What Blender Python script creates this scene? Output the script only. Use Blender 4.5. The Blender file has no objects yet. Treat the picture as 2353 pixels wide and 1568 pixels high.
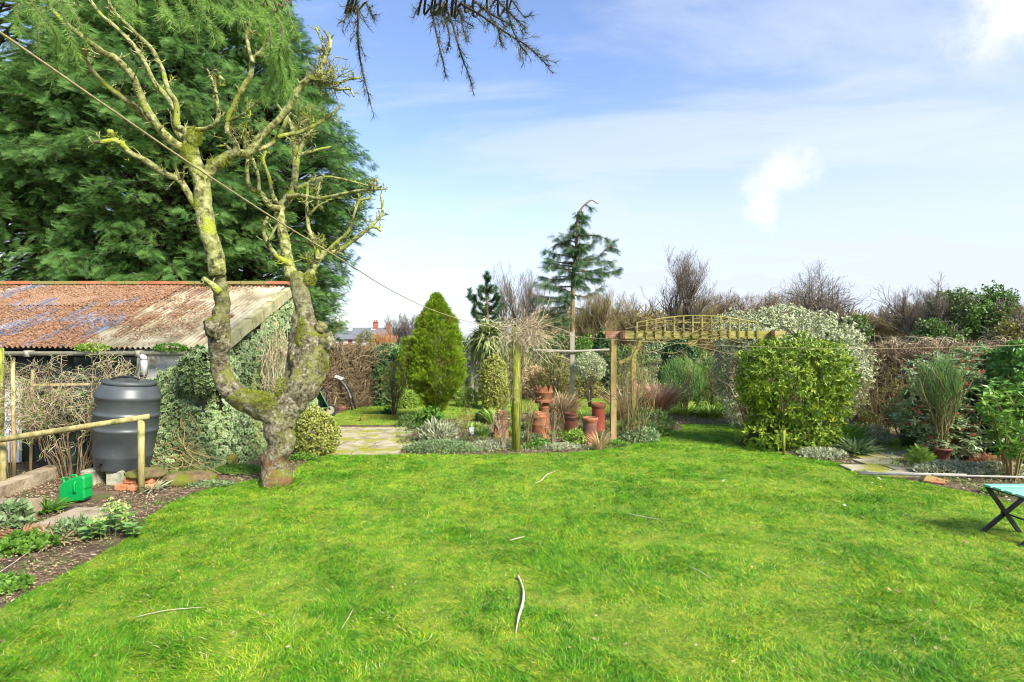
import bpy, math, numpy as np
from mathutils import Vector
# ---------------------------------------------------------------- camera, sky, sun, exposure
S = bpy.context.scene
COL = S.collection
H, F, CX, CY = 1.8, 1307.2, 1176.5, 784.0        # camera height; focal length and centre in units of a 2353 wide picture
cam = bpy.data.cameras.new('camera'); camo = bpy.data.objects.new('camera', cam); COL.objects.link(camo)
camo.location = (0, 0, H); camo.rotation_euler = (math.pi/2, 0, 0)
cam.sensor_width = 36; cam.lens = 20; cam.clip_start = 0.05; cam.clip_end = 2000
S.camera = camo
S.view_settings.view_transform = 'Standard'; S.view_settings.look = 'None'
S.view_settings.exposure = 2.05; S.view_settings.gamma = 1; S.cycles.filter_width = 1.05
SUN_EL, SUN_AZ = math.radians(40), math.radians(136)     # azimuth clockwise from +Y (the view direction)
w = bpy.data.worlds.new('World'); S.world = w; w.use_nodes = True
def nn(nt, t, **k):
    n = nt.nodes.new(t)
    for a, b in k.items(): setattr(n, a, b)
    return n
def sky():
    nt = w.node_tree; nt.nodes.clear(); L = nt.links.new
    out = nn(nt, 'ShaderNodeOutputWorld'); bg = nn(nt, 'ShaderNodeBackground'); bg.inputs[1].default_value = 1.0
    tc = nn(nt, 'ShaderNodeTexCoord')
    sk = nn(nt, 'ShaderNodeTexSky', sky_type='NISHITA', sun_disc=False, sun_elevation=SUN_EL, sun_rotation=SUN_AZ)
    sk.air_density = 1.1; sk.dust_density = 0.3; sk.ozone_density = 3.0
    sm = nn(nt, 'ShaderNodeVectorMath', operation='SCALE'); sm.inputs['Scale'].default_value = 0.066
    tn = nn(nt, 'ShaderNodeVectorMath', operation='MULTIPLY'); tn.inputs[1].default_value = (1.03, .955, 1.03); L(sk.outputs[0], tn.inputs[0]); L(tn.outputs[0], sm.inputs[0])
    sep = nn(nt, 'ShaderNodeSeparateXYZ'); L(tc.outputs['Generated'], sep.inputs[0])
    def m(op, a, b=None, c=None, clamp=False):
        n = nn(nt, 'ShaderNodeMath', operation=op); n.use_clamp = clamp
        for i, v in enumerate((a, b, c)):
            if v is None: continue
            if isinstance(v, (int, float)): n.inputs[i].default_value = v
            else: L(v, n.inputs[i])
        return n.outputs[0]
    x, y, z = sep.outputs
    # stretched cloud coordinates: flat layer seen in perspective
    den = m('ADD', m('MAXIMUM', z, 0.0), 0.16)
    u = m('DIVIDE', x, den); v = m('DIVIDE', y, den)
    cmb = nn(nt, 'ShaderNodeCombineXYZ')
    L(m('ADD', m('MULTIPLY', u, 0.55), m('MULTIPLY', v, 0.35)), cmb.inputs[0]); L(m('MULTIPLY', v, 1.1), cmb.inputs[1])
    n1 = nn(nt, 'ShaderNodeTexNoise'); n1.inputs['Scale'].default_value = 1.5; n1.inputs['Detail'].default_value = 9; n1.inputs['Roughness'].default_value = 0.6; n1.inputs['Distortion'].default_value = 0.9
    L(cmb.outputs[0], n1.inputs['Vector'])
    def mr(v, a, b, c, d, sm=True):
        n = nn(nt, 'ShaderNodeMapRange'); n.interpolation_type = 'SMOOTHSTEP' if sm else 'LINEAR'
        L(v, n.inputs[0])
        for i, q in enumerate((a, b, c, d)): n.inputs[i+1].default_value = q
        return n.outputs[0]
    veil = mr(n1.outputs[0], 0.40, 0.66, 0.0, 0.62)
    hor = mr(z, 0.0, 0.40, 0.96, -0.05, False)
    right = mr(x, -0.45, 0.6, -0.20, 0.20)
    f = m('ADD', hor, m('ADD', m('MULTIPLY', veil, m('ADD', 0.35, m('MULTIPLY', z, 1.0))), right), clamp=True)
    # two definite clouds, given by direction
    def blob(px, py, r0, r1, sx, seed):
        d = Vector(((px-CX)/F, 1, (CY-py)/F)).normalized()
        dd = nn(nt, 'ShaderNodeVectorMath', operation='SUBTRACT'); L(tc.outputs['Generated'], dd.inputs[0]); dd.inputs[1].default_value = d
        sc = nn(nt, 'ShaderNodeVectorMath', operation='MULTIPLY'); L(dd.outputs[0], sc.inputs[0]); sc.inputs[1].default_value = sx
        ln = nn(nt, 'ShaderNodeVectorMath', operation='LENGTH'); L(sc.outputs[0], ln.inputs[0])
        nz = nn(nt, 'ShaderNodeTexNoise'); nz.inputs['Scale'].default_value = 14; nz.inputs['Detail'].default_value = 6; nz.inputs['Roughness'].default_value = 0.6
        L(tc.outputs['Generated'], nz.inputs['Vector'])
        dist = m('ADD', ln.outputs[1], m('MULTIPLY', m('SUBTRACT', nz.outputs[0], 0.5), seed))
        return mr(dist, r0, r1, 0.95, 0.0)
    c1 = blob(1800, 395, 0.0, 0.062, (0.85, 1, 1.35), 0.15)
    c1b = blob(1762, 485, 0.0, 0.04, (1.2, 1, 0.8), 0.13)
    c2 = blob(2385, -10, 0.0, 0.10, (0.8, 1, 1.1), 0.2)
    cl = m('MAXIMUM', m('MAXIMUM', c1, c1b), c2)
    white = nn(nt, 'ShaderNodeMix', data_type='RGBA'); L(f, white.inputs[0]); L(sm.outputs[0], white.inputs[6]); white.inputs[7].default_value = (0.212, 0.232, 0.268, 1)
    w2 = nn(nt, 'ShaderNodeMix', data_type='RGBA'); L(cl, w2.inputs[0]); L(white.outputs[2], w2.inputs[6]); w2.inputs[7].default_value = (0.262, 0.266, 0.275, 1)
    L(w2.outputs[2], bg.inputs[0]); L(bg.outputs[0], out.inputs[0])
sky()
sl = bpy.data.lights.new('sun', 'SUN'); sl.energy = 2.45; sl.angle = math.radians(18); sl.color = (1, 0.95, 0.86)
so = bpy.data.objects.new('sun', sl); COL.objects.link(so)
sd = Vector((math.sin(SUN_AZ)*math.cos(SUN_EL), math.cos(SUN_AZ)*math.cos(SUN_EL), math.sin(SUN_EL)))
so.rotation_euler = (-sd).to_track_quat('-Z', 'Y').to_euler(); so.location = sd*50

# ---------------------------------------------------------------- helpers
R = np.random.default_rng(11)
def U(px, py, d): return np.array([(px-CX)/F*d, d, H+(CY-py)/F*d])
def G(px, py, z=0.0):
    d = (H-z)*F/(py-CY); return np.array([(px-CX)/F*d, d, z])
def norm(a): return a/np.maximum(np.linalg.norm(a, axis=-1, keepdims=True), 1e-9)
def vn(P, s=1.0, seed=0):
    P = np.asarray(P, float)*s; i = np.floor(P).astype(np.int64); f = P-i; f = f*f*(3-2*f)
    def h(a, b, c):
        n = (a*374761393+b*668265263+c*1274126177+seed*974634777) & 0xffffffff
        n = ((n ^ (n >> 13))*1274126177) & 0xffffffff
        return ((n ^ (n >> 16)) & 0xffff)/65535.0
    x, y, z = i[..., 0], i[..., 1], i[..., 2]; fx, fy, fz = f[..., 0], f[..., 1], f[..., 2]
    def lx(b, c): return h(x, b, c)*(1-fx)+h(x+1, b, c)*fx
    return (lx(y, z)*(1-fy)+lx(y+1, z)*fy)*(1-fz)+(lx(y, z+1)*(1-fy)+lx(y+1, z+1)*fy)*fz
def fbm(P, s=1.0, seed=0): return (vn(P, s, seed)*.5+vn(P, s*2.1, seed+1)*.3+vn(P, s*4.3, seed+2)*.2)
ORG = {}
def thing(name, label, cat, loc=(0, 0, 0), group=None):
    o = bpy.data.objects.new(name, None); COL.objects.link(o); o.location = tuple(float(v) for v in loc); o.empty_display_size = .1
    o['label'] = label; o['category'] = cat
    if group: o['group'] = group
    ORG[o.name] = np.array(o.location); return o
def tag(o, label=None, cat=None, group=None, kind=None):
    for k, v in (('label', label), ('category', cat), ('group', group), ('kind', kind)):
        if v: o[k] = v
    return o
class MB:
    def __init__(s): s.V = []; s.F = {3: [], 4: []}; s.n = 0; s.r = []; s.e = []; s.ng = []
    def add(s, V, F3=None, F4=None, r=0.5, e=0.0, ng=None):
        V = np.asarray(V, float).reshape(-1, 3); k = len(V)
        if F3 is not None and len(F3): s.F[3].append(np.asarray(F3, np.int64).reshape(-1, 3)+s.n)
        if F4 is not None and len(F4): s.F[4].append(np.asarray(F4, np.int64).reshape(-1, 4)+s.n)
        if ng:
            for f in ng: s.ng.append([i+s.n for i in f])
        s.V.append(V); s.r.append(np.broadcast_to(np.asarray(r, float), (k,))); s.e.append(np.broadcast_to(np.asarray(e, float), (k,)))
        s.n += k; return s
    def box(s, c, size, R3=None, r=.5):
        c = np.asarray(c, float); h = np.asarray(size, float)/2
        V = np.array([[x, y, z] for x in (-1, 1) for y in (-1, 1) for z in (-1, 1)])*h
        if R3 is not None: V = V@np.asarray(R3).T
        return s.add(V+c, F4=[(0, 1, 3, 2), (4, 6, 7, 5), (0, 4, 5, 1), (2, 3, 7, 6), (0, 2, 6, 4), (1, 5, 7, 3)], r=r)
    def beam(s, a, b, wd, ht, up=(0, 0, 1), r=.5):
        a = np.asarray(a, float); b = np.asarray(b, float); y = b-a; L = np.linalg.norm(y); y = y/L
        x = np.cross(y, up); x = x/np.linalg.norm(x); z = np.cross(x, y)
        return s.box((a+b)/2, (wd, L, ht), np.stack([x, y, z], 1), r)
    def tube(s, P, Rr, n=8, noise=0, ns=20, r=.5, cap=True):
        P = np.asarray(P, float); k = len(P); Rr = np.broadcast_to(np.asarray(Rr, float), (k,))
        T = norm(np.gradient(P, axis=0)); ref = np.array([1., 0, 0]) if abs(T[0][0]) < .8 else np.array([0, 0, 1.])
        X = np.zeros((k, 3)); x = ref
        for i in range(k):
            x = x-T[i]*np.dot(x, T[i]); x = x/max(np.linalg.norm(x), 1e-9); X[i] = x
        Y = np.cross(T, X); a = np.arange(n)*2*math.pi/n
        D = np.cos(a)[None, :, None]*X[:, None]+np.sin(a)[None, :, None]*Y[:, None]
        rad = Rr[:, None, None]*np.ones((k, n, 1))
        if noise:
            Q = P[:, None]+D*Rr[:, None, None]
            rad = rad*(1+noise*2*(fbm(Q, ns, 5)-.5)[..., None])
        V = (P[:, None]+D*rad).reshape(-1, 3)
        i = np.arange(k-1)[:, None]*n; j = np.arange(n)[None]; j2 = (j+1) % n
        q = np.stack([i+j, i+j2, i+n+j2, i+n+j], -1).reshape(-1, 4)
        ng = [list(range(n))[::-1], list(range((k-1)*n, k*n))] if cap else None
        return s.add(V, F4=q, r=r, ng=ng)
    def tubes(s, P, Rr, n=3, r=None, rg=R):
        m, k = P.shape[:2]
        if m == 0: return s
        ax = norm(P[:, -1]-P[:, 0]); rv = norm(rg.normal(size=(m, 3))); X = norm(np.cross(ax, rv)); Y = np.cross(ax, X)
        a = np.arange(n)*2*math.pi/n
        D = np.cos(a)[None, :, None]*X[:, None]+np.sin(a)[None, :, None]*Y[:, None]
        V = P[:, :, None]+D[:, None]*Rr[:, :, None, None]
        i = np.arange(k-1)[:, None]*n; j = np.arange(n)[None]; j2 = (j+1) % n
        q = np.stack([i+j, i+j2, i+n+j2, i+n+j], -1).reshape(1, -1, 4)+np.arange(m)[:, None, None]*(k*n)
        rr = rg.random(m) if r is None else np.broadcast_to(r, (m,))
        return s.add(V.reshape(-1, 3), F4=q.reshape(-1, 4), r=np.repeat(rr, k*n))
    def lathe(s, c, prof, n=24, r=.5, cap=True, tilt=None):
        c = np.asarray(c, float); a = np.arange(n)*2*math.pi/n; k = len(prof)
        V = np.array([[p[0]*math.cos(t), p[0]*math.sin(t), p[1]] for p in prof for t in a])
        if tilt is not None: V = V@np.asarray(tilt).T
        i = np.arange(k-1)[:, None]*n; j = np.arange(n)[None]; j2 = (j+1) % n
        q = np.stack([i+j, i+j2, i+n+j2, i+n+j], -1).reshape(-1, 4)
        return s.add(V+c, F4=q, r=r, ng=[list(range(n))[::-1], list(range((k-1)*n, k*n))] if cap else None)
    def inst(s, T, P, D, N, Sz, rg=R, r=None, Wf=None):
        m = len(P)
        if m == 0: return s
        D = norm(D); X = norm(np.cross(D, N)+1e-6); Z = np.cross(X, D); Sz = np.broadcast_to(np.asarray(Sz, float), (m,))
        t = T['v']; W = np.ones(m) if Wf is None else Wf
        V = P[:, None]+Sz[:, None, None]*(t[None, :, 0:1]*X[:, None]*W[:, None, None]+t[None, :, 1:2]*D[:, None]+t[None, :, 2:3]*Z[:, None])
        f = T['f'][None]+np.arange(m)[:, None, None]*len(t)
        rr = rg.random(m) if r is None else r
        return s.add(V.reshape(-1, 3), F3=f.reshape(-1, 3), r=np.repeat(rr, len(t)), e=np.tile(T['e'], m))
    def build(s, name, mat, parent=None, smooth=False):
        V = np.concatenate(s.V) if s.V else np.zeros((0, 3))
        org = ORG[parent.name] if parent is not None else np.zeros(3)
        me = bpy.data.meshes.new(name)
        f3 = np.concatenate(s.F[3]) if s.F[3] else np.zeros((0, 3), np.int64); f4 = np.concatenate(s.F[4]) if s.F[4] else np.zeros((0, 4), np.int64)
        lt = np.concatenate([np.full(len(f3), 3), np.full(len(f4), 4), np.array([len(g) for g in s.ng], np.int64)]).astype(np.int64)
        loops = np.concatenate([f3.ravel(), f4.ravel()]+[np.array(g) for g in s.ng]).astype(np.int32)
        me.vertices.add(len(V)); me.vertices.foreach_set('co', (V-org).astype(np.float32).ravel())
        me.loops.add(len(loops)); me.loops.foreach_set('vertex_index', loops)
        me.polygons.add(len(lt)); me.polygons.foreach_set('loop_start', np.concatenate([[0], np.cumsum(lt)[:-1]]).astype(np.int32))
        me.update(calc_edges=True)
        for nm, a in (('r', s.r), ('e', s.e)):
            at = me.attributes.new(nm, 'FLOAT', 'POINT'); at.data.foreach_set('value', np.concatenate(a).astype(np.float32))
        me.polygons.foreach_set('use_smooth', np.full(len(lt), smooth))
        if mat: me.materials.append(mat)
        o = bpy.data.objects.new(name, me); COL.objects.link(o)
        if parent is not None: o.parent = parent
        ORG[o.name] = org
        return o
def tmpl(v, f, e=None):
    v = np.array(v, float); return dict(v=v, f=np.array(f), e=np.zeros(len(v)) if e is None else np.array(e, float))
LEAF = tmpl([(0, 0, 0), (-.24, .5, .07), (.24, .5, .07), (0, 1, -.08), (0, .5, 0)], [(0, 2, 4), (2, 3, 4), (3, 1, 4), (1, 0, 4)], [.6, 1, 1, 1, 0])
WIDE = tmpl([(0, 0, 0), (-.36, .45, .08), (.36, .45, .08), (0, 1, -.12), (0, .45, 0)], [(0, 2, 4), (2, 3, 4), (3, 1, 4), (1, 0, 4)], [.6, 1, 1, 1, 0])
SLIM = tmpl([(0, 0, 0), (-.11, .45, .03), (.11, .45, .03), (0, 1, -.1)], [(0, 2, 1), (2, 3, 1)], [0, 1, 1, 1])
NEED = tmpl([(-.03, 0, 0), (.03, 0, 0), (0, 1, 0)], [(0, 1, 2)], [0, 0, 1])
SLIMW = tmpl([(0, 0, 0), (-.16, .5, .04), (.16, .5, .04), (0, 1, -.1), (0, .5, 0)], [(0, 2, 4), (2, 3, 4), (3, 1, 4), (1, 0, 4)], [.6, 1, 1, 1, 0])
IVY = tmpl([(0, .42, 0), (0, 0, .02), (.32, -.05, .08), (.5, .3, .1), (.3, .55, .04), (.0, 1, -.06), (-.3, .55, .04), (-.5, .3, .1), (-.32, -.05, .08)],
           [(0, i, i+1) for i in range(1, 8)]+[(0, 8, 1)], [0]+[1]*8)
def _frond(pairs=9, wl=.42, curl=.2, hw=.04):
    v = [(-.012, 0, 0), (.012, 0, 0), (0, 1, -curl)]; f = [(0, 1, 2)]; e = [0, 0, 1]
    for i in range(pairs):
        y = .08+.86*i/pairs; l = wl*(1-.65*y)
        for sg in (-1, 1):
            yy = y+.03*(sg > 0); b = len(v); z = -curl*yy*yy
            v += [(0, yy-hw*.8, z), (0, yy+hw*1.2, z), (sg*l, yy+l*.85, z-.08*l-.03*(i % 2))]; f.append((b, b+1, b+2)); e += [yy*.6, yy*.6, .5+.5*yy]
    return tmpl(v, f, e)
FROND = _frond(11, .36, .25, .022); FROND2 = _frond(6, .38, .3)
def _strap(w=.05, bend=.5, n=4):
    v = []; f = []; e = []
    for i in range(n):
        t = i/n; v += [(-w*(1-t*t*.6), t*(1-bend*.3*t), -bend*t*t*.9), (w*(1-t*t*.6), t*(1-bend*.3*t), -bend*t*t*.9)]; e += [t, t]
    v.append((0, 1-bend*.3, -bend*.9)); e.append(1)
    for i in range(n-1): a = 2*i; f += [(a, a+1, a+3), (a, a+3, a+2)]
    f.append((2*n-2, 2*n-1, 2*n)); return tmpl(v, f, e)
STRAP = _strap(); STRAPW = _strap(.09, .35); BLADE = _strap(.035, .45, 2)
def cr(P, m=6):       # Catmull-Rom resample of an (n,k) array
    P = np.asarray(P, float); Q = np.vstack([2*P[0]-P[1], P, 2*P[-1]-P[-2]]); out = []
    for i in range(1, len(Q)-2):
        for t in np.arange(m)/m:
            p0, p1, p2, p3 = Q[i-1], Q[i], Q[i+1], Q[i+2]
            out.append(.5*((2*p1)+(-p0+p2)*t+(2*p0-5*p1+4*p2-p3)*t*t+(-p0+3*p1-3*p2+p3)*t**3))
    out.append(P[-1]); return np.array(out)
def inside(x, y, poly):
    poly = np.asarray(poly); c = np.zeros(len(x), bool); n = len(poly); j = n-1
    for i in range(n):
        xi, yi = poly[i]; xj, yj = poly[j]
        hit = ((yi > y) != (yj > y)) & (x < (xj-xi)*(y-yi)/((yj-yi)+1e-12)+xi); c ^= hit; j = i
    return c
def grow(P, Rr, m, L, ang, k=5, up=.1, wob=.25, tmin=.2, rr=.6, jl=.5, rg=R, endr=.35):
    n, kp = P.shape[:2]; idx = np.repeat(np.arange(n), m); t = rg.uniform(tmin, 1, n*m); sg = t*(kp-1); i = np.minimum(sg.astype(int), kp-2); f = (sg-i)[:, None]
    p = P[idx, i]*(1-f)+P[idx, i+1]*f; tan = norm(P[idx, i+1]-P[idx, i]); rad = (Rr[idx, i]*(1-f[:, 0])+Rr[idx, i+1]*f[:, 0])*rr
    perp = norm(np.cross(tan, rg.normal(size=p.shape))); a = (ang*(.7+.6*rg.random(n*m)))[:, None]
    d = norm(tan*np.cos(a)+perp*np.sin(a)); ln = (L*(1-jl*rg.random(n*m))*(1.15-.55*t))[:, None]/(k-1)
    out = [p]
    for _ in range(k-1):
        d = norm(d+wob*rg.normal(size=d.shape)*.6+np.array([0, 0, up])); p = p+d*ln; out.append(p)
    return np.stack(out, 1), rad[:, None]*np.linspace(1, endr, k)[None]

# ---------------------------------------------------------------- materials
def mat(name):
    m = bpy.data.materials.new(name); m.use_nodes = True; nt = m.node_tree; nt.nodes.clear()
    o = nn(nt, 'ShaderNodeOutputMaterial'); b = nn(nt, 'ShaderNodeBsdfPrincipled'); nt.links.new(b.outputs[0], o.inputs[0]); return m, nt, b, o
def ramp(nt, fac, cols, pos=None, interp='LINEAR'):
    n = nn(nt, 'ShaderNodeValToRGB'); cr_ = n.color_ramp; cr_.interpolation = interp
    pos = pos or [i/(len(cols)-1) for i in range(len(cols))]
    while len(cr_.elements) < len(cols): cr_.elements.new(.5)
    for e, c, p in zip(cr_.elements, cols, pos): e.position = p; e.color = (*c, 1)
    if fac is not None: nt.links.new(fac, n.inputs[0])
    return n.outputs[0]
def noise(nt, scale, detail=4, rough=.55, vec=None, dist=0, space='Object'):
    n = nn(nt, 'ShaderNodeTexNoise'); n.inputs['Scale'].default_value = scale; n.inputs['Detail'].default_value = detail
    n.inputs['Roughness'].default_value = rough; n.inputs['Distortion'].default_value = dist
    if vec is None: vec = nn(nt, 'ShaderNodeTexCoord').outputs[space]
    nt.links.new(vec, n.inputs['Vector']); return n.outputs[0]
def mix(nt, f, a, b, mode='MIX'):
    n = nn(nt, 'ShaderNodeMix', data_type='RGBA', blend_type=mode)
    for i, v in ((0, f), (6, a), (7, b)):
        if isinstance(v, (int, float)): n.inputs[i].default_value = v
        elif isinstance(v, tuple): n.inputs[i].default_value = (*v, 1)
        else: nt.links.new(v, n.inputs[i])
    return n.outputs[2]
def mrange(nt, v, a, b, c=0, d=1):
    n = nn(nt, 'ShaderNodeMapRange'); n.interpolation_type = 'SMOOTHSTEP'; nt.links.new(v, n.inputs[0])
    for i, q in enumerate((a, b, c, d)): n.inputs[i+1].default_value = q
    return n.outputs[0]
def math_(nt, op, a, b):
    n = nn(nt, 'ShaderNodeMath', operation=op)
    for i, v in enumerate((a, b)):
        if isinstance(v, (int, float)): n.inputs[i].default_value = v
        else: nt.links.new(v, n.inputs[i])
    return n.outputs[0]
def attr(nt, nm): n = nn(nt, 'ShaderNodeAttribute'); n.attribute_name = nm; return n.outputs['Fac']
def bump(nt, b, h, s=.5, d=.01):
    n = nn(nt, 'ShaderNodeBump'); n.inputs['Strength'].default_value = s; n.inputs['Distance'].default_value = d
    nt.links.new(h, n.inputs['Height']); nt.links.new(n.outputs[0], b.inputs['Normal'])
def leafmat(name, cols, edge=None, ecut=(.45, .55), clump=1.5, rough=.5, trans=.25, spec=.4, tip=None, c2=None):
    m, nt, b, o = mat(name); L = nt.links.new
    f = math_(nt, 'ADD', math_(nt, 'MULTIPLY', attr(nt, 'r'), .6), math_(nt, 'MULTIPLY', math_(nt, 'SUBTRACT', noise(nt, clump, 2), .3), 1.0))
    c = ramp(nt, f, cols)
    if c2: c = mix(nt, mrange(nt, noise(nt, clump*.7, 3), .55, .68), c, c2)
    if tip: c = mix(nt, mrange(nt, attr(nt, 'e'), .3, 1), c, tip)
    if edge: c = mix(nt, mrange(nt, attr(nt, 'e'), *ecut), c, edge)
    L(c, b.inputs['Base Color']); b.inputs['Roughness'].default_value = rough; b.inputs['Specular IOR Level'].default_value = spec
    if trans:
        t = nn(nt, 'ShaderNodeBsdfTranslucent'); L(c, t.inputs[0]); mx = nn(nt, 'ShaderNodeMixShader'); mx.inputs[0].default_value = trans
        L(b.outputs[0], mx.inputs[1]); L(t.outputs[0], mx.inputs[2]); L(mx.outputs[0], o.inputs[0])
    return m
def noisemat(name, cols, scale=8, rough=.8, bs=.5, bd=.01, detail=6, pos=None, dist=0, second=None, spec=.3, stretch=None, bscale=None, metal=0):
    m, nt, b, o = mat(name); vec = None
    if stretch:
        mp = nn(nt, 'ShaderNodeMapping'); nt.links.new(nn(nt, 'ShaderNodeTexCoord').outputs['Object'], mp.inputs[0]); mp.inputs['Scale'].default_value = stretch; vec = mp.outputs[0]
    n = noise(nt, scale, detail, vec=vec, dist=dist); c = ramp(nt, n, cols, pos or list(np.linspace(.3, .7, len(cols))))
    if second: c = mix(nt, mrange(nt, noise(nt, second[1], 5), second[2], second[3]), c, second[0])
    nt.links.new(c, b.inputs['Base Color']); b.inputs['Roughness'].default_value = rough; b.inputs['Specular IOR Level'].default_value = spec; b.inputs['Metallic'].default_value = metal
    if bs: bump(nt, b, noise(nt, bscale or scale*3, 5, vec=vec), bs, bd)
    return m
M = {}
M['soil'] = noisemat('soil', [(.05, .032, .02), (.11, .075, .045), (.20, .145, .09)], 6, .95, .9, .03, second=((.10, .12, .03), 2.5, .5, .66))
M['mulch'] = leafmat('mulch', [(.09, .055, .03), (.2, .13, .07), (.36, .26, .15), (.52, .42, .27)], clump=4, trans=0, rough=.9)
M['turf'] = noisemat('turf', [(.09, .14, .012), (.17, .23, .018), (.26, .27, .03)], 5, .95, .8, .02)
M['paving'] = noisemat('paving', [(.17, .14, .08), (.34, .30, .19), (.45, .41, .29)], 5, .9, .6, .01, second=((.25, .25, .03), 1.9, .46, .62))
M['stone'] = noisemat('stone', [(.18, .13, .08), (.34, .27, .17), (.44, .36, .25)], 5, .9, .8, .02)
M['mossrock'] = noisemat('moss_rock', [(.06, .045, .03), (.16, .11, .05), (.2, .17, .1)], 7, .95, .9, .02, second=((.13, .14, .015), 5, .42, .56))
M['bark'] = noisemat('lichen_bark', [(.04, .04, .015), (.16, .165, .05), (.29, .30, .11), (.44, .44, .24)], 15, .95, 1, .016, pos=[.32, .45, .56, .72], second=((.25, .29, .03), 4, .5, .64), bscale=40, dist=.5)
def trunkmat():
    m, nt, b, o = mat('apple_trunk_bark'); tc = nn(nt, 'ShaderNodeTexCoord').outputs['Object']
    c = ramp(nt, noise(nt, 17, 10, .75, dist=.8), [(.03, .024, .014), (.14, .11, .06), (.30, .27, .17), (.62, .60, .47)], [.36, .45, .54, .64])
    c = mix(nt, mrange(nt, noise(nt, 4, 8, .65), .48, .62, 0, .72), c, (.27, .28, .06))
    sp = nn(nt, 'ShaderNodeSeparateXYZ'); nt.links.new(tc, sp.inputs[0])
    geo = nn(nt, 'ShaderNodeNewGeometry'); sn = nn(nt, 'ShaderNodeSeparateXYZ'); nt.links.new(geo.outputs['Normal'], sn.inputs[0])
    low = mrange(nt, sp.outputs[2], .55, .2)
    c = mix(nt, math_(nt, 'MULTIPLY', low, mrange(nt, noise(nt, 7, 5), .42, .6, 0, .75)), c, (.26, .12, .055))
    hi = mrange(nt, sp.outputs[2], 1.9, 2.7); c = mix(nt, math_(nt, 'MULTIPLY', hi, .8), c, ramp(nt, noise(nt, 15, 8, .6, dist=.5), [(.04, .04, .015), (.16, .165, .05), (.29, .30, .11), (.44, .44, .24)], [.32, .45, .56, .72]))
    mossf = math_(nt, 'MULTIPLY', mrange(nt, sn.outputs[2], .35, .8), mrange(nt, noise(nt, 6, 6), .42, .55))
    c = mix(nt, mossf, c, (.19, .22, .012))
    nt.links.new(c, b.inputs['Base Color']); b.inputs['Roughness'].default_value = .95; b.inputs['Specular IOR Level'].default_value = .15
    bump(nt, b, noise(nt, 26, 10, .75, dist=1.2), 1, .06); return m
M['trunk'] = trunkmat()
M['moss'] = leafmat('moss', [(.10, .13, .01), (.2, .24, .015), (.32, .34, .03)], clump=9, trans=.1, rough=.9)
M['twig'] = noisemat('twig', [(.09, .065, .04), (.17, .13, .08)], 4, .9, 0)
M['twigbrown'] = leafmat('twig_brown', [(.085, .06, .032), (.2, .145, .075), (.33, .26, .145)], clump=1, trans=0, rough=.9)
M['twigpale'] = leafmat('twig_pale', [(.18, .14, .075), (.38, .31, .18), (.55, .47, .31)], clump=2, trans=0, rough=.8)
M['darkbranch'] = noisemat('dark_branch', [(.03, .022, .014), (.07, .05, .03)], 4, .9, 0)
M['twigorange'] = leafmat('twig_orange', [(.25, .10, .03), (.42, .19, .06), (.5, .27, .1)], clump=.5, trans=0, rough=.8)
M['twiggrey'] = leafmat('twig_grey', [(.07, .06, .045), (.15, .125, .09), (.23, .19, .14)], clump=.5, trans=0, rough=.9)
M['twigolive'] = leafmat('twig_olive', [(.10, .08, .035), (.20, .16, .06), (.30, .24, .1)], clump=.5, trans=0, rough=.9)
M['leyland'] = leafmat('leyland_foliage', [(.028, .08, .022), (.06, .15, .035), (.12, .25, .05), (.24, .38, .09)], clump=1.1, rough=.6, trans=.32, tip=(.25, .43, .11), spec=.3)
M['thuja'] = leafmat('golden_conifer_foliage', [(.06, .11, .01), (.15, .25, .014), (.28, .40, .02)], clump=3.5, rough=.65, trans=.35, tip=(.38, .52, .035), spec=.25, c2=(.16, .11, .03))
M['larch'] = leafmat('larch_needles', [(.17, .33, .06), (.29, .48, .10), (.42, .60, .17)], clump=1.5, rough=.6, trans=.5, spec=.3)
M['larchbacklit'] = leafmat('backlit_larch_needles', [(.035, .05, .02), (.06, .085, .035), (.10, .13, .05)], clump=1.5, rough=.7, trans=.15, spec=.2)  # shaded copy of the larch needles: backlight put into the colour
M['cedar'] = leafmat('cedar_needles', [(.03, .075, .03), (.055, .12, .045), (.10, .19, .05)], clump=.4, rough=.7, trans=.2, spec=.2, tip=(.10, .2, .055))
M['pine'] = leafmat('pine_needles', [(.04, .10, .035), (.08, .17, .06)], clump=.6, rough=.7, trans=.2, spec=.2)
M['ivy'] = leafmat('ivy_leaves', [(.03, .09, .025), (.07, .17, .04), (.14, .25, .06)], edge=(.46, .49, .25), ecut=(.5, 1.1), clump=1.6, rough=.45, trans=.2, c2=(.24, .28, .03))
M['darkivy'] = leafmat('dark_ivy', [(.025, .06, .02), (.05, .12, .035), (.10, .19, .06)], clump=2, rough=.4, trans=.2)
M['euon'] = leafmat('variegated_leaves', [(.07, .13, .03), (.14, .23, .05)], edge=(.66, .66, .42), ecut=(.3, .8), clump=1.5, rough=.45, trans=.25)
M['euony'] = leafmat('golden_variegated_leaves', [(.06, .13, .03), (.12, .2, .04)], edge=(.50, .47, .10), ecut=(.35, .9), clump=3, rough=.45, trans=.2)
M['choisya'] = leafmat('bright_shrub_leaves', [(.05, .11, .012), (.12, .22, .02), (.27, .37, .03), (.48, .48, .05)], clump=5, rough=.4, trans=.28)
M['hebe'] = leafmat('hebe_leaves', [(.05, .11, .02), (.10, .19, .035), (.18, .29, .06)], clump=4, rough=.5, trans=.25)
M['green'] = leafmat('mid_green_leaves', [(.06, .15, .02), (.13, .27, .03), (.23, .40, .05)], clump=3, rough=.5, trans=.3)
M['lime'] = leafmat('lime_leaves', [(.14, .26, .03), (.26, .40, .05), (.42, .52, .12)], clump=5, rough=.5, trans=.3)
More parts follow.
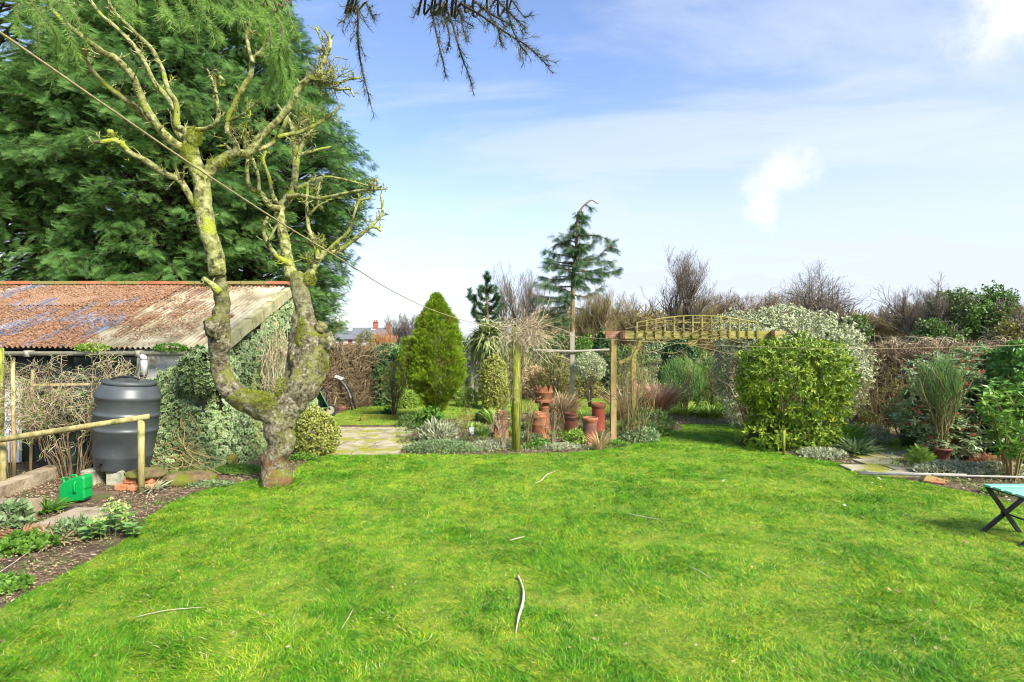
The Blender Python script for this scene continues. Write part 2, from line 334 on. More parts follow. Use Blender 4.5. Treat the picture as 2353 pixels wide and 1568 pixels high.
M['broom'] = leafmat('broom_stems', [(.06, .15, .03), (.12, .24, .05), (.2, .34, .08)], clump=3, rough=.6, trans=.1)
M['silver'] = leafmat('silver_leaves', [(.22, .24, .12), (.36, .39, .22), (.55, .56, .40)], clump=5, rough=.6, trans=.2)
M['blue'] = leafmat('grey_green_leaves', [(.10, .17, .06), (.19, .28, .11), (.32, .42, .20)], clump=4, rough=.5, trans=.25)
M['darkgreen'] = leafmat('dark_green_leaves', [(.03, .07, .015), (.06, .13, .025), (.12, .21, .04)], clump=1.5, rough=.5, trans=.2)
M['olive'] = leafmat('olive_leaves', [(.11, .12, .025), (.22, .22, .05), (.34, .32, .09)], clump=2, rough=.6, trans=.25)
M['straw'] = leafmat('dry_grass', [(.35, .24, .11), (.52, .38, .19), (.62, .48, .28)], clump=3, rough=.8, trans=.3)
M['pinkgrass'] = leafmat('pinkish_dry_grass', [(.38, .20, .12), (.6, .36, .23), (.68, .5, .36)], clump=3, rough=.8, trans=.3)
M['rust'] = leafmat('rusty_dead_leaves', [(.2, .08, .035), (.36, .18, .08), (.5, .32, .17)], clump=4, rough=.8, trans=.2)
M['photinia'] = leafmat('pieris_leaves', [(.10, .19, .05), (.28, .38, .15), (.6, .65, .45)], clump=4, rough=.25, trans=.3, spec=.6)
M['redtip'] = leafmat('red_young_leaves', [(.5, .1, .05), (.62, .2, .1), (.6, .32, .2)], clump=4, rough=.4, trans=.3)
M['grass'] = None
def grassmat():
    m, nt, b, o = mat('grass_blades'); L = nt.links.new
    n1 = noise(nt, 1.1, 5, .65); n2 = noise(nt, 9, 4)
    f = math_(nt, 'ADD', math_(nt, 'ADD', math_(nt, 'MULTIPLY', n1, .75), .085), math_(nt, 'ADD', math_(nt, 'MULTIPLY', n2, .5), math_(nt, 'MULTIPLY', attr(nt, 'r'), .34)))
    c = ramp(nt, f, [(.04, .17, .006), (.11, .31, .01), (.22, .43, .014), (.44, .52, .04)], [.66, .83, 1.0, 1.2])
    c = mix(nt, mrange(nt, attr(nt, 'r'), .955, .96), c, (.48, .46, .2))
    L(c, b.inputs['Base Color']); b.inputs['Roughness'].default_value = .5; b.inputs['Specular IOR Level'].default_value = .3
    t = nn(nt, 'ShaderNodeBsdfTranslucent'); L(c, t.inputs[0]); mx = nn(nt, 'ShaderNodeMixShader'); mx.inputs[0].default_value = .35
    L(b.outputs[0], mx.inputs[1]); L(t.outputs[0], mx.inputs[2]); L(mx.outputs[0], o.inputs[0]); return m
M['grass'] = grassmat()
M['wood'] = noisemat('weathered_wood', [(.22, .16, .07), (.40, .30, .14), (.52, .42, .22)], 4, .85, .4, .004, stretch=(8, 8, 1))
M['rail'] = noisemat('round_rail_wood', [(.20, .17, .05), (.33, .28, .11), (.42, .36, .17)], 6, .8, .5, .003, stretch=(6, 6, 1), second=((.13, .14, .04), 5, .52, .68))
M['algae'] = noisemat('algae_wood', [(.08, .10, .015), (.20, .22, .025), (.31, .32, .06)], 5, .85, .6, .006, stretch=(9, 9, 1.2))
M['pergola'] = noisemat('pergola_wood', [(.17, .15, .035), (.28, .25, .06), (.38, .31, .12)], 3, .85, .4, .004, stretch=(1, 6, 6), second=((.26, .15, .08), 1.1, .58, .7))
M['postwood'] = noisemat('pergola_post_wood', [(.20, .15, .05), (.32, .22, .09), (.40, .26, .13)], 2.2, .85, .5, .005, stretch=(6, 6, .8), second=((.22, .22, .05), 1.5, .5, .65))
M['endgrain'] = noisemat('dark_end_grain', [(.07, .03, .02), (.16, .08, .05)], 14, .9, .3, .004)
M['terracotta'] = noisemat('terracotta', [(.12, .045, .022), (.25, .095, .042), (.34, .155, .075)], 7, .85, .35, .004, second=((.11, .11, .035), 5, .54, .72))
M['redclay'] = noisemat('red_clay', [(.30, .07, .04), (.42, .10, .06)], 4, .6, .15, .003, second=((.3, .18, .12), 6, .62, .8))
M['brownclay'] = noisemat('brown_glazed_clay', [(.10, .045, .03), (.2, .09, .06)], 9, .5, .2, .003)
M['brick'] = noisemat('old_brick', [(.35, .12, .05), (.5, .2, .09), (.5, .28, .16)], 9, .9, .6, .01, second=((.16, .17, .02), 6, .55, .68))
M['concrete'] = noisemat('mossy_concrete', [(.2, .2, .13), (.36, .35, .24), (.42, .42, .32)], 9, .9, .5, .01)
M['render'] = noisemat('white_render', [(.35, .34, .27), (.62, .61, .55), (.74, .73, .68)], 5, .9, .4, .005, second=((.16, .13, .07), 3.2, .58, .72))
M['block'] = noisemat('yellow_blocks', [(.2, .19, .08), (.32, .30, .15), (.42, .39, .22)], 5, .9, .6, .01)
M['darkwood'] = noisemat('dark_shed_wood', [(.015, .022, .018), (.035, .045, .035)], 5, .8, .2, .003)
M['whitepaint'] = noisemat('white_paint', [(.6, .6, .58), (.75, .75, .73)], 5, .6, .1, .002)
M['gutter'] = noisemat('gutter_plastic', [(.26, .25, .17), (.38, .37, .27)], 5, .6, .1, .002)
M['tile'] = noisemat('ridge_tile', [(.30, .11, .05), (.42, .17, .08)], 4, .85, .3, .005, second=((.22, .2, .06), 1.1, .46, .54))
M['black'] = noisemat('black_metal', [(.01, .01, .01), (.03, .03, .03)], 9, .45, 0)
M['butt'] = noisemat('butt_plastic', [(.045, .055, .055), (.07, .08, .08)], 3, .42, .08, .003, spec=.5, second=((.12, .125, .1), 4, .6, .8))
M['canplastic'] = noisemat('green_plastic', [(.0, .24, .045), (.004, .32, .06)], 3, .42, .06, .002, spec=.4, second=((.03, .26, .06), 9, .62, .8))
M['mint'] = noisemat('mint_painted_slats', [(.14, .38, .27), (.22, .48, .36)], 6, .5, .1, .002)
M['pole'] = noisemat('pale_pole', [(.26, .25, .2), (.44, .41, .34)], 8, .6, .1, .001)
M['rope'] = noisemat('line_rope', [(.26, .21, .10), (.42, .37, .20)], 60, .8, .5, .002)
M['rubber'] = noisemat('tyre_rubber', [(.02, .022, .018), (.05, .05, .04)], 9, .8, 0)
M['barrow'] = noisemat('barrow_green', [(.07, .17, .07), (.13, .27, .12)], 5, .5, .1, .002)
M['metal'] = noisemat('bare_metal', [(.4, .36, .26), (.6, .55, .42)], 9, .4, 0, metal=.3)
M['slate'] = noisemat('slate_roof', [(.10, .11, .12), (.17, .18, .19)], 1, .7, .3, .02, stretch=(1, 1, 6))
M['housebrick'] = noisemat('house_brick', [(.25, .08, .05), (.38, .13, .08)], 2, .9, .3, .02)
M['glass'] = noisemat('skylight_glass', [(.45, .5, .55), (.6, .65, .7)], 1, .1, 0)
M['dead'] = noisemat('bleached_wood', [(.42, .35, .24), (.66, .57, .44)], 14, .8, .3, .003)
def roofmat(kind):
    m, nt, b, o = mat('corrugated_'+kind); tc = nn(nt, 'ShaderNodeTexCoord').outputs['Object']; mp = nn(nt, 'ShaderNodeMapping'); nt.links.new(tc, mp.inputs[0]); mp.inputs['Scale'].default_value = (3.2, .55, .55)
    st = noise(nt, 1.5, 6, .6, vec=mp.outputs[0]); e = attr(nt, 'e')          # e: 0 in the valleys, 1 on the crests
    if kind == 'clear': base = ramp(nt, st, [(.10, .12, .17), (.20, .23, .30), (.42, .44, .46)], [.36, .5, .62])
    else: base = ramp(nt, noise(nt, 2.6, 7), [(.20, .17, .09), (.40, .35, .22), (.52, .49, .34)], [.34, .5, .66])
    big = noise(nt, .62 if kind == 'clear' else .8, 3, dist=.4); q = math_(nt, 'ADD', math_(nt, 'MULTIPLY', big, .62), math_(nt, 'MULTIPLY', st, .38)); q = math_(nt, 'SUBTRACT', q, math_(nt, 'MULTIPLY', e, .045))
    if kind == 'clear': lit = ramp(nt, noise(nt, 42, 5, .7), [(.10, .05, .025), (.25, .13, .07), (.42, .27, .16)], [.36, .5, .64]); f = mrange(nt, q, .405, .45)
    else: lit = ramp(nt, noise(nt, 42, 5, .7), [(.06, .035, .022), (.18, .105, .06), (.34, .24, .15)], [.36, .5, .64]); f = mrange(nt, q, .475, .515)
    f = math_(nt, 'MULTIPLY', f, mrange(nt, noise(nt, 30, 4), .25, .4, .6, 1))
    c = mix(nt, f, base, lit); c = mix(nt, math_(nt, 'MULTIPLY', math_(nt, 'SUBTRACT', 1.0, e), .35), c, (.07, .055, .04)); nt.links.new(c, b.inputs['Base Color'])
    nt.links.new(mrange(nt, f, 0, 1, .4 if kind == 'clear' else .8, .95), b.inputs['Roughness']); bump(nt, b, noise(nt, 60, 5), .6, .012); return m
M['roofclear'] = roofmat('clear'); M['roofgrey'] = roofmat('grey')

# ---------------------------------------------------------------- ground, lawn, paths
def sheet(name, polypx, z, m, kind='structure', sub=None):
    mb = MB(); pts = [G(x, y) for x, y in polypx]; pts = [(p[0], p[1], z) for p in pts]; mb.add(pts, ng=[list(range(len(pts)))])
    o = mb.build(name, m); tag(o, kind=kind)
    if o.data.polygons[0].normal.z < 0: o.data.flip_normals()
    return o
g = MB(); g.add([(-900, -60, 0), (900, -60, 0), (900, 1500, 0), (-900, 1500, 0)], F4=[(0, 1, 2, 3)]); tag(g.build('ground', M['soil']), kind='structure')
LAWN = [(-2600, 2300), (-500, 1620), (0, 1402), (110, 1342), (220, 1282), (312, 1226), (345, 1188), (405, 1150), (480, 1124), (560, 1108), (600, 1104), (625, 1112), (670, 1090), (690, 1070), (745, 1047), (790, 1043), (920, 1046), (1060, 1046), (1190, 1044),
        (1330, 1041), (1430, 1029), (1520, 1006), (1568, 985), (1560, 976), (1690, 974), (1712, 1000), (1760, 1035), (1850, 1052), (1950, 1068), (2000, 1082), (2060, 1100), (2150, 1118), (2215, 1130), (2300, 1150), (2420, 1180), (3400, 1500), (5600, 2300)]
LAWN = [(x, y) for x, y in LAWN]
FAR = [(755, 978), (765, 955), (815, 938), (870, 930), (960, 921), (1100, 917), (1300, 914), (1640, 922), (1700, 930), (1690, 944), (1560, 952), (1440, 954), (1180, 950), (1090, 952), (1020, 966), (940, 972), (905, 978)]
FAR2 = [(2010, 1012), (2060, 1008), (2130, 1022), (2180, 1040), (2120, 1042), (2050, 1032)]
Lw = np.array([G(x, y)[:2] for x, y in LAWN]); Fw = np.array([G(x, y)[:2] for x, y in FAR]); F2w = np.array([G(x, y)[:2] for x, y in FAR2])
def lawn_sheet(name, W, z):
    mb = MB(); mb.add([(x, y, z) for x, y in W], ng=[list(range(len(W)))]); o = mb.build(name, M['turf']); tag(o, kind='structure')
    if o.data.polygons[0].normal.z < 0: o.data.flip_normals()
lawn_sheet('lawn', Lw, .006); lawn_sheet('far_lawn', Fw, .006); lawn_sheet('side_lawn', F2w, .006)
def blades(name, W, n, d0, d1, label=None, ln=(.025, .055), pw=1.3):
    y = (d0**(2-pw)+R.random(n)*(d1**(2-pw)-d0**(2-pw)))**(1/(2-pw)); x = (R.random(n)*2-1)*(y*.93+.25)
    k = inside(x, y, W); x, y = x[k], y[k]; P = np.stack([x, y, np.zeros(len(x))+.004], 1); m = len(x)
    thick = fbm(P, 2.2, 3); tall = np.clip(.55+1.4*(fbm(P, 3.5, 9)-.35), .45, 1.7)
    keep = R.random(m) < np.clip(.55+1.2*thick, 0, 1); P, tall, y = P[keep], tall[keep], y[keep]; m = len(P)
    flow = vn(P, 2.5, 21)*12; az = flow+R.normal(size=m)*1.3
    D = np.stack([np.cos(az), np.sin(az), .55+R.random(m)*1.1], 1); N = np.stack([R.normal(size=m)*.3, R.normal(size=m)*.3, np.ones(m)], 1)
    Sz = R.uniform(*ln, m)*tall; Wf = np.maximum(1.0, y*.00042/(Sz*.035))*R.uniform(.8, 1.2, m)
    mb = MB(); mb.inst(BLADE, P, D, N, Sz, Wf=Wf); return mb
b1 = blades('grass', Lw, 900000, 2.6, 13.0, pw=1.15, ln=(.025, .07))
n = 260000; y = R.uniform(2.6, 10.5, n); x = (R.random(n)*2-1)*(y*.93+.25); k = inside(x, y, Lw); x, y = x[k], y[k]; P = np.stack([x, y, 0*x+.004], 1); q = fbm(P, 1.7, 33); k = q+.14*vn(P, 9, 4) > .69; P, y, q = P[k], y[k], q[k]; n = len(P)
az = vn(P, 3, 41)*10+R.normal(size=n)*.9; D = np.stack([np.cos(az)*.8, np.sin(az)*.8, .6+R.random(n)], 1); Sz = R.uniform(.04, .075, n)
b1.inst(BLADE, P, D, np.stack([R.normal(size=n)*.3, R.normal(size=n)*.3, np.ones(n)], 1), Sz, r=R.random(n)*.7, Wf=np.maximum(1.0, y*.00042/(Sz*.035)))
tag(b1.build('grass', M['grass']), kind='stuff')
tag(blades('grass', Fw, 110000, 11.5, 19, pw=.6, ln=(.03, .07)).build('grass', M['grass']), kind='stuff')
tag(blades('grass', F2w, 60000, 8.5, 11, pw=.6, ln=(.03, .05)).build('grass', M['grass']), kind='stuff')
# stone paths: separate slabs with joints, one sheet of paving
def slabs(name, polypx, size=.5, seed=1, m='paving'):
    rg = np.random.default_rng(seed); W = np.array([G(x, y)[:2] for x, y in polypx]); mb = MB(); x0, y0 = W.min(0); x1, y1 = W.max(0)
    y = y0
    while y < y1:
        hgt = size*rg.uniform(.6, 1.1); x = x0-rg.random()*size
        while x < x1:
            wd = size*rg.uniform(.7, 1.7)
            if inside(np.array([x+wd/2]), np.array([y+hgt/2]), W)[0]:
                a = rg.normal()*.02; c, s_ = math.cos(a), math.sin(a)
                mb.box((x+wd/2, y+hgt/2, .012), (wd-.035, hgt-.035, .04+rg.random()*.012), [[c, -s_, 0], [s_, c, 0], [rg.normal()*.008, rg.normal()*.008, 1]], r=rg.random())
            x += wd
        y += hgt
    o = mb.build(name, M[m]); return tag(o, kind='structure')
slabs('path', [(748, 1048), (765, 1015), (772, 984), (905, 982), (925, 1005), (922, 1046)], .55, 2)
slabs('side_path', [(1950, 1068), (2000, 1036), (2110, 1030), (2190, 1050), (2100, 1062), (2100, 1092), (2040, 1096)], .42, 3)
slabs('stone_edging', [(60, 1215), (60, 1196), (300, 1140), (400, 1146), (330, 1185), (250, 1215)], .6, 5, 'stone')
# litter of dead leaves and bits over the beds
def litter(n, d0, d1, x0, x1, holes, m, sz=(.02, .05), seed=3):
    rg = np.random.default_rng(seed); y = rg.uniform(d0, d1, n); x = rg.uniform(x0, x1, n); k = np.ones(n, bool)
    for W in holes: k &= ~inside(x, y, W)
    k &= fbm(np.stack([x, y, x*0], 1), 1.2, 8) > .30
    x, y = x[k], y[k]; n = len(x); mb = MB(); P = np.stack([x, y, rg.uniform(.004, .03, n)], 1)
    D = np.stack([rg.normal(size=n), rg.normal(size=n), rg.normal(size=n)*.25], 1); N = np.stack([rg.normal(size=n)*.4, rg.normal(size=n)*.4, np.ones(n)], 1)
    mb.inst(LEAF, P, D, N, rg.uniform(*sz, n), rg); return mb
mb = litter(60000, 3.2, 18, -9, 9, [Lw, Fw, F2w], None)
tag(mb.build('leaf_litter', M['mulch']), kind='stuff')
mb = litter(42000, 3.3, 9.5, -6.5, -1.5, [Lw], None, (.01, .034), 4); tag(mb.build('leaf_litter', M['mulch']), kind='stuff')
mb = litter(26000, 6.5, 12, -1.5, 8, [Lw, Fw, F2w], None, (.012, .04), 6); tag(mb.build('leaf_litter', M['mulch']), kind='stuff')

# ---------------------------------------------------------------- plant builders
def surf(c, rad, n, lump=.25, ls=2.2, shell=(.78, 1.03), rg=R, zmin=.02, gap=0, seed=0, flat=0):
    u = norm(rg.normal(size=(int(n*1.3), 3))); 
    if flat: u[:, 2] = np.where(u[:, 2] < -flat, -flat*rg.random(len(u)), u[:, 2]); u = norm(u)
    rr = rg.uniform(*shell, len(u))**.6*(1+lump*2*(fbm(u+seed*3.7, ls, seed)-.5)); P = np.asarray(c)+u*np.asarray(rad)*rr[:, None]
    k = P[:, 2] > zmin
    if gap: k &= fbm(P, 3.5/max(rad[0], .3), seed+3) > gap
    return P[k][:n], u[k][:n]
def leafball(mb, c, rad, n, sz, T=LEAF, lump=.25, rg=R, up=.3, out=1.0, rnd=.8, seed=0, clump=0, **k):
    if clump:       # leaves grouped in little rosettes at shoot ends
        P, u = surf(c, rad, max(n//clump, 1), lump, rg=rg, seed=seed, **k); P = np.repeat(P, clump, 0); u = np.repeat(u, clump, 0)
        D = u*out*.6+rg.normal(size=u.shape)*rnd+np.array([0, 0, up]); N = u+rg.normal(size=u.shape)*.3
        r = np.repeat(rg.random(len(P)//clump), clump)*.7+rg.random(len(P))*.3
    else:
        P, u = surf(c, rad, n, lump, rg=rg, seed=seed, **k); D = u*out+rg.normal(size=u.shape)*rnd+np.array([0, 0, up]); N = u+rg.normal(size=u.shape)*.5+np.array([0, 0, .5]); r = None
    s = rg.uniform(sz*.65, sz*1.3, len(P)); return mb.inst(T, P, D, N, s, rg, r=r)
def stems(mb, base, rad, h, n, r0=.012, rg=R, spread=1.0, k=5, z0=0, lean=(0, 0)):
    az = rg.uniform(0, 2*math.pi, n); q = np.sqrt(rg.random(n))*spread; base = np.asarray(base, float); P = np.zeros((n, k, 3))
    for i in range(k):
        t = i/(k-1); P[:, i, 0] = base[0]+np.cos(az)*q*rad*(.12+.88*t**1.1)+lean[0]*t; P[:, i, 1] = base[1]+np.sin(az)*q*rad*(.12+.88*t**1.1)+lean[1]*t
        P[:, i, 2] = base[2]+z0+t*h*(1-.25*q)
        if i: P[:, i] += rg.normal(size=(n, 3))*.03*rad*3*t
    Rr = r0*(1-.7*np.linspace(0, 1, k))[None]*rg.uniform(.6, 1.2, n)[:, None]; mb.tubes(P, Rr, 4, rg=rg); return P, Rr
def shrub(name, label, px, py, wpx, ytop, m, sz, n, T=LEAF, d=None, group=None, cat='shrub', depth=.8, lump=.22, stem=True, zlow=None, seed=1, clump=0, gap=0, up=.3, cy=None, shell=(.7, 1.03), out=1., rnd=.8, cool=None, flat=0, mats=None):
    rg = np.random.default_rng(seed*77+5); b = G(px, py) if d is None else np.array([(px-CX)/F*d, d, 0.]); D = b[1]; rw = wpx/2/F*D; zt = H+(CY-ytop)/F*D
    zl = 0 if zlow is None else H+(CY-zlow)/F*D; b = b.copy(); t = thing(name, label, cat, b, group)
    c = (b[0], b[1]+rw*depth*.3, (zt+zl)/2); rad = (rw, rw*depth, (zt-zl)/2)
    if zlow is None: c = (b[0], c[1], zt*.42); rad = (rw, rw*depth, zt*.58)
    mb = MB(); leafball(mb, c, rad, n, sz, T, lump, rg, up, seed=seed, clump=clump, gap=gap, shell=shell, out=out, rnd=rnd, flat=flat); mb.build('foliage', m, t)
    if stem:
        sb = MB(); P, Rr = stems(sb, b, rw*.75, max(zt*.85, .05), 9, .006+.008*zt, rg); P2, R2 = grow(P, Rr, 6, zt*.35, .6, 4, .2, rg=rg); sb.tubes(P2, R2, 3, rg=rg); sb.build('stems', M['twig'], t)
    return t
def tuft(name, label, px, py, m, ln, n, T=STRAP, spread=.6, cat='plant', group=None, d=None, r=.05, seed=1, z=0, wf=1.0):
    rg = np.random.default_rng(seed*13+1); b = G(px, py) if d is None else np.array([(px-CX)/F*d, d, z]); t = thing(name, label, cat, b, group); mb = MB()
    az = rg.uniform(0, 6.283, n); q = np.sqrt(rg.random(n)); P = np.stack([b[0]+np.cos(az)*q*r, b[1]+np.sin(az)*q*r, np.full(n, b[2])], 1)
    D = np.stack([np.cos(az)*spread*q, np.sin(az)*spread*q, np.ones(n)], 1)+rg.normal(size=(n, 3))*.12; N = -np.stack([np.cos(az), np.sin(az), -np.ones(n)*.3], 1)+rg.normal(size=(n, 3))*.35
    mb.inst(T, P, D, N, rg.uniform(ln*.6, ln*1.1, n), rg, Wf=np.full(n, wf)); o = mb.build('leaves', m, t); return t
def bare(name, label, base, h, trunk_r, spread=.55, lv=((9, .55, .6), (7, .45, .6), (6, .4, .65)), m='twiggrey', rg=None, seed=1, nst=1, group=None, up=.12, wob=.3, lean=(0, 0), r=1, kk=5, buds=0, first=.25):
    rg = np.random.default_rng(seed); t = thing(name, label, 'tree', base, group); P = []; Rr = []
    for s in range(nst):
        a = rg.uniform(0, 6.28); sp = spread*.35*h*(nst > 1); k = 7
        q = np.array([[base[0]+(math.cos(a)*sp+lean[0])*i/(k-1)+rg.normal()*.02*h, base[1]+(math.sin(a)*sp+lean[1])*i/(k-1)+rg.normal()*.02*h, base[2]+h*.72*i/(k-1)] for i in range(k)])
        P.append(q); Rr.append(np.linspace(trunk_r, trunk_r*.3, k))
    P = np.array(P); Rr = np.array(Rr); mb = MB(); mb.tubes(P, Rr, 7, rg=rg); mb.build('trunk', M['twig'] if m != 'twiggrey' else M[m], t, True)
    mb = MB(); p, q = P, Rr; L = h*spread
    for i, (mm, ll, an) in enumerate(lv):
        p, q = grow(p, q, mm, L*ll if i else L, an, kk, up, wob, first if i == 0 else .15, rr=.55, rg=rg); q = np.maximum(q, .0035*r*(base[1]/20)); mb.tubes(p, q, 4 if i == 0 else 3, rg=rg); L = L*ll if i else L
    if buds: e = p[:, -1]; mb.inst(WIDE, e, rg.normal(size=e.shape), rg.normal(size=e.shape), np.full(len(e), buds), rg)
    mb.build('crown', M[m], t); return t

# ---------------------------------------------------------------- shed on the left
YE, YR, ZE, ZR = 8.2, 11.05, 1.70, 2.88
def roof_pt(x, t, lift=0): return np.array([x+.05*t, YE+(YR-YE)*t, ZE+(ZR-ZE)*t+lift])
shed = thing('shed', 'low shed with rendered walls and corrugated roof covered in needles', 'shed', (-7, 8.3, 0))
mb = MB(); mb.box((-5.35, 8.42, .85), (1.72, .16, 1.66)); mb.box((-4.55, 10.36, .8), (.16, 3.7, 1.6))
mb.build('wall', M['render'], shed)
mb = MB(); mb.add([(-4.63, 8.52, 1.61), (-4.47, 8.52, 1.61), (-4.38, 11.05, 2.79), (-4.54, 11.05, 2.79), (-4.63, 12.2, 1.61), (-4.47, 12.2, 1.61)], F4=[(0, 1, 2, 3), (3, 2, 5, 4)], F3=[(1, 5, 2), (0, 3, 4)])
mb.build('gable', M['block'], shed)
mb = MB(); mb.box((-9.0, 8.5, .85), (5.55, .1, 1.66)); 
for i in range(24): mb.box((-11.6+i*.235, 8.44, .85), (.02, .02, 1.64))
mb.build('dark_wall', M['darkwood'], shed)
mb = MB(); mb.box((-7.6, 8.36, .62), (.75, .05, 1.2)); dr = mb.build('door', M['whitepaint'], shed)
mb = MB(); mb.box((-5.95, 8.33, 1.35), (.9, .04, .5)); mb.box((-5.95, 8.3, 1.62), (.98, .05, .05)); mb.box((-5.95, 8.3, 1.09), (.98, .05, .05)); wd = mb.build('window', M['darkwood'], shed)
def sheet_roof(x0, x1, m, lift, t0=0, t1=1, seed=0):
    p = .077; nx = int((x1-x0)/(p/6)); nt_ = 26; xs = np.linspace(x0, x1, nx+1); mb = MB(); V = []
    for j in range(nt_+1):
        t = t0+(t1-t0)*j/nt_; b = roof_pt(0, t, lift); z = b[2]+.017*np.cos(xs*2*math.pi/p)-.02*math.sin(t*3.1)*np.clip(vn(np.stack([xs, xs*0+t*2, xs*0], 1), .9, 4), 0, 1)
        V.append(np.stack([xs+b[0], np.full(nx+1, b[1]), z], 1))
    V = np.concatenate(V); i = np.arange(nt_)[:, None]*(nx+1); j = np.arange(nx)[None]; mb.add(V, F4=np.stack([i+j, i+j+1, i+nx+2+j, i+nx+1+j], -1).reshape(-1, 4), e=np.tile(.5+.5*np.cos(xs*2*math.pi/p), nt_+1)); return mb.build('roof_sheet', m, shed, True)
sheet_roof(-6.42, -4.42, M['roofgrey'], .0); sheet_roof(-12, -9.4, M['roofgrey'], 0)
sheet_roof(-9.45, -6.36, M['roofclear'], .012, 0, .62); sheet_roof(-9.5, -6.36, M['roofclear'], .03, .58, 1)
mb = MB()      # far slope of the roof
mb.add([(-12, 11.05, 2.86), (-4.38, 11.05, 2.86), (-4.42, 12.35, 1.6), (-12, 12.35, 1.6)], F4=[(0, 1, 2, 3)]); mb.build('back_roof', M['roofgrey'], shed)
mb = MB()
for i in range(17): x = -12+.02+i*.448+.05; mb.box((x+.21, YR, 2.925-.0), (.43, .2, .06), r=i/17)
rt = mb.build('ridge', M['tile'], shed)
mb = MB()     # fascia under the tiles + verge blocks stepping down the gable
for i in range(7): t0_, t1_ = i/7, (i+1)/7-.004; mb.beam(roof_pt(-4.38, t0_, -.12), roof_pt(-4.38, t1_, -.12), .14, .17+.02*(i % 2), r=i/7)
mb.build('verge', M['block'], shed)
mb = MB(); a = np.arange(0, 9)*math.pi/8
xs = [-12, -4.36]; V = [(x, 8.13-.055*math.cos(q), 1.645-.055*math.sin(q)) for x in xs for q in a]; mb.add(V, F4=[(i, i+1, i+10, i+9) for i in range(8)]); mb.add([(v[0], v[1]*1+(.006 if v[1] < 8.13 else -.006), v[2]+.006) for v in V], F4=[(i+1, i, i+9, i+10) for i in range(8)])
mb.add([(-4.36, 8.13-.055*math.cos(q), 1.645-.055*math.sin(q)) for q in a], ng=[list(range(9))])
for x in (-5.32, -6.9, -8.4): mb.box((x, 8.13, 1.62), (.06, .125, .09))
mb.build('gutter', M['gutter'], shed, True)
mb = MB(); bx = U(331, 0, 8.13)[0]; mb.tube([(bx, 8.13, 1.62), (bx, 8.13, 1.32)], .045, 14); mb.tube([(bx, 8.13, 1.60), (bx, 8.13, 1.53)], .05, 14)
dp = mb.build('downpipe', M['whitepaint'], shed, True); mb = MB(); mb.tube([(bx, 8.13, 1.33), (bx, 8.1, 1.24), (bx, 7.9, 1.20), (bx, 7.5, 1.16)], .04, 12); mb.build('flexible_hose', M['black'], dp, True)
# needles and bits lying on the roof
rg = np.random.default_rng(5); n = 26000; x = rg.uniform(-10.5, -4.6, n); t = rg.random(n); f = fbm(np.stack([x*.7, t*2.2, x*0], 1), 1.3, 17); k = f > .5-.12*(x < -6.4); x, t = x[k], t[k]
P = np.array([0, YE, ZE])+np.stack([x+.05*t, (YR-YE)*t, (ZR-ZE)*t+.025+rg.random(len(x))*.02], 1); mb = MB(); D = rg.normal(size=P.shape)*[1, 1, .3]
mb.inst(SLIM, P, D, np.array([0, -.4, 1.])+rg.normal(size=P.shape)*.3, rg.uniform(.03, .075, len(P)), rg)
tag(mb.build('fallen_needles', M['rust']), kind='stuff')
# moss tufts in the gutter
for px, lab in ((210, 'yellow green moss cushion hanging over the gutter above the dark bin'), (390, 'low green weeds growing in the gutter right of the white downpipe')):
    t = thing('gutter_moss', lab, 'moss', U(px, 800, 8.1)); mb = MB(); leafball(mb, U(px, 800, 8.1), (.24, .06, .05), 700, .035, LEAF, .4, np.random.default_rng(px), zmin=-1); mb.build('tufts', M['lime' if px < 300 else 'green'], t)

# ---------------------------------------------------------------- water butts, blocks, can, rail
def butt(px, d, zb, hh, rr, label, m, tilt=0.0, detail=True):
    x = (px-CX)/F*d; t = thing('water_butt', label, 'water butt', (x, d, zb)); c, s_ = math.cos(tilt), math.sin(tilt); Rm = [[c, 0, s_], [0, 1, 0], [-s_, 0, c]]
    prof = [(.0, 0), (.80, 0), (.83, .02), (.9, .14), (.92, .15), (.92, .17), (.93, .25), (.97, .43), (1.0, .44), (1.0, .462), (.975, .47), (.98, .50), (.985, .60), (1.015, .61), (1.015, .632), (.985, .64), (.985, .66), (.98, .79), (1.015, .80), (1.02, .83), (.985, .845), (.93, .90), (.84, .945), (.80, .95), (.80, .965), (.0, .965)]
    mb = MB(); mb.lathe((x, d, zb), [(p*rr, q*hh) for p, q in prof], 48, tilt=Rm); mb.build('body', m, t, True)
    mb = MB(); mb.lathe((x, d, zb), [(0, .955*hh), (.81*rr, .955*hh), (.83*rr, .96*hh), (.83*rr, .985*hh), (.80*rr, .995*hh), (.55*rr, 1.0*hh), (0, 1.0*hh)], 40, tilt=Rm); ld = mb.build('lid', m, t, True)
    if detail:
        mb = MB(); q = [(x+.16*math.cos(a)+s_*hh, d-.1+.03*math.cos(a), zb+hh+.045*math.sin(a)) for a in np.linspace(0, math.pi, 9)]; mb.tube(q, .013, 8); mb.build('handle', M['black'], ld, True)
        mb = MB(); mb.tube([(x-.05, d-rr*.80, zb+.1), (x-.05, d-rr*.80-.1, zb+.1)], .018, 10); mb.tube([(x-.05, d-rr*.8-.07, zb+.1), (x-.05, d-rr*.8-.07, zb+.03)], .014, 8); mb.tube([(x-.09, d-rr*.8-.06, zb+.125), (x-.01, d-rr*.8-.06, zb+.125)], .01, 8); mb.build('tap', M['black'], t)
    return t
butt(281, 7.35, .17, 1.13, .365, 'dark grey ribbed plastic water butt standing on concrete blocks under the downpipe', M['butt'], .09)
butt(165, 7.95, .0, 1.32, .42, 'dark green barrel behind the bare climber against the shed wall', M['darkwood'], 0, False)
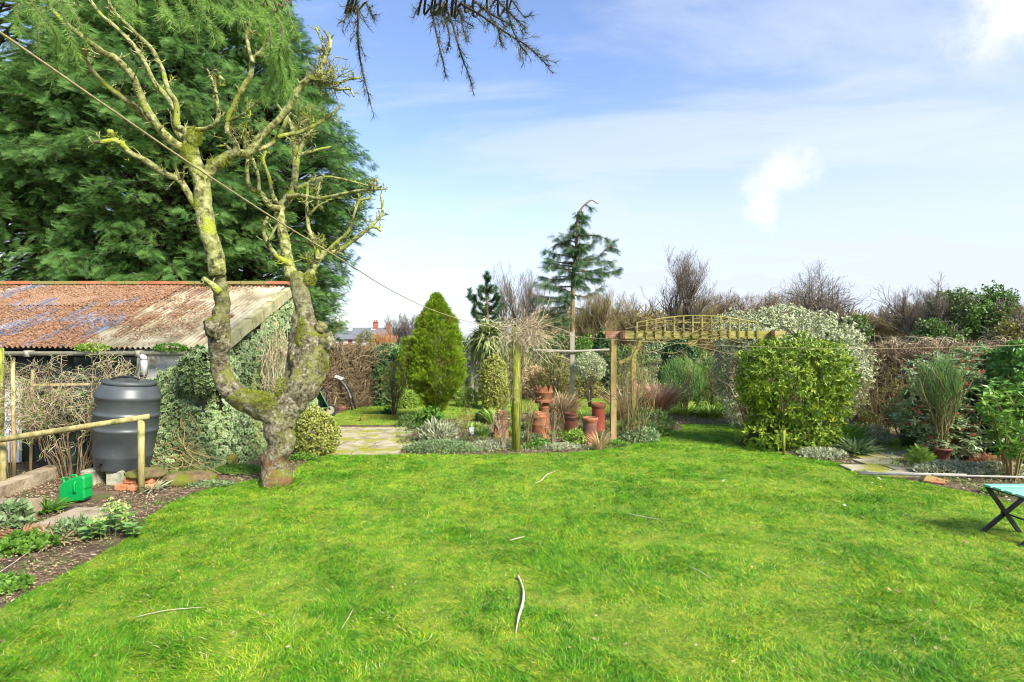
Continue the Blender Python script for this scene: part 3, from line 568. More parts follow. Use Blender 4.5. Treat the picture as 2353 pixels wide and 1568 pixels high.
def rock(name, label, px, py, sx, sy, sz, m, seed, cat='rock', d=None, z=0, rough=.35, group=None):
    b = G(px, py) if d is None else U(px, py, d); n, k = 26, 14; th = np.linspace(0, math.pi, k)[:, None]; ph = np.arange(n)[None]*2*math.pi/n
    u = np.stack([np.sin(th)*np.cos(ph), np.sin(th)*np.sin(ph), np.cos(th)+0*ph], -1); u2 = np.sign(u)*np.abs(u)**.7
    r_ = 1+rough*2*(fbm(u+seed*5, 1.6, seed)-.5); V = (u2*r_[..., None])*np.array([sx, sy, sz])+np.array([b[0], b[1], z+sz*.55]); mb = MB()
    i = np.arange(k-1)[:, None]*n; j = np.arange(n)[None]; j2 = (j+1) % n; mb.add(V.reshape(-1, 3), F4=np.stack([i+j, i+n+j, i+n+j2, i+j2], -1).reshape(-1, 4)); o = mb.build(name, M[m], None, True); return tag(o, label, cat, group)
for px, lab in ((215, 'pale mossy concrete block under the left of the water butt'), (275, 'grey concrete block under the right of the water butt')):
    b = G(px, 1112); mb = MB(); mb.box((b[0], b[1]+.12, .09), (.19 if px < 250 else .22, .42, .19), [[1, .04, 0], [-.04, 1, 0], [0, 0, 1]]); o = mb.build('concrete_block', M['concrete']); bv = o.modifiers.new('b', 'BEVEL'); bv.width = .015; bv.segments = 2; tag(o, lab, 'block')
def can():
    b = G(166, 1157); x, y = b[0], b[1]+.05; t = thing('watering_can', 'bright green flat-sided plastic watering can standing upright beside the blocks', 'watering can', b)
    # outline in metres, x right, z up
    pts = [(-.135, .005), (.125, .03), (.15, .06), (.142, .15), (.15, .17), (.145, .28), (.125, .31), (.07, .30), (.03, .285), (-.02, .275), (-.06, .255), (-.10, .235), (-.125, .215), (-.14, .1)]
    n = len(pts); mb = MB(); V = []
    for dy, sc in ((-.07, .93), (-.055, 1.0), (.055, 1.0), (.07, .93)): V += [(x+q[0]*sc, y+dy, .145+(q[1]-.145)*sc) for q in pts]
    mb.add(V, F4=[(k*n+i, k*n+(i+1) % n, (k+1)*n+(i+1) % n, (k+1)*n+i) for k in range(3) for i in range(n)], ng=[list(range(n))[::-1], list(range(3*n, 4*n))]); o = mb.build('body', M['canplastic'], t); bv = o.modifiers.new('b', 'BEVEL'); bv.width = .006; bv.segments = 2
    mb = MB(); mb.box((x+.015, y-.072, .185), (.095, .006, .12)); mb.build('recess', M['darkgreenplastic'], t)
    mb = MB(); mb.tube(cr([(x+.06, y-.07, .245), (x+.055, y-.09, .225), (x+.055, y-.09, .15), (x+.05, y-.07, .125)], 4), .012, 8); mb.build('grip', M['canplastic'], t, True)
    mb = MB(); mb.tube(cr([(x-.115, y, .19), (x-.13, y, .23), (x-.138, y, .265)], 4), [.017]*4+[.013]*5, 10); mb.tube([(x-.136, y, .26), (x-.14, y, .278)], .018, 10); mb.build('spout', M['canplastic'], t, True)
    mb = MB(); mb.tube(cr([(x-.07, y, .24), (x-.06, y, .295), (x+.0, y, .30), (x+.015, y, .275)], 5), .010, 8); mb.build('carry_loop', M['canplastic'], t, True)
M['darkgreenplastic'] = noisemat('green_plastic_recess', [(.0, .27, .05), (.003, .33, .065)], 3, .45, 0)
can()
t = thing('handrail', 'round wooden handrail sloping down to the left in front of the water butt', 'handrail', G(322, 1134))
mb = MB(); a = U(343, 957, 6.75); b = U(-70, 1022, 6.6); mb.tube([a, (a*.66+b*.34), (a*.33+b*.67), b], [.031, .033, .035, .036], 14, .05, 8); mb.build('rail', M['rail'], t, True)
for px, z in ((322, .0), (3, 0)):
    p = U(px, 0, 6.74); top = U(px, 962 if px > 100 else 1010, 6.74)[2]; mb = MB(); mb.tube([(p[0], 6.76, -.05), (p[0], 6.76, top*.5), (p[0], 6.76, top)], .036 if px > 100 else .033, 14, .04, 8); mb.build('post', M['rail'], t, True)
def post(name, label, px, d, ytop, rad, m, lean=0, sq=False, cat='post', group=None, seed=1):
    p = U(px, ytop, d); mb = MB()
    if sq: mb.box((p[0], d, p[2]/2), (rad*2, rad*2, p[2]))
    else: mb.tube([(p[0], d, 0), (p[0]+lean*.5, d, p[2]*.5), (p[0]+lean, d, p[2])], rad, 12, .08, 6)
    o = mb.build(name, M[m], None, not sq)
    if sq: bv = o.modifiers.new('b', 'BEVEL'); bv.width = .006
    return tag(o, label, cat, group)
post('garden_post', 'greenish post at the far left edge of the picture', 1, 7.2, 800, .038, 'algae')
post('garden_post', 'thin brown stake standing in front of the white door behind the rail', 33, 7.1, 832, .022, 'wood', -.02)
post('garden_post', 'thin post behind the climber beside the barrel', 70, 7.6, 850, .02, 'wood', .03)
mb = MB(); mb.beam(U(75, 885, 7.4), U(205, 883, 7.4), .03, .03); tag(mb.build('trellis_bar', M['wood']), 'thin pale bar running through the bare climber', 'bar')
mb = MB(); mb.beam(G(-60, 1165)+[0, 0, .07], G(150, 1085)+[0, 0, .07], .2, .15); o = mb.build('timber_sleeper', M['stone']); tag(o, 'long timber sleeper running back towards the climber roots', 'sleeper')
mb = MB(); mb.beam(G(-80, 1190)+[0, 0, .08], G(80, 1188)+[0, 0, .08], .2, .17); o = mb.build('timber_sleeper', M['stone']); tag(o, 'short stone kerb at left edge beside the green grassy tuft', 'sleeper')
# bricks and rocks
t = thing('brick_pile', 'small stack of orange bricks topped with moss beside the rail post', 'brick pile', G(300, 1130))
b0 = G(300, 1130); rg = np.random.default_rng(9)
for i, (dx, z, dy) in enumerate(((-.13, .04, .0), (.03, .04, -.02), (.18, .04, .03), (-.05, .115, .04), (.13, .115, .05))):
    mb = MB(); a = rg.normal()*.12; mb.box((b0[0]+dx, b0[1]+.12+dy, z), (.14, .22, .07), [[math.cos(a), -math.sin(a), 0], [math.sin(a), math.cos(a), 0], [0, 0, 1]]); o = mb.build('brick', M['brick'], t); bv = o.modifiers.new('b', 'BEVEL'); bv.width = .01; bv.segments = 2
def ellips(c, rad, n=24, k=12, seed=0, rough=.2):
    th = np.linspace(0, math.pi, k)[:, None]; ph = np.arange(n)[None]*2*math.pi/n; u = np.stack([np.sin(th)*np.cos(ph), np.sin(th)*np.sin(ph), np.cos(th)+0*ph], -1)
    V = u*(1+rough*2*(fbm(u+seed*5, 2, seed)-.5))[..., None]*np.array(rad)+np.array(c); i = np.arange(k-1)[:, None]*n; j = np.arange(n)[None]; j2 = (j+1) % n
    return V.reshape(-1, 3), np.stack([i+j, i+n+j, i+n+j2, i+j2], -1).reshape(-1, 4)
mb = MB(); V, f = ellips((b0[0]+.06, b0[1]+.2, .17), (.24, .2, .07), seed=3); mb.add(V, F4=f); mb.build('moss_cap', M['mossrock'], t, True)
rock('rock', 'low brown mossy rock nearest the lawn between the bricks and the tree trunk', 435, 1112, .30, .2, .10, 'mossrock', 2)
rock('rock', 'mossy boulder behind the low brown rock under the ivy', 510, 1070, .22, .16, .11, 'mossrock', 3)
rock('rock', 'square mossy rock just left of the tree trunk', 560, 1052, .22, .18, .16, 'mossrock', 4)
rock('rock', 'small bare brown stone between the ivy and the square mossy rock', 533, 1047, .1, .09, .09, 'stone', 5)
rock('rock', 'tan stone in the brown leaves at the left of the central bed', 988, 1030, .08, .07, .05, 'stone', 6)
rock('rock', 'rounded stone at the left frame edge beside the path', 5, 1180, .12, .1, .09, 'stone', 8)

# ---------------------------------------------------------------- ivy on the gable and sprawling down
def ivy():
    rg = np.random.default_rng(21); t = thing('ivy', 'large cream edged ivy covering the shed gable and spilling down to the rocks', 'ivy', (-4.6, 8.2, 0)); mb = MB()
    # hump over the corner and down to the rocks
    P = []; Nn = []
    n = 21000; u = rg.random(n)*1.06-.06; z = rg.random(n)*1.45; sp = .15+.95*(1-z/1.5)**1.2
    # front face, from the butt to the corner and round along the gable
    ang = u*1.9                                   # position along the path
    px_ = np.where(ang < 1.0, -5.45+ang*.95, -4.5+.0*ang); py_ = np.where(ang < 1.0, 8.3, 8.3+(ang-1.0)*3.2)
    nx = np.where(ang < 1.0, -.05, 1.0); ny = np.where(ang < 1.0, -1.0, -.35); bl = np.clip((ang-.8)/.4, 0, 1); nx = bl*.95; ny = -(1-bl)-.3*bl
    Q = np.stack([px_, py_, z], 1); lump = fbm(Q, 1.6, 31); bulge = sp*(.42+.55*lump)*np.where(ang < 1.2, 1, .6)
    zc = 1.05+.55*np.clip(ang/.95, 0, 1)+.0*z+np.clip((ang-1)*.75, 0, 1.0)*.9
    z2 = z/1.45*zc; Q = np.stack([px_+nx*bulge*(.9), py_+ny*bulge*.8, z2], 1)+rg.normal(size=(n, 3))*.04; N = np.stack([nx, ny, .35+0*nx], 1)
    k = (z2 > .02) & (vn(Q, 3.2, 5) > .12); P.append(Q[k]); Nn.append(N[k])
    # upper gable sheet
    n = 21000; yy = rg.uniform(8.2, 12.3, n); zz = rg.random(n); top = np.interp(yy, [8.2, 11.05, 12.3], [1.42, 2.62, 1.7])+.10*(vn(np.stack([yy, yy*0, yy*0], 1), 3, 2)-.5); lo = .2
    Q = np.stack([-4.38+.28*fbm(np.stack([yy, zz*3, yy*0], 1), 1.8, 7)+rg.random(n)*.06, yy, lo+(top-lo)*zz], 1); k = vn(Q, 2.6, 15) > .13; P.append(Q[k]); Nn.append(np.tile([1, -.7, .3], (k.sum(), 1)))
    P = np.concatenate(P); Nn = norm(np.concatenate(Nn)); m = len(P)
    D = np.array([0, -.1, -1.])+rg.normal(size=(m, 3))*.55; N = Nn+rg.normal(size=(m, 3))*.45+[0, -.1, .25]
    mb.inst(IVY, P, D, N, rg.uniform(.035, .085, m), rg); mb.build('leaves', M['ivy'], t)
    # trailing stems, leaves at the foot, under the butt
    P = []; mb = MB()
    for k in range(26):
        a = np.array([rg.uniform(-5.5, -4.2), rg.uniform(7.5, 8.1), rg.uniform(.5, .9)]); q = [a+np.array([rg.normal()*.12*i, -.09*i, -a[2]*.22*i]) for i in range(5)]; q = cr(q, 3); mb.tube(q, .006, 4)
    for k in range(9):
        a = G(255+rg.uniform(-10, 60), 1095)+[0, 0, .12]; q = [a+np.array([-.05*i*rg.uniform(.2, 1.4), -.06*i, -.03*i+.03*math.sin(i)]) for i in range(5)]; q = cr(q, 4); mb.tube(q, .005, 4); P.append(q)
    Pq = np.concatenate(P); Pq = np.repeat(Pq, 5, 0)+rg.normal(size=(len(Pq)*5, 3))*.03; mb2 = MB(); mb2.inst(IVY, Pq, rg.normal(size=Pq.shape)+[0, 0, -.4], [0, -.6, .8]+rg.normal(size=Pq.shape)*.4, rg.uniform(.03, .07, len(Pq)), rg)
    mb2.build('trailing_leaves', M['euon'], t); mb.build('stems', M['twigolive'], t)
    # bald patch of bare stems
    mb = MB(); n = 260; y = rg.uniform(9.2, 10.4, n); z = rg.uniform(.9, 1.9, n); A = np.stack([np.full(n, -4.02), y, z], 1); d = rg.normal(size=(n, 3))*[.1, .6, 1]; d = norm(d)*rg.uniform(.15, .45, (n, 1))
    mb.tubes(np.stack([A, A+d*.5+rg.normal(size=A.shape)*.03, A+d], 1), np.full((n, 3), .006), 3, rg=rg); mb.build('bare_stems', M['twigpale'], t)
ivy()
shrub('ivy_clump', 'yellow green ivy mound spilling on the shed corner just right of the gutter end', 455, 900, 90, 800, M['ivy'], .06, 1400, IVY, d=7.9, stem=False, cat='ivy', zlow=905, seed=8)

# ---------------------------------------------------------------- bare climber tangle by the shed
def tangle(name, label, px, py, wpx, ytop, d, n, seed, m='twigpale', leaf=None, nleaf=0, lsz=.04, base_spread=.25, r0=.009, cat='climber', top_bias=1.0, levels=((7, .5, .7), (5, .35, .9)), group=None):
    rg = np.random.default_rng(seed); b = np.array([(px-CX)/F*d, d, 0.]); rw = wpx/2/F*d; h = H+(CY-ytop)/F*d; t = thing(name, label, cat, b, group)
    mb = MB(); k = 7; az = rg.uniform(0, 6.283, n); q = np.sqrt(rg.random(n)); P = np.zeros((n, k, 3))
    for i in range(k):
        s = i/(k-1); P[:, i, 0] = b[0]+np.cos(az)*q*rw*(base_spread+(1-base_spread)*s); P[:, i, 1] = b[1]+np.sin(az)*q*min(rw, .5)*(base_spread+(1-base_spread)*s); P[:, i, 2] = s*h*(.6+.4*rg.random(n))
        if i: P[:, i] += rg.normal(size=(n, 3))*rw*.09*s
    Rr = r0*rg.uniform(.5, 1.1, n)[:, None]*np.linspace(1, .5, k)[None]; mb.tubes(P, Rr, 5, rg=rg); mb.build('canes', M['twigbrown' if m == 'twigpale' else m], t, True)
    mb = MB(); p, r_ = P, Rr
    for mm, ll, an in levels:
        p, r_ = grow(p, r_, mm, h*ll*.55, an, 6, -.02, .5, .45*top_bias, rr=.7, rg=rg); r_ = np.maximum(r_, .0022); mb.tubes(p, r_, 3, rg=rg)
    mb.build('twigs', M[m], t)
    if nleaf:
        e = p.reshape(-1, 3); e = e[rg.choice(len(e), min(nleaf, len(e)), replace=False)]; mb = MB(); mb.inst(SLIM if leaf != 'euon' else LEAF, e, rg.normal(size=e.shape)+[0, 0, .3], rg.normal(size=e.shape), rg.uniform(lsz*.6, lsz*1.4, len(e)), rg); mb.build('leaves', M[leaf], t)
    return t
tangle('climber', 'large bare climber tangled in front of the shed behind the handrail', 170, 1090, 300, 812, 7.55, 44, 4, leaf='green', nleaf=1500, lsz=.05, levels=((9, .5, .8), (6, .3, .9)))
tangle('climber', 'thin bare climber behind the post at far left', 30, 1090, 130, 815, 7.3, 14, 14, leaf='green', nleaf=600, lsz=.05)

# ---------------------------------------------------------------- the old pollarded apple tree
def apple():
    base = G(632, 1112); t = thing('old_tree', 'old gnarled leafless tree with a mossy forked trunk and pollarded limbs', 'tree', base)
    D0 = base[1]; rg = np.random.default_rng(3); allP = []
    def A(zx, zy): return zx*.4299, zy*.4299
    def B(zx, zy): return (500+zx/1.7425)*.6128, (1000+zy/1.7425)*.6128
    def limb(pts, conv, d0, d1, sc=.43, nz=.28, n=12, m=5, name=None, ends=.9):
        Q = []; k = len(pts)
        for i, (zx, zy, r) in enumerate(pts):
            d = d0+(d1-d0)*i/(k-1); px, py = conv(zx, zy); p = U(px, py, d); p[2] = max(p[2], -.05); Q.append([*p, r*sc/F*d*.88])
        Q = np.array(Q); Q[1:-1, :3] += rg.normal(size=(k-2, 3))*Q[1:-1, 3:4]*.10; Q = cr(Q, m*(3 if sc < .4 else 1)); return Q[:, :3], Q[:, 3]*(1+.10*(vn(Q[:, :3], 7, 3)-.5))
    mb = MB()
    b = [(930, 1445, 150), (925, 1405, 112), (930, 1330, 92), (938, 1250, 88), (942, 1150, 94), (950, 1060, 104), (955, 985, 116)]
    P, r = limb(b, B, D0, D0, .3517, .3); mb.tube(P, r, 44, .20, 7)
    P, r = limb([(960, 1030, 100), (1010, 900, 118), (1085, 790, 118), (1130, 690, 116), (1165, 600, 112), (1175, 520, 98), (1150, 430, 76), (1130, 350, 64), (1110, 200, 60), (1085, 110, 62), (1060, 50, 52)], B, D0, D0+.35, .3517); mb.tube(P, r, 44, .26, 6)
    P, r = limb([(960, 930, 60), (1030, 780, 60), (1060, 600, 62), (1070, 460, 60), (1090, 330, 50), (1110, 260, 40)], B, D0+.12, D0+.3, .3517); mb.tube(P, r, 30, .24, 8)
    for c, rad, sd in ((B(1265, 490)+(.16,), (.11, .12, .12), 3), (B(1205, 600)+(.14,), (.13, .14, .20), 4), (B(1180, 720)+(.1,), (.13, .14, .16), 6), (B(1225, 400)+(.2,), (.08, .09, .08), 7), (B(1080, 560)+(.1,), (.13, .12, .20), 8)):
        V, f = ellips(U(c[0], c[1], D0+c[2]), rad, 30, 18, sd, .45); mb.add(V, F4=f)
    mb.build('trunk', M['trunk'], t, True)
    mb = MB(); P, r = limb([(1000, 1000, 84), (900, 945, 92), (800, 900, 82), (700, 845, 80), (622, 780, 76), (575, 690, 67), (562, 580, 63), (560, 500, 70), (566, 430, 74), (578, 340, 60), (580, 260, 56), (572, 180, 56), (560, 60, 55), (545, -30, 54)], B, D0, D0-.45, .3517); mb.tube(P, r, 40, .22, 7)
    for c, rad, sd in ((B(520, 400)+(-.4,), (.1, .1, .13), 9), (B(500, 95)+(-.4,), (.09, .08, .05), 10)): V, f = ellips(U(c[0], c[1], D0+c[2]), rad, 20, 12, sd, .7); mb.add(V, F4=f)
    mb.build('forked_trunk', M['trunk'], t, True)
    dl = D0-.45; dr = D0+.35
    LIMBS = [
     ([(1165, 1474, 50), (1150, 1350, 50), (1110, 1230, 50), (1085, 1100, 48), (1075, 980, 46), (1050, 900, 45), (1020, 800, 42), (1010, 720, 34), (985, 690, 26)], dl, dl-.1),
     ([(1000, 800, 34), (930, 770, 27), (860, 690, 26), (790, 600, 24), (740, 480, 21), (700, 400, 20), (610, 310, 18), (560, 285, 17), (450, 205, 16), (330, 110, 13), (240, 0, 12), (200, -60, 11)], dl, dl-1.0),
     ([(900, 740, 22), (800, 640, 20), (720, 570, 20), (650, 520, 17), (560, 450, 14), (490, 370, 13), (455, 290, 12), (480, 265, 10)], dl, dl-.7),
     ([(1000, 760, 30), (950, 700, 25), (930, 640, 22), (920, 560, 18), (830, 450, 15), (790, 370, 13), (740, 280, 13), (690, 220, 12), (600, 130, 11), (540, 80, 10), (480, 0, 10), (440, -50, 9)], dl, dl+.3),
     ([(945, 690, 22), (940, 560, 16), (900, 480, 15), (870, 380, 14), (830, 300, 13), (800, 250, 12), (700, 150, 10), (600, 50, 9), (570, -40, 8)], dl, dl-.4),
     ([(960, 690, 22), (1000, 690, 16), (1100, 690, 14), (1165, 640, 13), (1160, 540, 12), (1150, 480, 12), (1165, 410, 12), (1195, 430, 9)], dl, dl-.3),
     ([(1158, 500, 9), (1140, 450, 8), (1125, 400, 7), (1105, 370, 6)], dl-.25, dl-.3),
     ([(1080, 1000, 36), (1110, 930, 38), (1170, 870, 34), (1250, 830, 32), (1330, 815, 26), (1400, 720, 22), (1480, 650, 20), (1550, 560, 20), (1590, 480, 19), (1640, 430, 18), (1700, 400, 16), (1735, 310, 14), (1765, 230, 13), (1743, 172, 8)], dl, dl+.1),
     ([(1230, 845, 24), (1265, 790, 19), (1215, 700, 17), (1220, 630, 16), (1260, 550, 17), (1310, 460, 16), (1340, 400, 15), (1350, 320, 15), (1400, 270, 11), (1410, 220, 10), (1393, 190, 9)], dl, dl-.4),
     ([(1352, 340, 12), (1330, 260, 11), (1320, 180, 10), (1335, 130, 8), (1300, 120, 6)], dl-.3, dl-.4),
     ([(1230, 650, 10), (1300, 610, 9), (1360, 560, 8), (1420, 500, 6)], dl-.2, dl-.5),
     ([(1640, 435, 15), (1690, 430, 13), (1760, 450, 11), (1820, 440, 8), (1860, 425, 7), (1918, 418, 6)], dl+.1, dl+.3),
     ([(1750, 450, 9), (1790, 475, 8), (1840, 480, 7), (1870, 480, 6), (1892, 517, 5)], dl+.15, dl+.1),
     ([(1735, 270, 7), (1715, 210, 6), (1690, 150, 6)], dl+.1, dl+.1),
     ([(1765, 450, 7), (1775, 400, 8), (1780, 370, 7)], dl+.1, dl+.1),
     ([(1310, 820, 20), (1380, 800, 16), (1450, 765, 14), (1500, 710, 13), (1530, 640, 11)], dl, dl+.4),
     ([(1480, 735, 13), (1540, 720, 13), (1610, 705, 12), (1690, 665, 11), (1770, 620, 10), (1817, 560, 7)], dl+.2, dl+.5),
     ([(1065, 1120, 26), (1010, 1040, 20), (960, 960, 20), (880, 930, 18), (780, 860, 18), (700, 820, 17), (640, 765, 18), (600, 740, 19), (590, 698, 17)], dl, dl-.5),
     ([(640, 765, 15), (600, 752, 14), (540, 762, 13), (485, 760, 9)], dl-.45, dl-.6),
     ([(960, 960, 12), (960, 930, 9), (975, 925, 6)], dl-.15, dl-.2),
     ([(1560, 1490, 40), (1545, 1425, 34), (1535, 1380, 32), (1520, 1280, 30), (1500, 1180, 30), (1495, 1110, 30), (1530, 1070, 26), (1565, 1010, 21), (1580, 900, 20), (1580, 840, 20), (1572, 740, 19), (1550, 660, 14), (1480, 560, 8)], dr, dr+.4),
     ([(1500, 1120, 22), (1440, 1100, 18), (1390, 1030, 16), (1340, 1010, 14), (1320, 920, 12), (1325, 850, 9)], dr, dr-.3),
     ([(1385, 1030, 12), (1380, 940, 10), (1350, 850, 8)], dr-.2, dr-.2),
     ([(1480, 1090, 15), (1455, 1030, 12), (1440, 950, 10), (1408, 860, 9), (1422, 810, 7)], dr, dr+.1),
     ([(1560, 1420, 20), (1480, 1370, 16), (1430, 1300, 14), (1408, 1230, 12), (1430, 1160, 9)], dr, dr-.3),
     ([(1435, 1290, 9), (1470, 1220, 7), (1490, 1190, 5)], dr-.2, dr-.2),
     ([(1585, 860, 14), (1620, 760, 12), (1660, 700, 9), (1720, 640, 7)], dr+.3, dr+.5),
     ([(1590, 830, 11), (1640, 820, 10), (1700, 800, 8), (1775, 785, 6)], dr+.3, dr+.5),
     ([(1575, 1010, 13), (1630, 990, 10), (1680, 960, 8), (1760, 945, 7), (1900, 975, 6), (1990, 1000, 4)], dr+.2, dr+.5),
     ([(1540, 1060, 16), (1600, 1045, 13), (1700, 1062, 12), (1800, 1045, 10), (1920, 1020, 9), (2055, 1012, 6)], dr+.1, dr-.3),
     ([(2000, 1015, 7), (2015, 985, 6), (2012, 955, 4)], dr-.28, dr-.3),
     ([(1610, 1500, 34), (1655, 1470, 28), (1690, 1400, 24), (1740, 1350, 19), (1800, 1345, 15), (1880, 1290, 13), (1960, 1230, 11), (2012, 1180, 9), (2046, 1130, 9), (2035, 1038, 7)], dr, dr+.3),
     ([(1750, 1345, 13), (1795, 1300, 12), (1860, 1240, 10), (1888, 1160, 8), (1920, 1080, 8), (1975, 1060, 6), (1980, 1040, 4)], dr+.1, dr+.1),
     ([(1980, 1215, 8), (2010, 1218, 8), (2035, 1236, 6)], dr+.22, dr+.2),
     ([(1920, 1090, 7), (1918, 1060, 6), (1915, 1035, 5)], dr+.1, dr+.1),
     ([(1700, 1390, 16), (1685, 1310, 11), (1650, 1220, 11), (1640, 1100, 10), (1645, 980, 7)], dr, dr+.2),
     ([(1650, 1150, 9), (1700, 1105, 8), (1755, 1072, 5)], dr+.1, dr+.1),
     ([(1700, 1110, 8), (1700, 1020, 7), (1730, 930, 6)], dr+.1, dr+.2),
     ([(1250, 820, 12), (1215, 785, 9), (1200, 770, 7)], dl, dl-.1),
     ([(1310, 800, 12), (1310, 740, 9), (1325, 710, 7)], dl, dl-.1),
     ([(1170, 1560, 30), (1130, 1520, 18), (1085, 1485, 12)], dl, dl-.15),
    ]
    LP = []
    for i, (pts, d0, d1) in enumerate(LIMBS):
        P, r = limb(pts, A, d0, d1); mb = MB(); mb.tube(P, r*1.0, 14, .20, 14); mb.build('limb', M['bark'], t, True); LP.append((P, r))
    mb = MB()
    for P, r in LP:
        n = max(2, int(np.linalg.norm(np.diff(P, axis=0), axis=1).sum()*15)); q = P[None]; rr = r[None]
        # resample to a common array for grow
        p1, r1 = grow(q, np.minimum(rr, .016), n, .20, 1.05, 5, .12, .55, .1, rr=.55, rg=rg, endr=.6); r1 = np.maximum(r1, .003); mb.tubes(p1, r1, 4, rg=rg)
        k = rg.random(len(p1)) < .6; 
        if k.any(): p2, r2 = grow(p1[k], r1[k], 3, .10, .9, 4, .1, .6, .4, rr=.8, rg=rg, endr=.7); mb.tubes(p2, np.maximum(r2, .0025), 3, rg=rg)
    # dense twiggy knots at the ends of the two right limbs
    for px, py, d, s, n in ((1690, 430, dl+.05, .30, 13), (1780, 440, dl+.15, .3, 14), (1620, 720, dr+.3, .3, 16), (1640, 640, dr+.4, .28, 12), (1700, 1330, dr+.05, .2, 20), (1300, 740, dl, .22, 16), (1990, 1010, dr-.28, .15, 10), (1730, 310, dl+.1, .15, 10), (1650, 1400, dr, .14, 14)):
        c = U(*A(px, py), d); st = np.stack([c+rg.normal(size=(n, 3))*s*.25, c+rg.normal(size=(n, 3))*s*.3+[0, 0, .05]], 1); p1, r1 = grow(st, np.full((n, 2), .009), 3, s, .8, 5, .15, .6, .0, rr=.8, rg=rg); mb.tubes(p1, r1, 4, rg=rg); p2, r2 = grow(p1, r1, 2, s*.4, .9, 4, .1, .6, .3, rr=.7, rg=rg); mb.tubes(p2, np.maximum(r2, .0028), 3, rg=rg)
    mb.build('twigs', M['bark'], t, True)
    # moss cushions
    mb = MB()
    for c, rad, n in ((A(1035, 735)+(dl-.1,), (.09, .08, .11), 2600), (A(1650, 1495)+(dr-.02,), (.09, .08, .08), 2400), (B(760, 850)+(dl+.25,), (.28, .12, .07), 3600), (B(860, 900)+(D0-.15,), (.16, .13, .07), 1800), (B(1100, 440)+(D0+.05,), (.06, .08, .2), 2200), (B(975, 800)+(D0-.05,), (.09, .09, .14), 2200), (B(1235, 620)+(D0+.08,), (.07, .1, .16), 1800), (A(1010, 820)+(dl-.12,), (.09, .07, .12), 1500), (A(1170, 870)+(dl-.02,), (.12, .08, .05), 900)):
        leafball(mb, U(c[0], c[1], c[2]), rad, n, .022, SLIM, .45, rg, zmin=-5)
    mb.build('moss', M['moss'], t)
    for i, (px, py, r_) in enumerate(((612, 1116, .1), (664, 1110, .1))): tuft('grass_tuft', ('longer grass against the left side of the old trunk foot', 'longer grass against the right side of the old trunk foot')[i], px, py, M['grass'], .16, 160, BLADE, .8, 'grass', r=r_, seed=90+i)
    tuft('grass_tuft', 'long grass tuft round the foot of the old tree trunk', 640, 1118, M['grass'], .13, 420, BLADE, 1.1, 'grass', r=.27, seed=4)
apple()

# ---------------------------------------------------------------- tall dark conifers on the left
def leyland(name, label, cx, cy, prof, nb, nf, seed, trunk_h=13):
    rg = np.random.default_rng(seed); t = thing(name, label, 'tree', (cx, cy, 0)); mb = MB(); mb.tube([(cx, cy, 0), (cx+.1, cy, trunk_h*.5), (cx, cy, trunk_h)], [.32, .2, .05], 12, .1, 2); mb.build('trunk', M['twigbrown'], t, True)
    zs, rs = zip(*prof); az = rg.uniform(0, 2*math.pi, nb); az = np.where(rg.random(nb) < .6, -math.pi/2+(rg.random(nb)-.5)*math.pi*1.2, az); z = rg.uniform(zs[0], zs[-1], nb)
    rad = np.interp(z, zs, rs); u = np.stack([np.cos(az), np.sin(az), np.zeros(nb)], 1)
    rad = rad*(.80+.36*fbm(np.stack([np.cos(az)*2, np.sin(az)*2, z*.9], 1), 1.2, seed)+rg.normal(size=nb)*.045)
    tip = np.array([cx, cy, 0])+u*rad[:, None]+np.stack([0*z, 0*z, z], 1); L = rg.uniform(1.0, 2.0, nb); tw = rg.normal(size=nb)*.35
    dirv = norm(u*1.0+np.stack([-u[:, 1]*tw, u[:, 0]*tw, rg.normal(size=nb)*.26-.08+.3*(z > zs[-1]*.6)], 1)); side = norm(np.cross(dirv, [0, 0, 1.]))
    k = 6; s = np.linspace(0, 1, k); q = tip[:, None]-dirv[:, None]*L[:, None, None]*(1-s)[None, :, None]; q[:, :, 2] += (.28*L[:, None]*(s*(1-s))[None])*1.6-.0*s; root = np.stack([np.full(nb, cx), np.full(nb, cy), np.maximum(z-rad*.25, .5)], 1)
    q = np.concatenate([root[:, None], q], 1); bb = MB(); q[:, 1:, 2] -= .10; bb.tubes(q, np.linspace(.03, .004, k+1)[None]*np.ones((nb, 1)), 4, rg=rg); bb.build('branches', M['darkbranch'], t)
    tt = 1-rg.random((nb, nf))**.8*.95; wd = (1-tt)*.70+.06; sg = (rg.random((nb, nf))*2-1); lat = sg*wd*L[:, None]*.40
    P = tip[:, None]-dirv[:, None]*(L[:, None]*(1-tt))[..., None]+side[:, None]*lat[..., None]; P[:, :, 2] += (.45*L[:, None]*(tt*(1-tt)))-.12*np.abs(lat)-rg.random((nb, nf))*.26*(1-tt)+rg.normal(size=(nb, nf))*.04
    D = dirv[:, None]*.8+side[:, None]*(sg*.8)[..., None]+rg.normal(size=P.shape)*.36+np.array([0, 0, -.08]); N = np.array([0, 0, .8])+rg.normal(size=P.shape)*.35+dirv[:, None]*.75
    P = P.reshape(-1, 3); D = D.reshape(-1, 3); N = N.reshape(-1, 3); S_ = rg.uniform(.13, .27, len(P)); br = np.repeat(rg.random(nb), nf)*.6+rg.random(len(P))*.4
    mb = MB(); mb.inst(FROND, P, D, N, S_, rg, r=br, Wf=np.full(len(P), 1.15)); mb.build('crown', M['leyland'], t)
leyland('cypress_tree', 'huge dark green cypress with feathery sprays rising behind the shed', -8.8, 15.7, [(2.1, 3.0), (2.75, 4.1), (3.3, 4.05), (4.4, 4.3), (5.5, 4.8), (6.6, 4.8), (8.2, 3.9), (10.8, 2.8), (13.5, 2.0)], 1500, 84, 5)
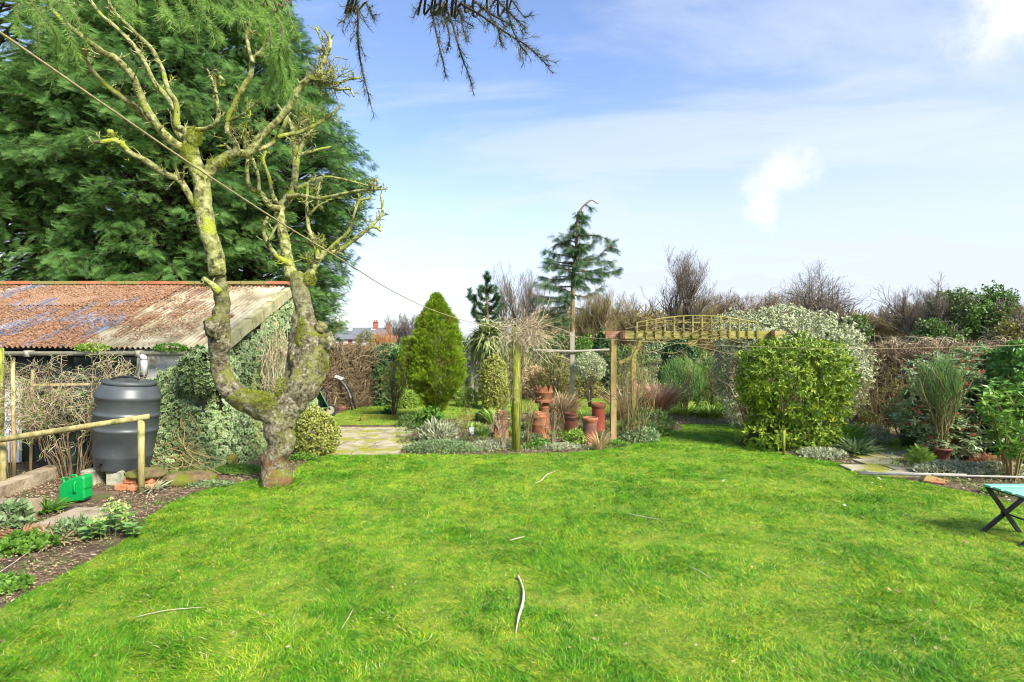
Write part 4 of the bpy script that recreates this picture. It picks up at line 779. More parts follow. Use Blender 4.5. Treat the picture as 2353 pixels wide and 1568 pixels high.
leyland('cypress_tree', 'second tall dark cypress at the far left edge behind the first', -14.2, 15.2, [(2.0, 3.6), (2.8, 4.8), (3.5, 5.0), (6, 5.0), (9, 4.6), (12.5, 3)], 620, 80, 6, 12)
leyland('cypress_tree', 'shorter cypress filling the gap low down behind the first one', -8.9, 19.6, [(1.0, 2.8), (2.5, 3.1), (5, 3.1), (8, 2.2), (10, .8)], 460, 70, 9, 10)

# ---------------------------------------------------------------- boughs of the tree above the camera
def overhang():
    rg = np.random.default_rng(8); t = thing('overhanging_conifer', 'conifer boughs with soft needles hanging in from the top edge of the picture', 'tree', (-1.4, -2.2, 0))
    mb = MB(); mb.tube([(-1.4, -2.2, 0), (-1.4, -2.1, 2.5), (-1.3, -2.2, 6)], [.2, .17, .1], 14, .2, 6); mb.build('trunk', M['twigbrown'], t, True)
    def A(zx, zy): return zx*.4299, zy*.4299
    def C(zx, zy): return (950+zx/1.96)*.6128, zy/1.96*.6128
    hubL = np.array([-1.6, 1.6, 4.4]); hubC = np.array([.1, 1.5, 4.2]); hubLL = np.array([-2.6, 1.8, 4.3])
    mb = MB()
    for h in (hubL, hubLL):
        mb.tube(cr([(-1.35, -2.1, 4.2), tuple((h+np.array([-1.35, -2.1, 4.6]))/2), tuple(h)], 5), np.linspace(.07, .03, 11), 8, .1, 8)
    mb.build('main_boughs', M['twigbrown'], t, True)
    sprays = [  # points, depth, hub, leaf density, width
     (C, [(760, -90), (765, 20), (770, 120), (768, 260), (780, 400), (800, 520), (830, 640), (860, 760)], 2.5, hubC, 1.0),
     (C, [(1280, -90), (1310, 60), (1335, 200), (1375, 380), (1400, 480), (1412, 565)], 2.6, hubC, .75),
     (C, [(1390, -90), (1420, 60), (1470, 200), (1505, 330), (1545, 450), (1585, 560), (1622, 700)], 2.6, hubC, 1.0),
     (C, [(1470, -60), (1530, 30), (1650, 100), (1780, 190), (1900, 270), (2000, 330), (2080, 400), (2168, 487)], 2.6, hubC, 1.25),
     (C, [(1560, -80), (1640, 20), (1760, 110), (1850, 160), (1920, 190)], 2.7, hubC, 1.0),
     (C, [(1720, -80), (1790, 0), (1880, 90), (1960, 170), (2010, 210)], 2.7, hubC, .9),
     (C, [(1870, -70), (1900, 0), (1940, 60), (1995, 135)], 2.6, hubC, .55),
     (C, [(1250, -70), (1225, 30), (1190, 100)], 2.6, hubC, .6), (C, [(1440, -80), (1400, 20), (1380, 120), (1400, 200)], 2.6, hubC, .8),
     (C, [(1330, -80), (1360, 30), (1400, 110), (1440, 160)], 2.65, hubC, .8), (C, [(1480, -70), (1500, 60), (1550, 150), (1620, 200)], 2.65, hubC, .9),
     (A, [(120, -120), (160, 0), (230, 90), (290, 170), (300, 280), (310, 385)], 2.7, hubLL, 1.3), (A, [(60, -100), (100, 20), (85, 120), (95, 190)], 2.8, hubLL, 1.1),
     (A, [(240, -120), (290, 0), (350, 110), (380, 220), (405, 350)], 2.7, hubLL, 1.3), (A, [(180, -120), (200, 60), (200, 180), (210, 290)], 2.9, hubLL, 1.0),
     (A, [(330, -100), (370, 20), (420, 110), (450, 180)], 2.9, hubLL, 1.0), (A, [(700, -100), (700, 0), (690, 60), (700, 110)], 2.7, hubL, 1.1),
     (A, [(800, -100), (850, -10), (880, 50), (890, 90)], 2.6, hubL, 1.1), (A, [(900, -120), (950, 0), (990, 80), (1010, 150)], 2.8, hubL, 1.2),
     (A, [(1000, -120), (1030, 0), (1090, 80), (1150, 160), (1180, 230)], 2.7, hubL, 1.0), (A, [(1060, -120), (1120, 20), (1180, 60), (1240, 100)], 2.6, hubL, 1.1),
     (A, [(1180, -120), (1250, 0), (1320, 70), (1370, 110)], 2.6, hubL, 1.4), (A, [(1240, -120), (1300, -20), (1380, 40), (1400, 130), (1420, 200)], 2.7, hubL, 1.3),
     (A, [(1360, -120), (1400, 20), (1440, 130), (1450, 260), (1470, 380), (1430, 500), (1420, 560)], 2.7, hubL, 1.3), (A, [(1440, -120), (1480, 30), (1500, 160), (1530, 260), (1545, 380), (1550, 500)], 2.8, hubL, 1.3),
     (A, [(1400, -120), (1460, 60), (1510, 160), (1490, 300), (1510, 420), (1490, 510)], 2.6, hubL, 1.2), (A, [(1480, -120), (1520, 0), (1560, 120), (1590, 200)], 2.7, hubL, .9),
     (A, [(600, -100), (620, -10), (660, 30), (700, 50)], 2.8, hubL, .9), (A, [(1000, -100), (1060, -20), (1080, 40), (1060, 110)], 2.8, hubL, 1.1)]
    t2 = thing('added_backlit_conifer', 'added tree for the sparse needled conifer twigs coloured dark as if backlit, hanging against the sky at top centre', 'tree', (1.6, -2.4, 0)); mb = MB(); mb.tube([(1.6, -2.4, 0), (1.6, -2.3, 2.5), (1.5, -2.4, 6)], [.17, .15, .1], 14, .2, 6); mb.build('trunk', M['twigbrown'], t2, True)  # added tree, carries the overhanging conifer's centre sprays that are coloured as backlit
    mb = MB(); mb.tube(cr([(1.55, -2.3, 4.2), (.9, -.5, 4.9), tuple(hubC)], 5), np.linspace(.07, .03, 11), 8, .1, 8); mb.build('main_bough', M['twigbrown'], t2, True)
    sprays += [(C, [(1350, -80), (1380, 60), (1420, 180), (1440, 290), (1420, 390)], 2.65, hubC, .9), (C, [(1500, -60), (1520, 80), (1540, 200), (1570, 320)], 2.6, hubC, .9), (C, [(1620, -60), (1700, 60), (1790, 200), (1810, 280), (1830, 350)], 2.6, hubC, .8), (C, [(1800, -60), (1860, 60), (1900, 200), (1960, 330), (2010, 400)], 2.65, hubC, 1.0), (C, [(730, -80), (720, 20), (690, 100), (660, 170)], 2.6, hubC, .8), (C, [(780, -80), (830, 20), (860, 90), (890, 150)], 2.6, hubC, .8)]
    for conv, pts, d, hub, dens in sprays:
        Q = []; k = len(pts)
        for i, (a, b) in enumerate(pts): Q.append(U(*conv(a, b), d+.12*math.sin(i*1.7)))
        Q = [hub*.9+Q[0]*.1]+Q if True else Q
        P = cr(Q, 7); k = len(P); tw = MB(); tw.tube(P, np.linspace(.007, .002, k), 5)
        seg = P[7:]; n = len(seg); p1, r1 = grow(seg[None], np.full((1, n), .003), max(3, int(n*.30*dens)), .13, .55, 5, -.1, .25, .0, rr=.8, jl=.6, rg=rg); tw.tubes(p1, np.maximum(r1*.6, .0013), 3, rg=rg)
        dk = conv is C; br = tw.build('bough', M['darkbranch' if dk else 'twig'], t2 if dk else t)  # centre sprays: backlit look painted in with darker bark and needles
        pts3 = [seg[:, :]]; tn = [norm(np.gradient(seg, axis=0))]
        m_ = int(n*6*dens); idx = rg.uniform(0, n-1.01, m_); ii = idx.astype(int); ff = (idx-ii)[:, None]; A1 = seg[ii]*(1-ff)+seg[ii+1]*ff; T1 = tn[0][ii]
        kk = p1.shape[1]; m2 = len(p1)*13; j = rg.integers(0, len(p1), m2); s = rg.uniform(0, kk-1.01, m2); si = s.astype(int); sf = (s-si)[:, None]; A2 = p1[j, si]*(1-sf)+p1[j, si+1]*sf; T2 = norm(p1[j, si+1]-p1[j, si])
        Pn = np.concatenate([A1, A2]); Tn = np.concatenate([T1, T2]); rep = 3; Pn = np.repeat(Pn, rep, 0); Tn = np.repeat(Tn, rep, 0)
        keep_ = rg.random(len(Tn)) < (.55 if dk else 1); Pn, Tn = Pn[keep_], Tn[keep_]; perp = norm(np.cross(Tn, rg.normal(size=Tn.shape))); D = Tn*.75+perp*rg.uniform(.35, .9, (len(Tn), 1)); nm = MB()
        nm.inst(NEED, Pn, D, rg.normal(size=D.shape), rg.uniform(.026, .058, len(Pn))*(.85 if dk else 1), rg, Wf=np.full(len(Pn), .8 if dk else 1.05)); nm.build('needles', M['larchbacklit' if dk else 'larch'], br)
overhang()

# ---------------------------------------------------------------- washing line
def rope(name, label, pts, r):
    mb = MB(); P = cr(pts, 8); mb.tube(P, r, 8); o = mb.build(name, M['rope'], None, True); return tag(o, label, 'rope')
def line1():
    pts = [(0, 75), (130, 165), (260, 255), (450, 385), (650, 515), (790, 600), (900, 668), (1000, 715), (1100, 746), (1150, 752), (1184, 745)]; x0, ax, d0, dd = -1.215, 1.275, 1.35, 7.87; Q = []
    for px, py in pts: k = (px-CX)/F; t = (k*d0-x0)/(ax-k*dd); Q.append(U(px, py, d0+dd*t))
    Q = [Q[0]+(Q[0]-Q[1])*1.6]+Q; rope('washing_line', 'yellowish washing line coming from the top left down to the green post', Q, .0032)
line1()
rope('washing_line', 'thin white line sagging from the green post away to the right edge', [U(1186, 748, 9.2), U(1250, 765, 9.0), U(1400, 780, 8.4), U(1550, 789, 7.9), U(1700, 796, 7.4), U(1950, 802, 6.7), U(2200, 798, 6.2), U(2353, 793, 6.0), U(2700, 778, 5.6)], .0035)

# ---------------------------------------------------------------- pergola and posts
def pergola():
    d = 10.06; t = thing('pergola', 'timber garden pergola with an arched trellis on its front beam', 'pergola', U(1580, 0, d)*[1, 1, 0]); zt = U(0, 761, d)[2]; zb = U(0, 778.5, d)[2]; bk = d+1.7; sk = .72
    xl, xr = U(1409, 0, d)[0], U(1751, 0, d)[0]
    def pst(x, y, h, m='postwood'):
        mb = MB(); mb.box((x, y, h/2), (.1, .1, h)); o = mb.build('post', M[m], t); b = o.modifiers.new('b', 'BEVEL'); b.width = .006
    pst(xl, d, zb-.002); pst(xr, d, zb-.002, 'pergola'); pst(xl+sk, bk, zb-.002, 'pergola'); pst(xr+sk, bk, zb-.002, 'pergola')
    def beam_(x0, x1, y, z0, z1, th, m='pergola'):
        ch = .16; mb = MB(); V = []
        for yy in (y-th/2, y+th/2): V += [(x0, yy, z1), (x0, yy, z1-.035), (x0+ch, yy, z0), (x1-ch, yy, z0), (x1, yy, z1-.035), (x1, yy, z1)]
        mb.add(V, F4=[(i, (i+1) % 6, (i+1) % 6+6, i+6) for i in range(6)], ng=[list(range(6))[::-1], list(range(6, 12))]); return mb.build('beam', M[m], t)
    X0, X1 = U(1384, 0, d)[0], U(1803, 0, d)[0]; beam_(X0, X1, d-.02, zb, zt, .05); beam_(X0+sk, X1+sk, bk, zb, zt, .05)
    for px in (1434, 1776):
        x = U(px, 0, d)[0]; mb = MB(); mb.beam((x-.07, d-.16, (zb+zt)/2+.006), (x+sk+.08, bk+.2, (zb+zt)/2+.006), .055, zt-zb+.012); mb.build('cross_beam', M['endgrain' if px > 1 else 'pergola'], t)
    # the end block, redder wood
    mb = MB(); mb.box((U(1410, 0, d)[0]+.0, d-.051, (zb+zt)/2), (.30, .012, (zt-zb)*.98)); mb.build('end_board', M['redwood'], t)
    # braces
    mb = MB(); n = 9; q = [(xl+.05+.42*math.sin(a), d+.0, zb-.42*math.cos(a)) for a in np.linspace(0.1, math.pi/2, n)]
    for i in range(n-1): mb.beam(q[i], q[i+1], .05, .085, up=(0, 1, 0.001))
    mb.build('brace', M['pergola'], t)
    mb = MB(); x = U(1580, 0, d)[0]; V = [(x, d-.04, zb), (x+.2, d-.04, zb), (x+.09, d-.04, zb-.14), (x, d-.04, zb-.14)]; V += [(a, d+.02, c) for a, _, c in V]; mb.add(V, F4=[(0, 3, 2, 1), (4, 5, 6, 7), (0, 1, 5, 4), (1, 2, 6, 5), (2, 3, 7, 6), (3, 0, 4, 7)]); mb.build('brace', M['pergola'], t)
    # arched trellis fixed to the beam's face
    tr = MB(); a0, a1 = U(1462, 0, d)[0], U(1737, 0, d)[0]; y = d-.06; nv = 13; top = lambda x: zt+.145+.125*math.sin(math.pi*np.clip((x-a0)/(a1-a0)*1.0, 0, 1))
    for i in range(nv+1):
        x = a0+(a1-a0)*i/nv; tr.box((x, y-.016, (zb-.0+top(x))/2), (.026, .018, top(x)-zb))
    for z in (zb+.013, zt+.15):
        xs_ = [x for x in np.linspace(a0, a1, 60) if top(x) > z-.01]; tr.box(((xs_[0]+xs_[-1])/2, y+.003, z), (xs_[-1]-xs_[0]+.03, .018, .022))
    tr.build('trellis', M['trelliswood'], t); mb = MB(); mb.tube([(x, y-.01, top(x)) for x in np.linspace(a0, a1, 24)], .012, 8); mb.build('arched_rail', M['trelliswood'], t)
M['redwood'] = noisemat('red_brown_wood', [(.16, .08, .05), (.30, .15, .09), (.36, .22, .13)], 5, .85, .3, .004, stretch=(1, 6, 6)); M['pergola'].name = 'pergola_wood'
M['trelliswood'] = noisemat('trellis_wood', [(.13, .12, .025), (.23, .21, .05), (.33, .29, .11)], 6, .9, .4, .003)
pergola()
tangle('climbing_rose', 'bare green rose stems climbing over the left end of the pergola', 1440, 1015, 130, 740, 10.2, 12, 41, m='twigolive', levels=((6, .45, .6), (4, .3, .7)), r0=.010)
mbv = MB(); rg = np.random.default_rng(3)
for k in range(11):
    a = U(rg.uniform(1430, 1500), rg.uniform(740, 800), 9.95); L = rg.uniform(.8, 2.2); q = [a+np.array([L*i/5, rg.normal()*.05, .16*math.sin(i*.8+k)+rg.normal()*.03]) for i in range(6)]; mbv.tube(cr(q, 4), .006, 5)
tag(mbv.build('vine_stems', M['twigolive']), 'long bare vine stems trailing along the pergola trellis', 'vine')
post('garden_post', 'tall green post at the lawn edge under the tangle of dead stems', 1186, 9.27, 752, .072, 'algae', .0)
tangle('clematis', 'pale dead clematis tangle hanging from the top of the green post', 1188, 1035, 60, 752, 9.3, 12, 23, levels=((5, .2, .9), (3, .15, .9)), r0=.007)
def clematis_top():
    rg = np.random.default_rng(12); t = thing('clematis', 'bird nest like mass of straw coloured stems spreading right of the green post top', 'climber', U(1215, 0, 9.3)*[1, 1, 0]); mb = MB()
    n = 560; c = U(1200, 772, 9.3); az = rg.uniform(0, 6.28, n); L = rg.uniform(.10, .58, n)*np.where(np.cos(az) > 0, 1.1, .6); k = 8; P = np.zeros((n, k, 3)); p = c+rg.normal(size=(n, 3))*[.16, .1, .10]; d = np.stack([np.cos(az), np.sin(az)*.7, rg.normal(size=n)*.5+.45], 1); d = norm(d)
    for i in range(k): P[:, i] = p; d = norm(d+rg.normal(size=d.shape)*.42+[0, 0, -.16]); p = p+d*(L/(k-1))[:, None]*1.4
    mb.tubes(P, np.full((n, k), .0030)*rg.uniform(.6, 1.4, (n, 1)), 3, rg=rg); mb.build('stems', M['twigpale'], t)
clematis_top()
# far line post with cross bar and T-braced arbor
def far_frame():
    d = 17.0; t = thing('timber_arbor', 'grey timber frame with angled braces seen behind the clipped conifer', 'arbor', U(1110, 0, d)*[1, 1, 0]); z = U(0, 803, d)[2]; mb = MB()
    mb.box((U(1110, 0, d)[0], d, z), (U(1150, 0, d)[0]-U(1068, 0, d)[0], .08, .09)); mb.build('beam', M['greywood'], t)
    x = U(1085, 0, d)[0]; mb = MB(); mb.box((x, d, z/2-.045), (.085, .085, z-.002)); mb.build('post', M['greywood'], t)
    mb = MB(); mb.beam((x-.02, d, z-.45), (x-.33, d, z-.06), .05, .06); mb.beam((x+.02, d, z-.45), (x+.33, d, z-.06), .05, .06); mb.beam((x+.02, d, .68), (x+.55, d, 1.1), .05, .06); mb.build('brace', M['greywood'], t)
    for i in range(6): xx = U(1066+i*9, 0, d+.7)[0]; mb = MB(); mb.box((xx, d+.7, .8), (.025, .025, 1.3)); mb.build('baluster', M['greywood'], t)
    mb = MB(); mb.box((U(1090, 0, d+.7)[0], d+.7, 1.47), (.8, .04, .04)); mb.box((U(1090, 0, d+.7)[0], d+.7, .35), (.8, .04, .04)); mb.build('rail', M['greywood'], t)
M['greywood'] = noisemat('grey_wood', [(.22, .2, .15), (.36, .32, .24)], 4, .9, .3, .003, stretch=(6, 6, 1))
far_frame()
def line_post():
    d = 16.0; t = thing('rail_frame', 'grey post carrying a long pale horizontal pole in the middle distance', 'post', U(1315, 0, d)*[1, 1, 0]); mb = MB(); mb.box((U(1315, 0, d)[0], d, 1.0), (.12, .12, 2.0+.12)); mb.build('post', M['greywood'], t)
    mb = MB(); mb.tube([U(1225, 805, d-.1), U(1315, 808, d-.1), U(1400, 804, d-.1)], .035, 8); mb.build('pole', M['greywood'], t)
line_post()

# ---------------------------------------------------------------- chimney pots
def pot(label, px, d, ztop, prof, m, tilt=0, extra=None):
    x = (px-CX)/F*d; t = thing('chimney_pot', label, 'chimney pot', (x, d, 0), 'old clay chimney pots used as planters'); c, s_ = math.cos(tilt), math.sin(tilt); Rm = [[c, 0, s_], [0, 1, 0], [-s_, 0, c]]
    mb = MB(); pr = [(r, z*ztop) for r, z in prof]; inner = [(pr[-1][0]-.022, pr[-1][1]), (pr[-1][0]-.028, pr[-1][1]-.1), (pr[-1][0]-.03, .02), (.001, .02)]; mb.lathe((x, d, 0), pr+inner, 40, tilt=Rm, cap=False); mb.build('body', M[m], t, True); return t, x, Rm
ring = []
for i in range(9): z = .40+.06*i; r = .125-.032*(i/8); ring += [(r, z), (r+.012, z+.012), (r+.012, z+.03), (r-.004, z+.034)]
pot('beehive chimney pot with stacked louvre rings leaning beside the green post', 1150, 10.65, .49, [(.165, 0), (.16, .05), (.13, .36)]+ring+[(.1, .96), (.105, 1.0)], 'terracotta', .06)
t_, x_, _ = pot('crown topped terracotta chimney pot standing tallest at the back', 1250, 11.0, .62, [(.15, 0), (.15, .04), (.135, .12), (.115, .45), (.108, .47), (.10, .80), (.108, .82), (.108, .86), (.09, .88), (.088, 1.0)], 'terracotta')
mb = MB(); pr = [(.10, .60), (.165, .61), (.178, .62), (.178, .66), (.165, .67), (.158, .685), (.168, .70), (.17, .80), (.176, .805), (.176, .825), (.168, .83)]; mb.lathe((x_, 11, 0), pr+[(.145, .83), (.14, .65), (.10, .62)], 40, cap=False); cr_ = mb.build('crown_band', M['terracotta'], t_, True)
mb = MB(); n = 60; V = []
for i in range(n):
    a = i*2*math.pi/n; sp = abs(((i*9/n) % 1)-.5)*2; z = .83+.125*sp
    for rr, zz in ((.166, .828), (.160, z), (.146, z), (.146, .828)): V.append((x_+rr*math.cos(a), 11+rr*math.sin(a), zz))
mb.add(V, F4=[(4*i+j, 4*((i+1) % n)+j, 4*((i+1) % n)+j+1, 4*i+j+1) for i in range(n) for j in range(3)]); mb.build('spikes', M['terracotta'], cr_)
pot('tapered terracotta chimney pot with a raised band, in front of the crown topped one', 1238, 10.3, .515, [(.168, 0), (.16, .03), (.132, .55), (.136, .57), (.128, .585), (.124, .80), (.13, .83), (.135, .86), (.122, .88), (.118, .93), (.125, .96), (.118, 1.0)], 'terracotta', .02)
pot('short terracotta chimney pot with dark brown double collar', 1312, 11.05, .41, [(.142, 0), (.137, .05), (.122, .62), (.122, .70), (.136, .74), (.136, .8), (.12, .83), (.118, .88), (.132, .92), (.128, 1.0)], 'terracotta')
mb = MB(); xx = (1312-CX)/F*11.05; mb.lathe((xx, 11.05, 0), [(.1235, .415*.62), (.1245, .415*.7), (.1385, .415*.735), (.1385, .415*.8), (.122, .415*.83)], 40, cap=False); mb.build('dark_collar', M['brownclay'], bpy.data.objects['chimney_pot.003'], True)
pot('front terracotta chimney pot with thick round rim and brown neck', 1356, 9.97, .465, [(.14, 0), (.133, .03), (.128, .4), (.124, .42), (.12, .80), (.128, .84), (.142, .90), (.144, .95), (.135, 1.0)], 'terracotta')
mb = MB(); xx = (1356-CX)/F*9.97; mb.lathe((xx, 9.97, 0), [(.1265, .465*.46), (.1225, .465*.79)], 40, cap=False); mb.build('brown_neck', M['brownclay'], bpy.data.objects['chimney_pot.004'], True)
pot('tall straight bright red chimney pot with a brown rolled rim', 1375, 11.35, .56, [(.125, 0), (.126, .1), (.128, .80), (.132, .84), (.15, .88), (.153, .95), (.14, 1.0)], 'redclay')
mb = MB(); xx = (1375-CX)/F*11.35; mb.lathe((xx, 11.35, 0), [(.1355, .56*.84), (.1535, .56*.88), (.1565, .56*.95), (.142, .56*1.003), (.12, .56*1.003)], 40, cap=False); mb.build('rolled_rim', M['terracotta'], bpy.data.objects['chimney_pot.005'], True)

# ---------------------------------------------------------------- hedges
def twighedge(name, label, a, b, th, h, m, n, seed, leaf=None, nl=0, lsz=.06, group=None, hvar=.1):
    rg = np.random.default_rng(seed); a = np.array([*a[:2], 0.]); b = np.array([*b[:2], 0.]); L = np.linalg.norm(b-a); u = (b-a)/L; v = np.array([-u[1], u[0], 0]); t = thing(name, label, 'hedge', (a+b)/2, group)
    s = rg.random(n)*L; w_ = rg.uniform(-.5, .5, n)*th; z0 = rg.uniform(0, h*.9, n)*(rg.random(n) < .8); P0 = a+u*s[:, None]+v*w_[:, None]+np.stack([0*s, 0*s, z0], 1); k = 5
    ln = rg.uniform(.25, .8, n); d = norm(rg.normal(size=(n, 3))*[.5, .5, .35]+[0, 0, .75]); P = [P0]; p = P0
    ht = h*(1+hvar*(fbm(np.stack([s, s*0, s*0], 1), .8, seed)-.5)*2)
    for i in range(k-1): d = norm(d+rg.normal(size=d.shape)*.35); p = p+d*(ln/(k-1))[:, None]; p[:, 2] = np.minimum(p[:, 2], ht+rg.random(n)*.08); P.append(p)
    mb = MB(); mb.tubes(np.stack(P, 1), np.linspace(.0085, .004, k)[None]*rg.uniform(.6, 1.5, (n, 1)), 3, rg=rg); mb.build('twigs', M[m], t)
    mb = MB(); ns = int(L*5); s = rg.random(ns)*L; P0 = a+u*s[:, None]+v*(rg.uniform(-.3, .3, ns)*th)[:, None]; P = np.stack([P0, P0+[0, 0, h*.4]+rg.normal(size=P0.shape)*.06, P0+[0, 0, h*.85]+rg.normal(size=P0.shape)*.1], 1); mb.tubes(P, np.full((ns, 3), .022), 5, rg=rg); mb.build('stems', M['twigbrown'], t)
    if nl:
        s = rg.random(nl)*L; fz = rg.random(nl); w_ = (rg.random(nl)-.5)*th*1.05; P = a+u*s[:, None]+v*w_[:, None]; P[:, 2] = fz*h; k = fbm(P, 1.8, seed+4) > .40; P = P[k]; mb = MB(); mb.inst(LEAF, P, rg.normal(size=P.shape)+[0, 0, -.3], rg.normal(size=P.shape)+[0, -.5, .5], rg.uniform(lsz*.6, lsz*1.2, len(P)), rg); mb.build('leaves', M[leaf], t)
    return t
twighedge('hedge', 'bare brown twiggy hedge behind the wheelbarrow at left', G(640, 950), G(838, 930), 1.0, 1.63, 'twigbrown', 11000, 3, 'mulch', 2500, .05)
def leafhedge(name, label, a, b, th, h, m, n, sz, seed, T=LEAF, lump=.3, cat='hedge', under=0, group=None, core=True, d_up=.2, m2=None):
    rg = np.random.default_rng(seed); a = np.array([*a[:2], 0.]); b = np.array([*b[:2], 0.]); L = np.linalg.norm(b-a); u = (b-a)/L; v = np.array([-u[1], u[0], 0]); t = thing(name, label, cat, (a+b)/2, group)
    s = rg.random(n)*L; ph = rg.uniform(-.1, math.pi+.1, n); rr = rg.uniform(.72, 1.02, n); x = np.cos(ph); z = np.maximum(np.sin(ph), 0)**.6; ex = np.sign(x)*np.abs(x)**.6
    zz = np.where(rg.random(n) < .55, rg.random(n)*z, z)*h; Q = a+u*s[:, None]; q = fbm(Q+np.stack([ex, ex*0, zz], 1), 1.1, seed); k_ = 1+lump*2*(q-.5)
    P = Q+v*(ex*th/2*rr*k_)[:, None]; P[:, 2] = zz*(rr*.1+.9)*k_+under; N = v*ex[:, None]+[0, 0, .4]; D = N+rg.normal(size=P.shape)*.8+[0, 0, d_up]
    k = P[:, 2] > .02; mb = MB(); mb.inst(T, P[k], D[k], N[k]+rg.normal(size=P[k].shape)*.5, rg.uniform(sz*.6, sz*1.3, k.sum()), rg); mb.build('foliage', M[m], t)
    mb = MB(); ns = max(6, int(L*4)); s = rg.random(ns)*L; P0 = a+u*s[:, None]; P = np.stack([P0, P0+[0, 0, h*.5]+rg.normal(size=P0.shape)*.08, P0+[0, 0, h*.9]+rg.normal(size=P0.shape)*.1], 1); mb.tubes(P, np.full((ns, 3), .018), 5, rg=rg); mb.build('stems', M['twigbrown'], t); return t
leafhedge('ivy_hedge', 'dark glossy ivy covered end of the hedge left of the clipped conifer', G(838, 931), G(935, 922), 1.2, 1.55, 'darkivy', 9000, .075, 4, IVY)
leafhedge('ivy_hedge', 'pale frosted green top of the ivy hedge behind the broom bush', G(870, 918), G(960, 914), 1.0, 1.62, 'blue', 5000, .07, 41, IVY)
leafhedge('clipped_hedge', 'tall narrow bright green clipped hedge column beside the big conifer', (-2.86, 15.7), (-2.62, 16.6), .8, 1.86, 'thuja', 7000, .09, 5, FROND2, .06)
a, b = G(1970, 960), G(2300, 1010)
twighedge('hedge', 'brown twiggy hedge with dry russet leaves between the variegated bush and the potted shrub', (7.6, 12.6), (11.8, 10.6), .9, 1.70, 'twigbrown', 8000, 13, 'mulch', 6000, .06, hvar=.05)
twighedge('hedge_brash', 'layer of pale cut twigs lying over the top of the right hedge', (8.3, 12.9), (13.4, 10.2), 1.3, 1.86, 'twigpale', 3400, 15, None, 0)
leafhedge('ivy_hedge', 'tall bright green ivy hedge at the right edge', (8.3, 9.7), (6.9, 7.2), 1.4, 1.62, 'ivygreen' if 'ivygreen' in M else 'darkivy', 9000, .075, 6, IVY) if False else None
M['ivygreen'] = leafmat('green_ivy', [(.05, .13, .025), (.11, .25, .04), (.22, .38, .07)], clump=1.4, rough=.4, trans=.25)
leafhedge('ivy_hedge', 'tall bright green ivy hedge at the right edge behind the big leaved plant', (8.6, 9.9), (7.7, 7.9), 1.5, 1.66, 'ivygreen', 14000, .075, 6, IVY)
leafhedge('ivy_mass', 'dark ivy bank at the foot of the right hedge behind the terracotta pot', (6.9, 9.9), (8.0, 8.8), 1.0, 1.0, 'darkgreen', 7000, .07, 16, IVY)

# ---------------------------------------------------------------- trees and shrubs of the garden
def conifer_clip():
    rg = np.random.default_rng(31); d = 12.6; x = U(1003, 0, d)[0]; t = thing('clipped_conifer', 'golden green egg shaped clipped conifer with browning middle, tallest shrub left of centre', 'tree', (x, d, 0)); mb = MB()
    prof = [(.25, .16), (.45, .22), (.62, .42), (.85, .58), (1.15, .62), (1.55, .59), (1.9, .50), (2.25, .35), (2.55, .18), (2.76, .03)]; zs, rs = zip(*prof); n = 17000
    z = rg.uniform(.25, 2.78, n); z = np.where((z < .6) & (rg.random(n) < .5), rg.uniform(.8, 2.4, n), z); az = rg.uniform(0, 6.283, n); u = np.stack([np.cos(az), np.sin(az), 0*az], 1); q = fbm(np.stack([u[:, 0]*1.2, u[:, 1]*1.2, z*1.9], 1), 2.6, 7); r = np.interp(z, zs, rs)*.97*(.52+.84*q)*rg.uniform(.82, 1.03, n)
    P = u*r[:, None]+np.stack([x+0*z, d+0*z, z], 1); D = u*.65+rg.normal(size=P.shape)*.45+[0, 0, .75]; N = np.cross(D, rg.normal(size=P.shape)); mb.inst(FROND2, P, D, N, rg.uniform(.07, .15, n), rg); mb.build('foliage', M['thuja'], t)
    mb = MB(); mb.tube([(x, d, 0), (x-.02, d, .5), (x, d, 1.4), (x, d, 2.4)], [.14, .12, .09, .02], 10, .3, 6)
    p, r = grow(np.array([[(x, d, .1), (x, d, .8), (x, d, 2.2)]]), np.array([[.1, .08, .03]]), 60, .55, .7, 5, .25, rg=rg); mb.tubes(p, r*.4, 4, rg=rg); mb.build('trunk', M['twigbrown'], t, True)
conifer_clip()
def foliage_blob(mb, c, rad, n, sz, T, rg, **k): return leafball(mb, c, rad, n, sz, T, rg=rg, **k)
def multi(name, label, base, blobs, m, sz, n, T=LEAF, seed=1, cat='shrub', group=None, stem_h=1.2, stem_r=.5, clump=5, **k):
    rg = np.random.default_rng(seed); t = thing(name, label, cat, base, group); mb = MB(); tot = sum(r[0]*r[2] for _, r in blobs)
    for i, (c, r) in enumerate(blobs): leafball(mb, c, r, int(n*r[0]*r[2]/tot), sz, T, .28, rg, seed=seed+i, clump=clump, shell=(.6, 1.04), **k)
    mb.build('foliage', M[m], t); mb = MB(); P, Rr = stems(mb, base, stem_r, stem_h, 12, .022, rg); p, r = grow(P, Rr, 8, stem_h*.4, .6, 4, .15, rg=rg); mb.tubes(p, r, 3, rg=rg); mb.build('stems', M['twigbrown'], t); return t
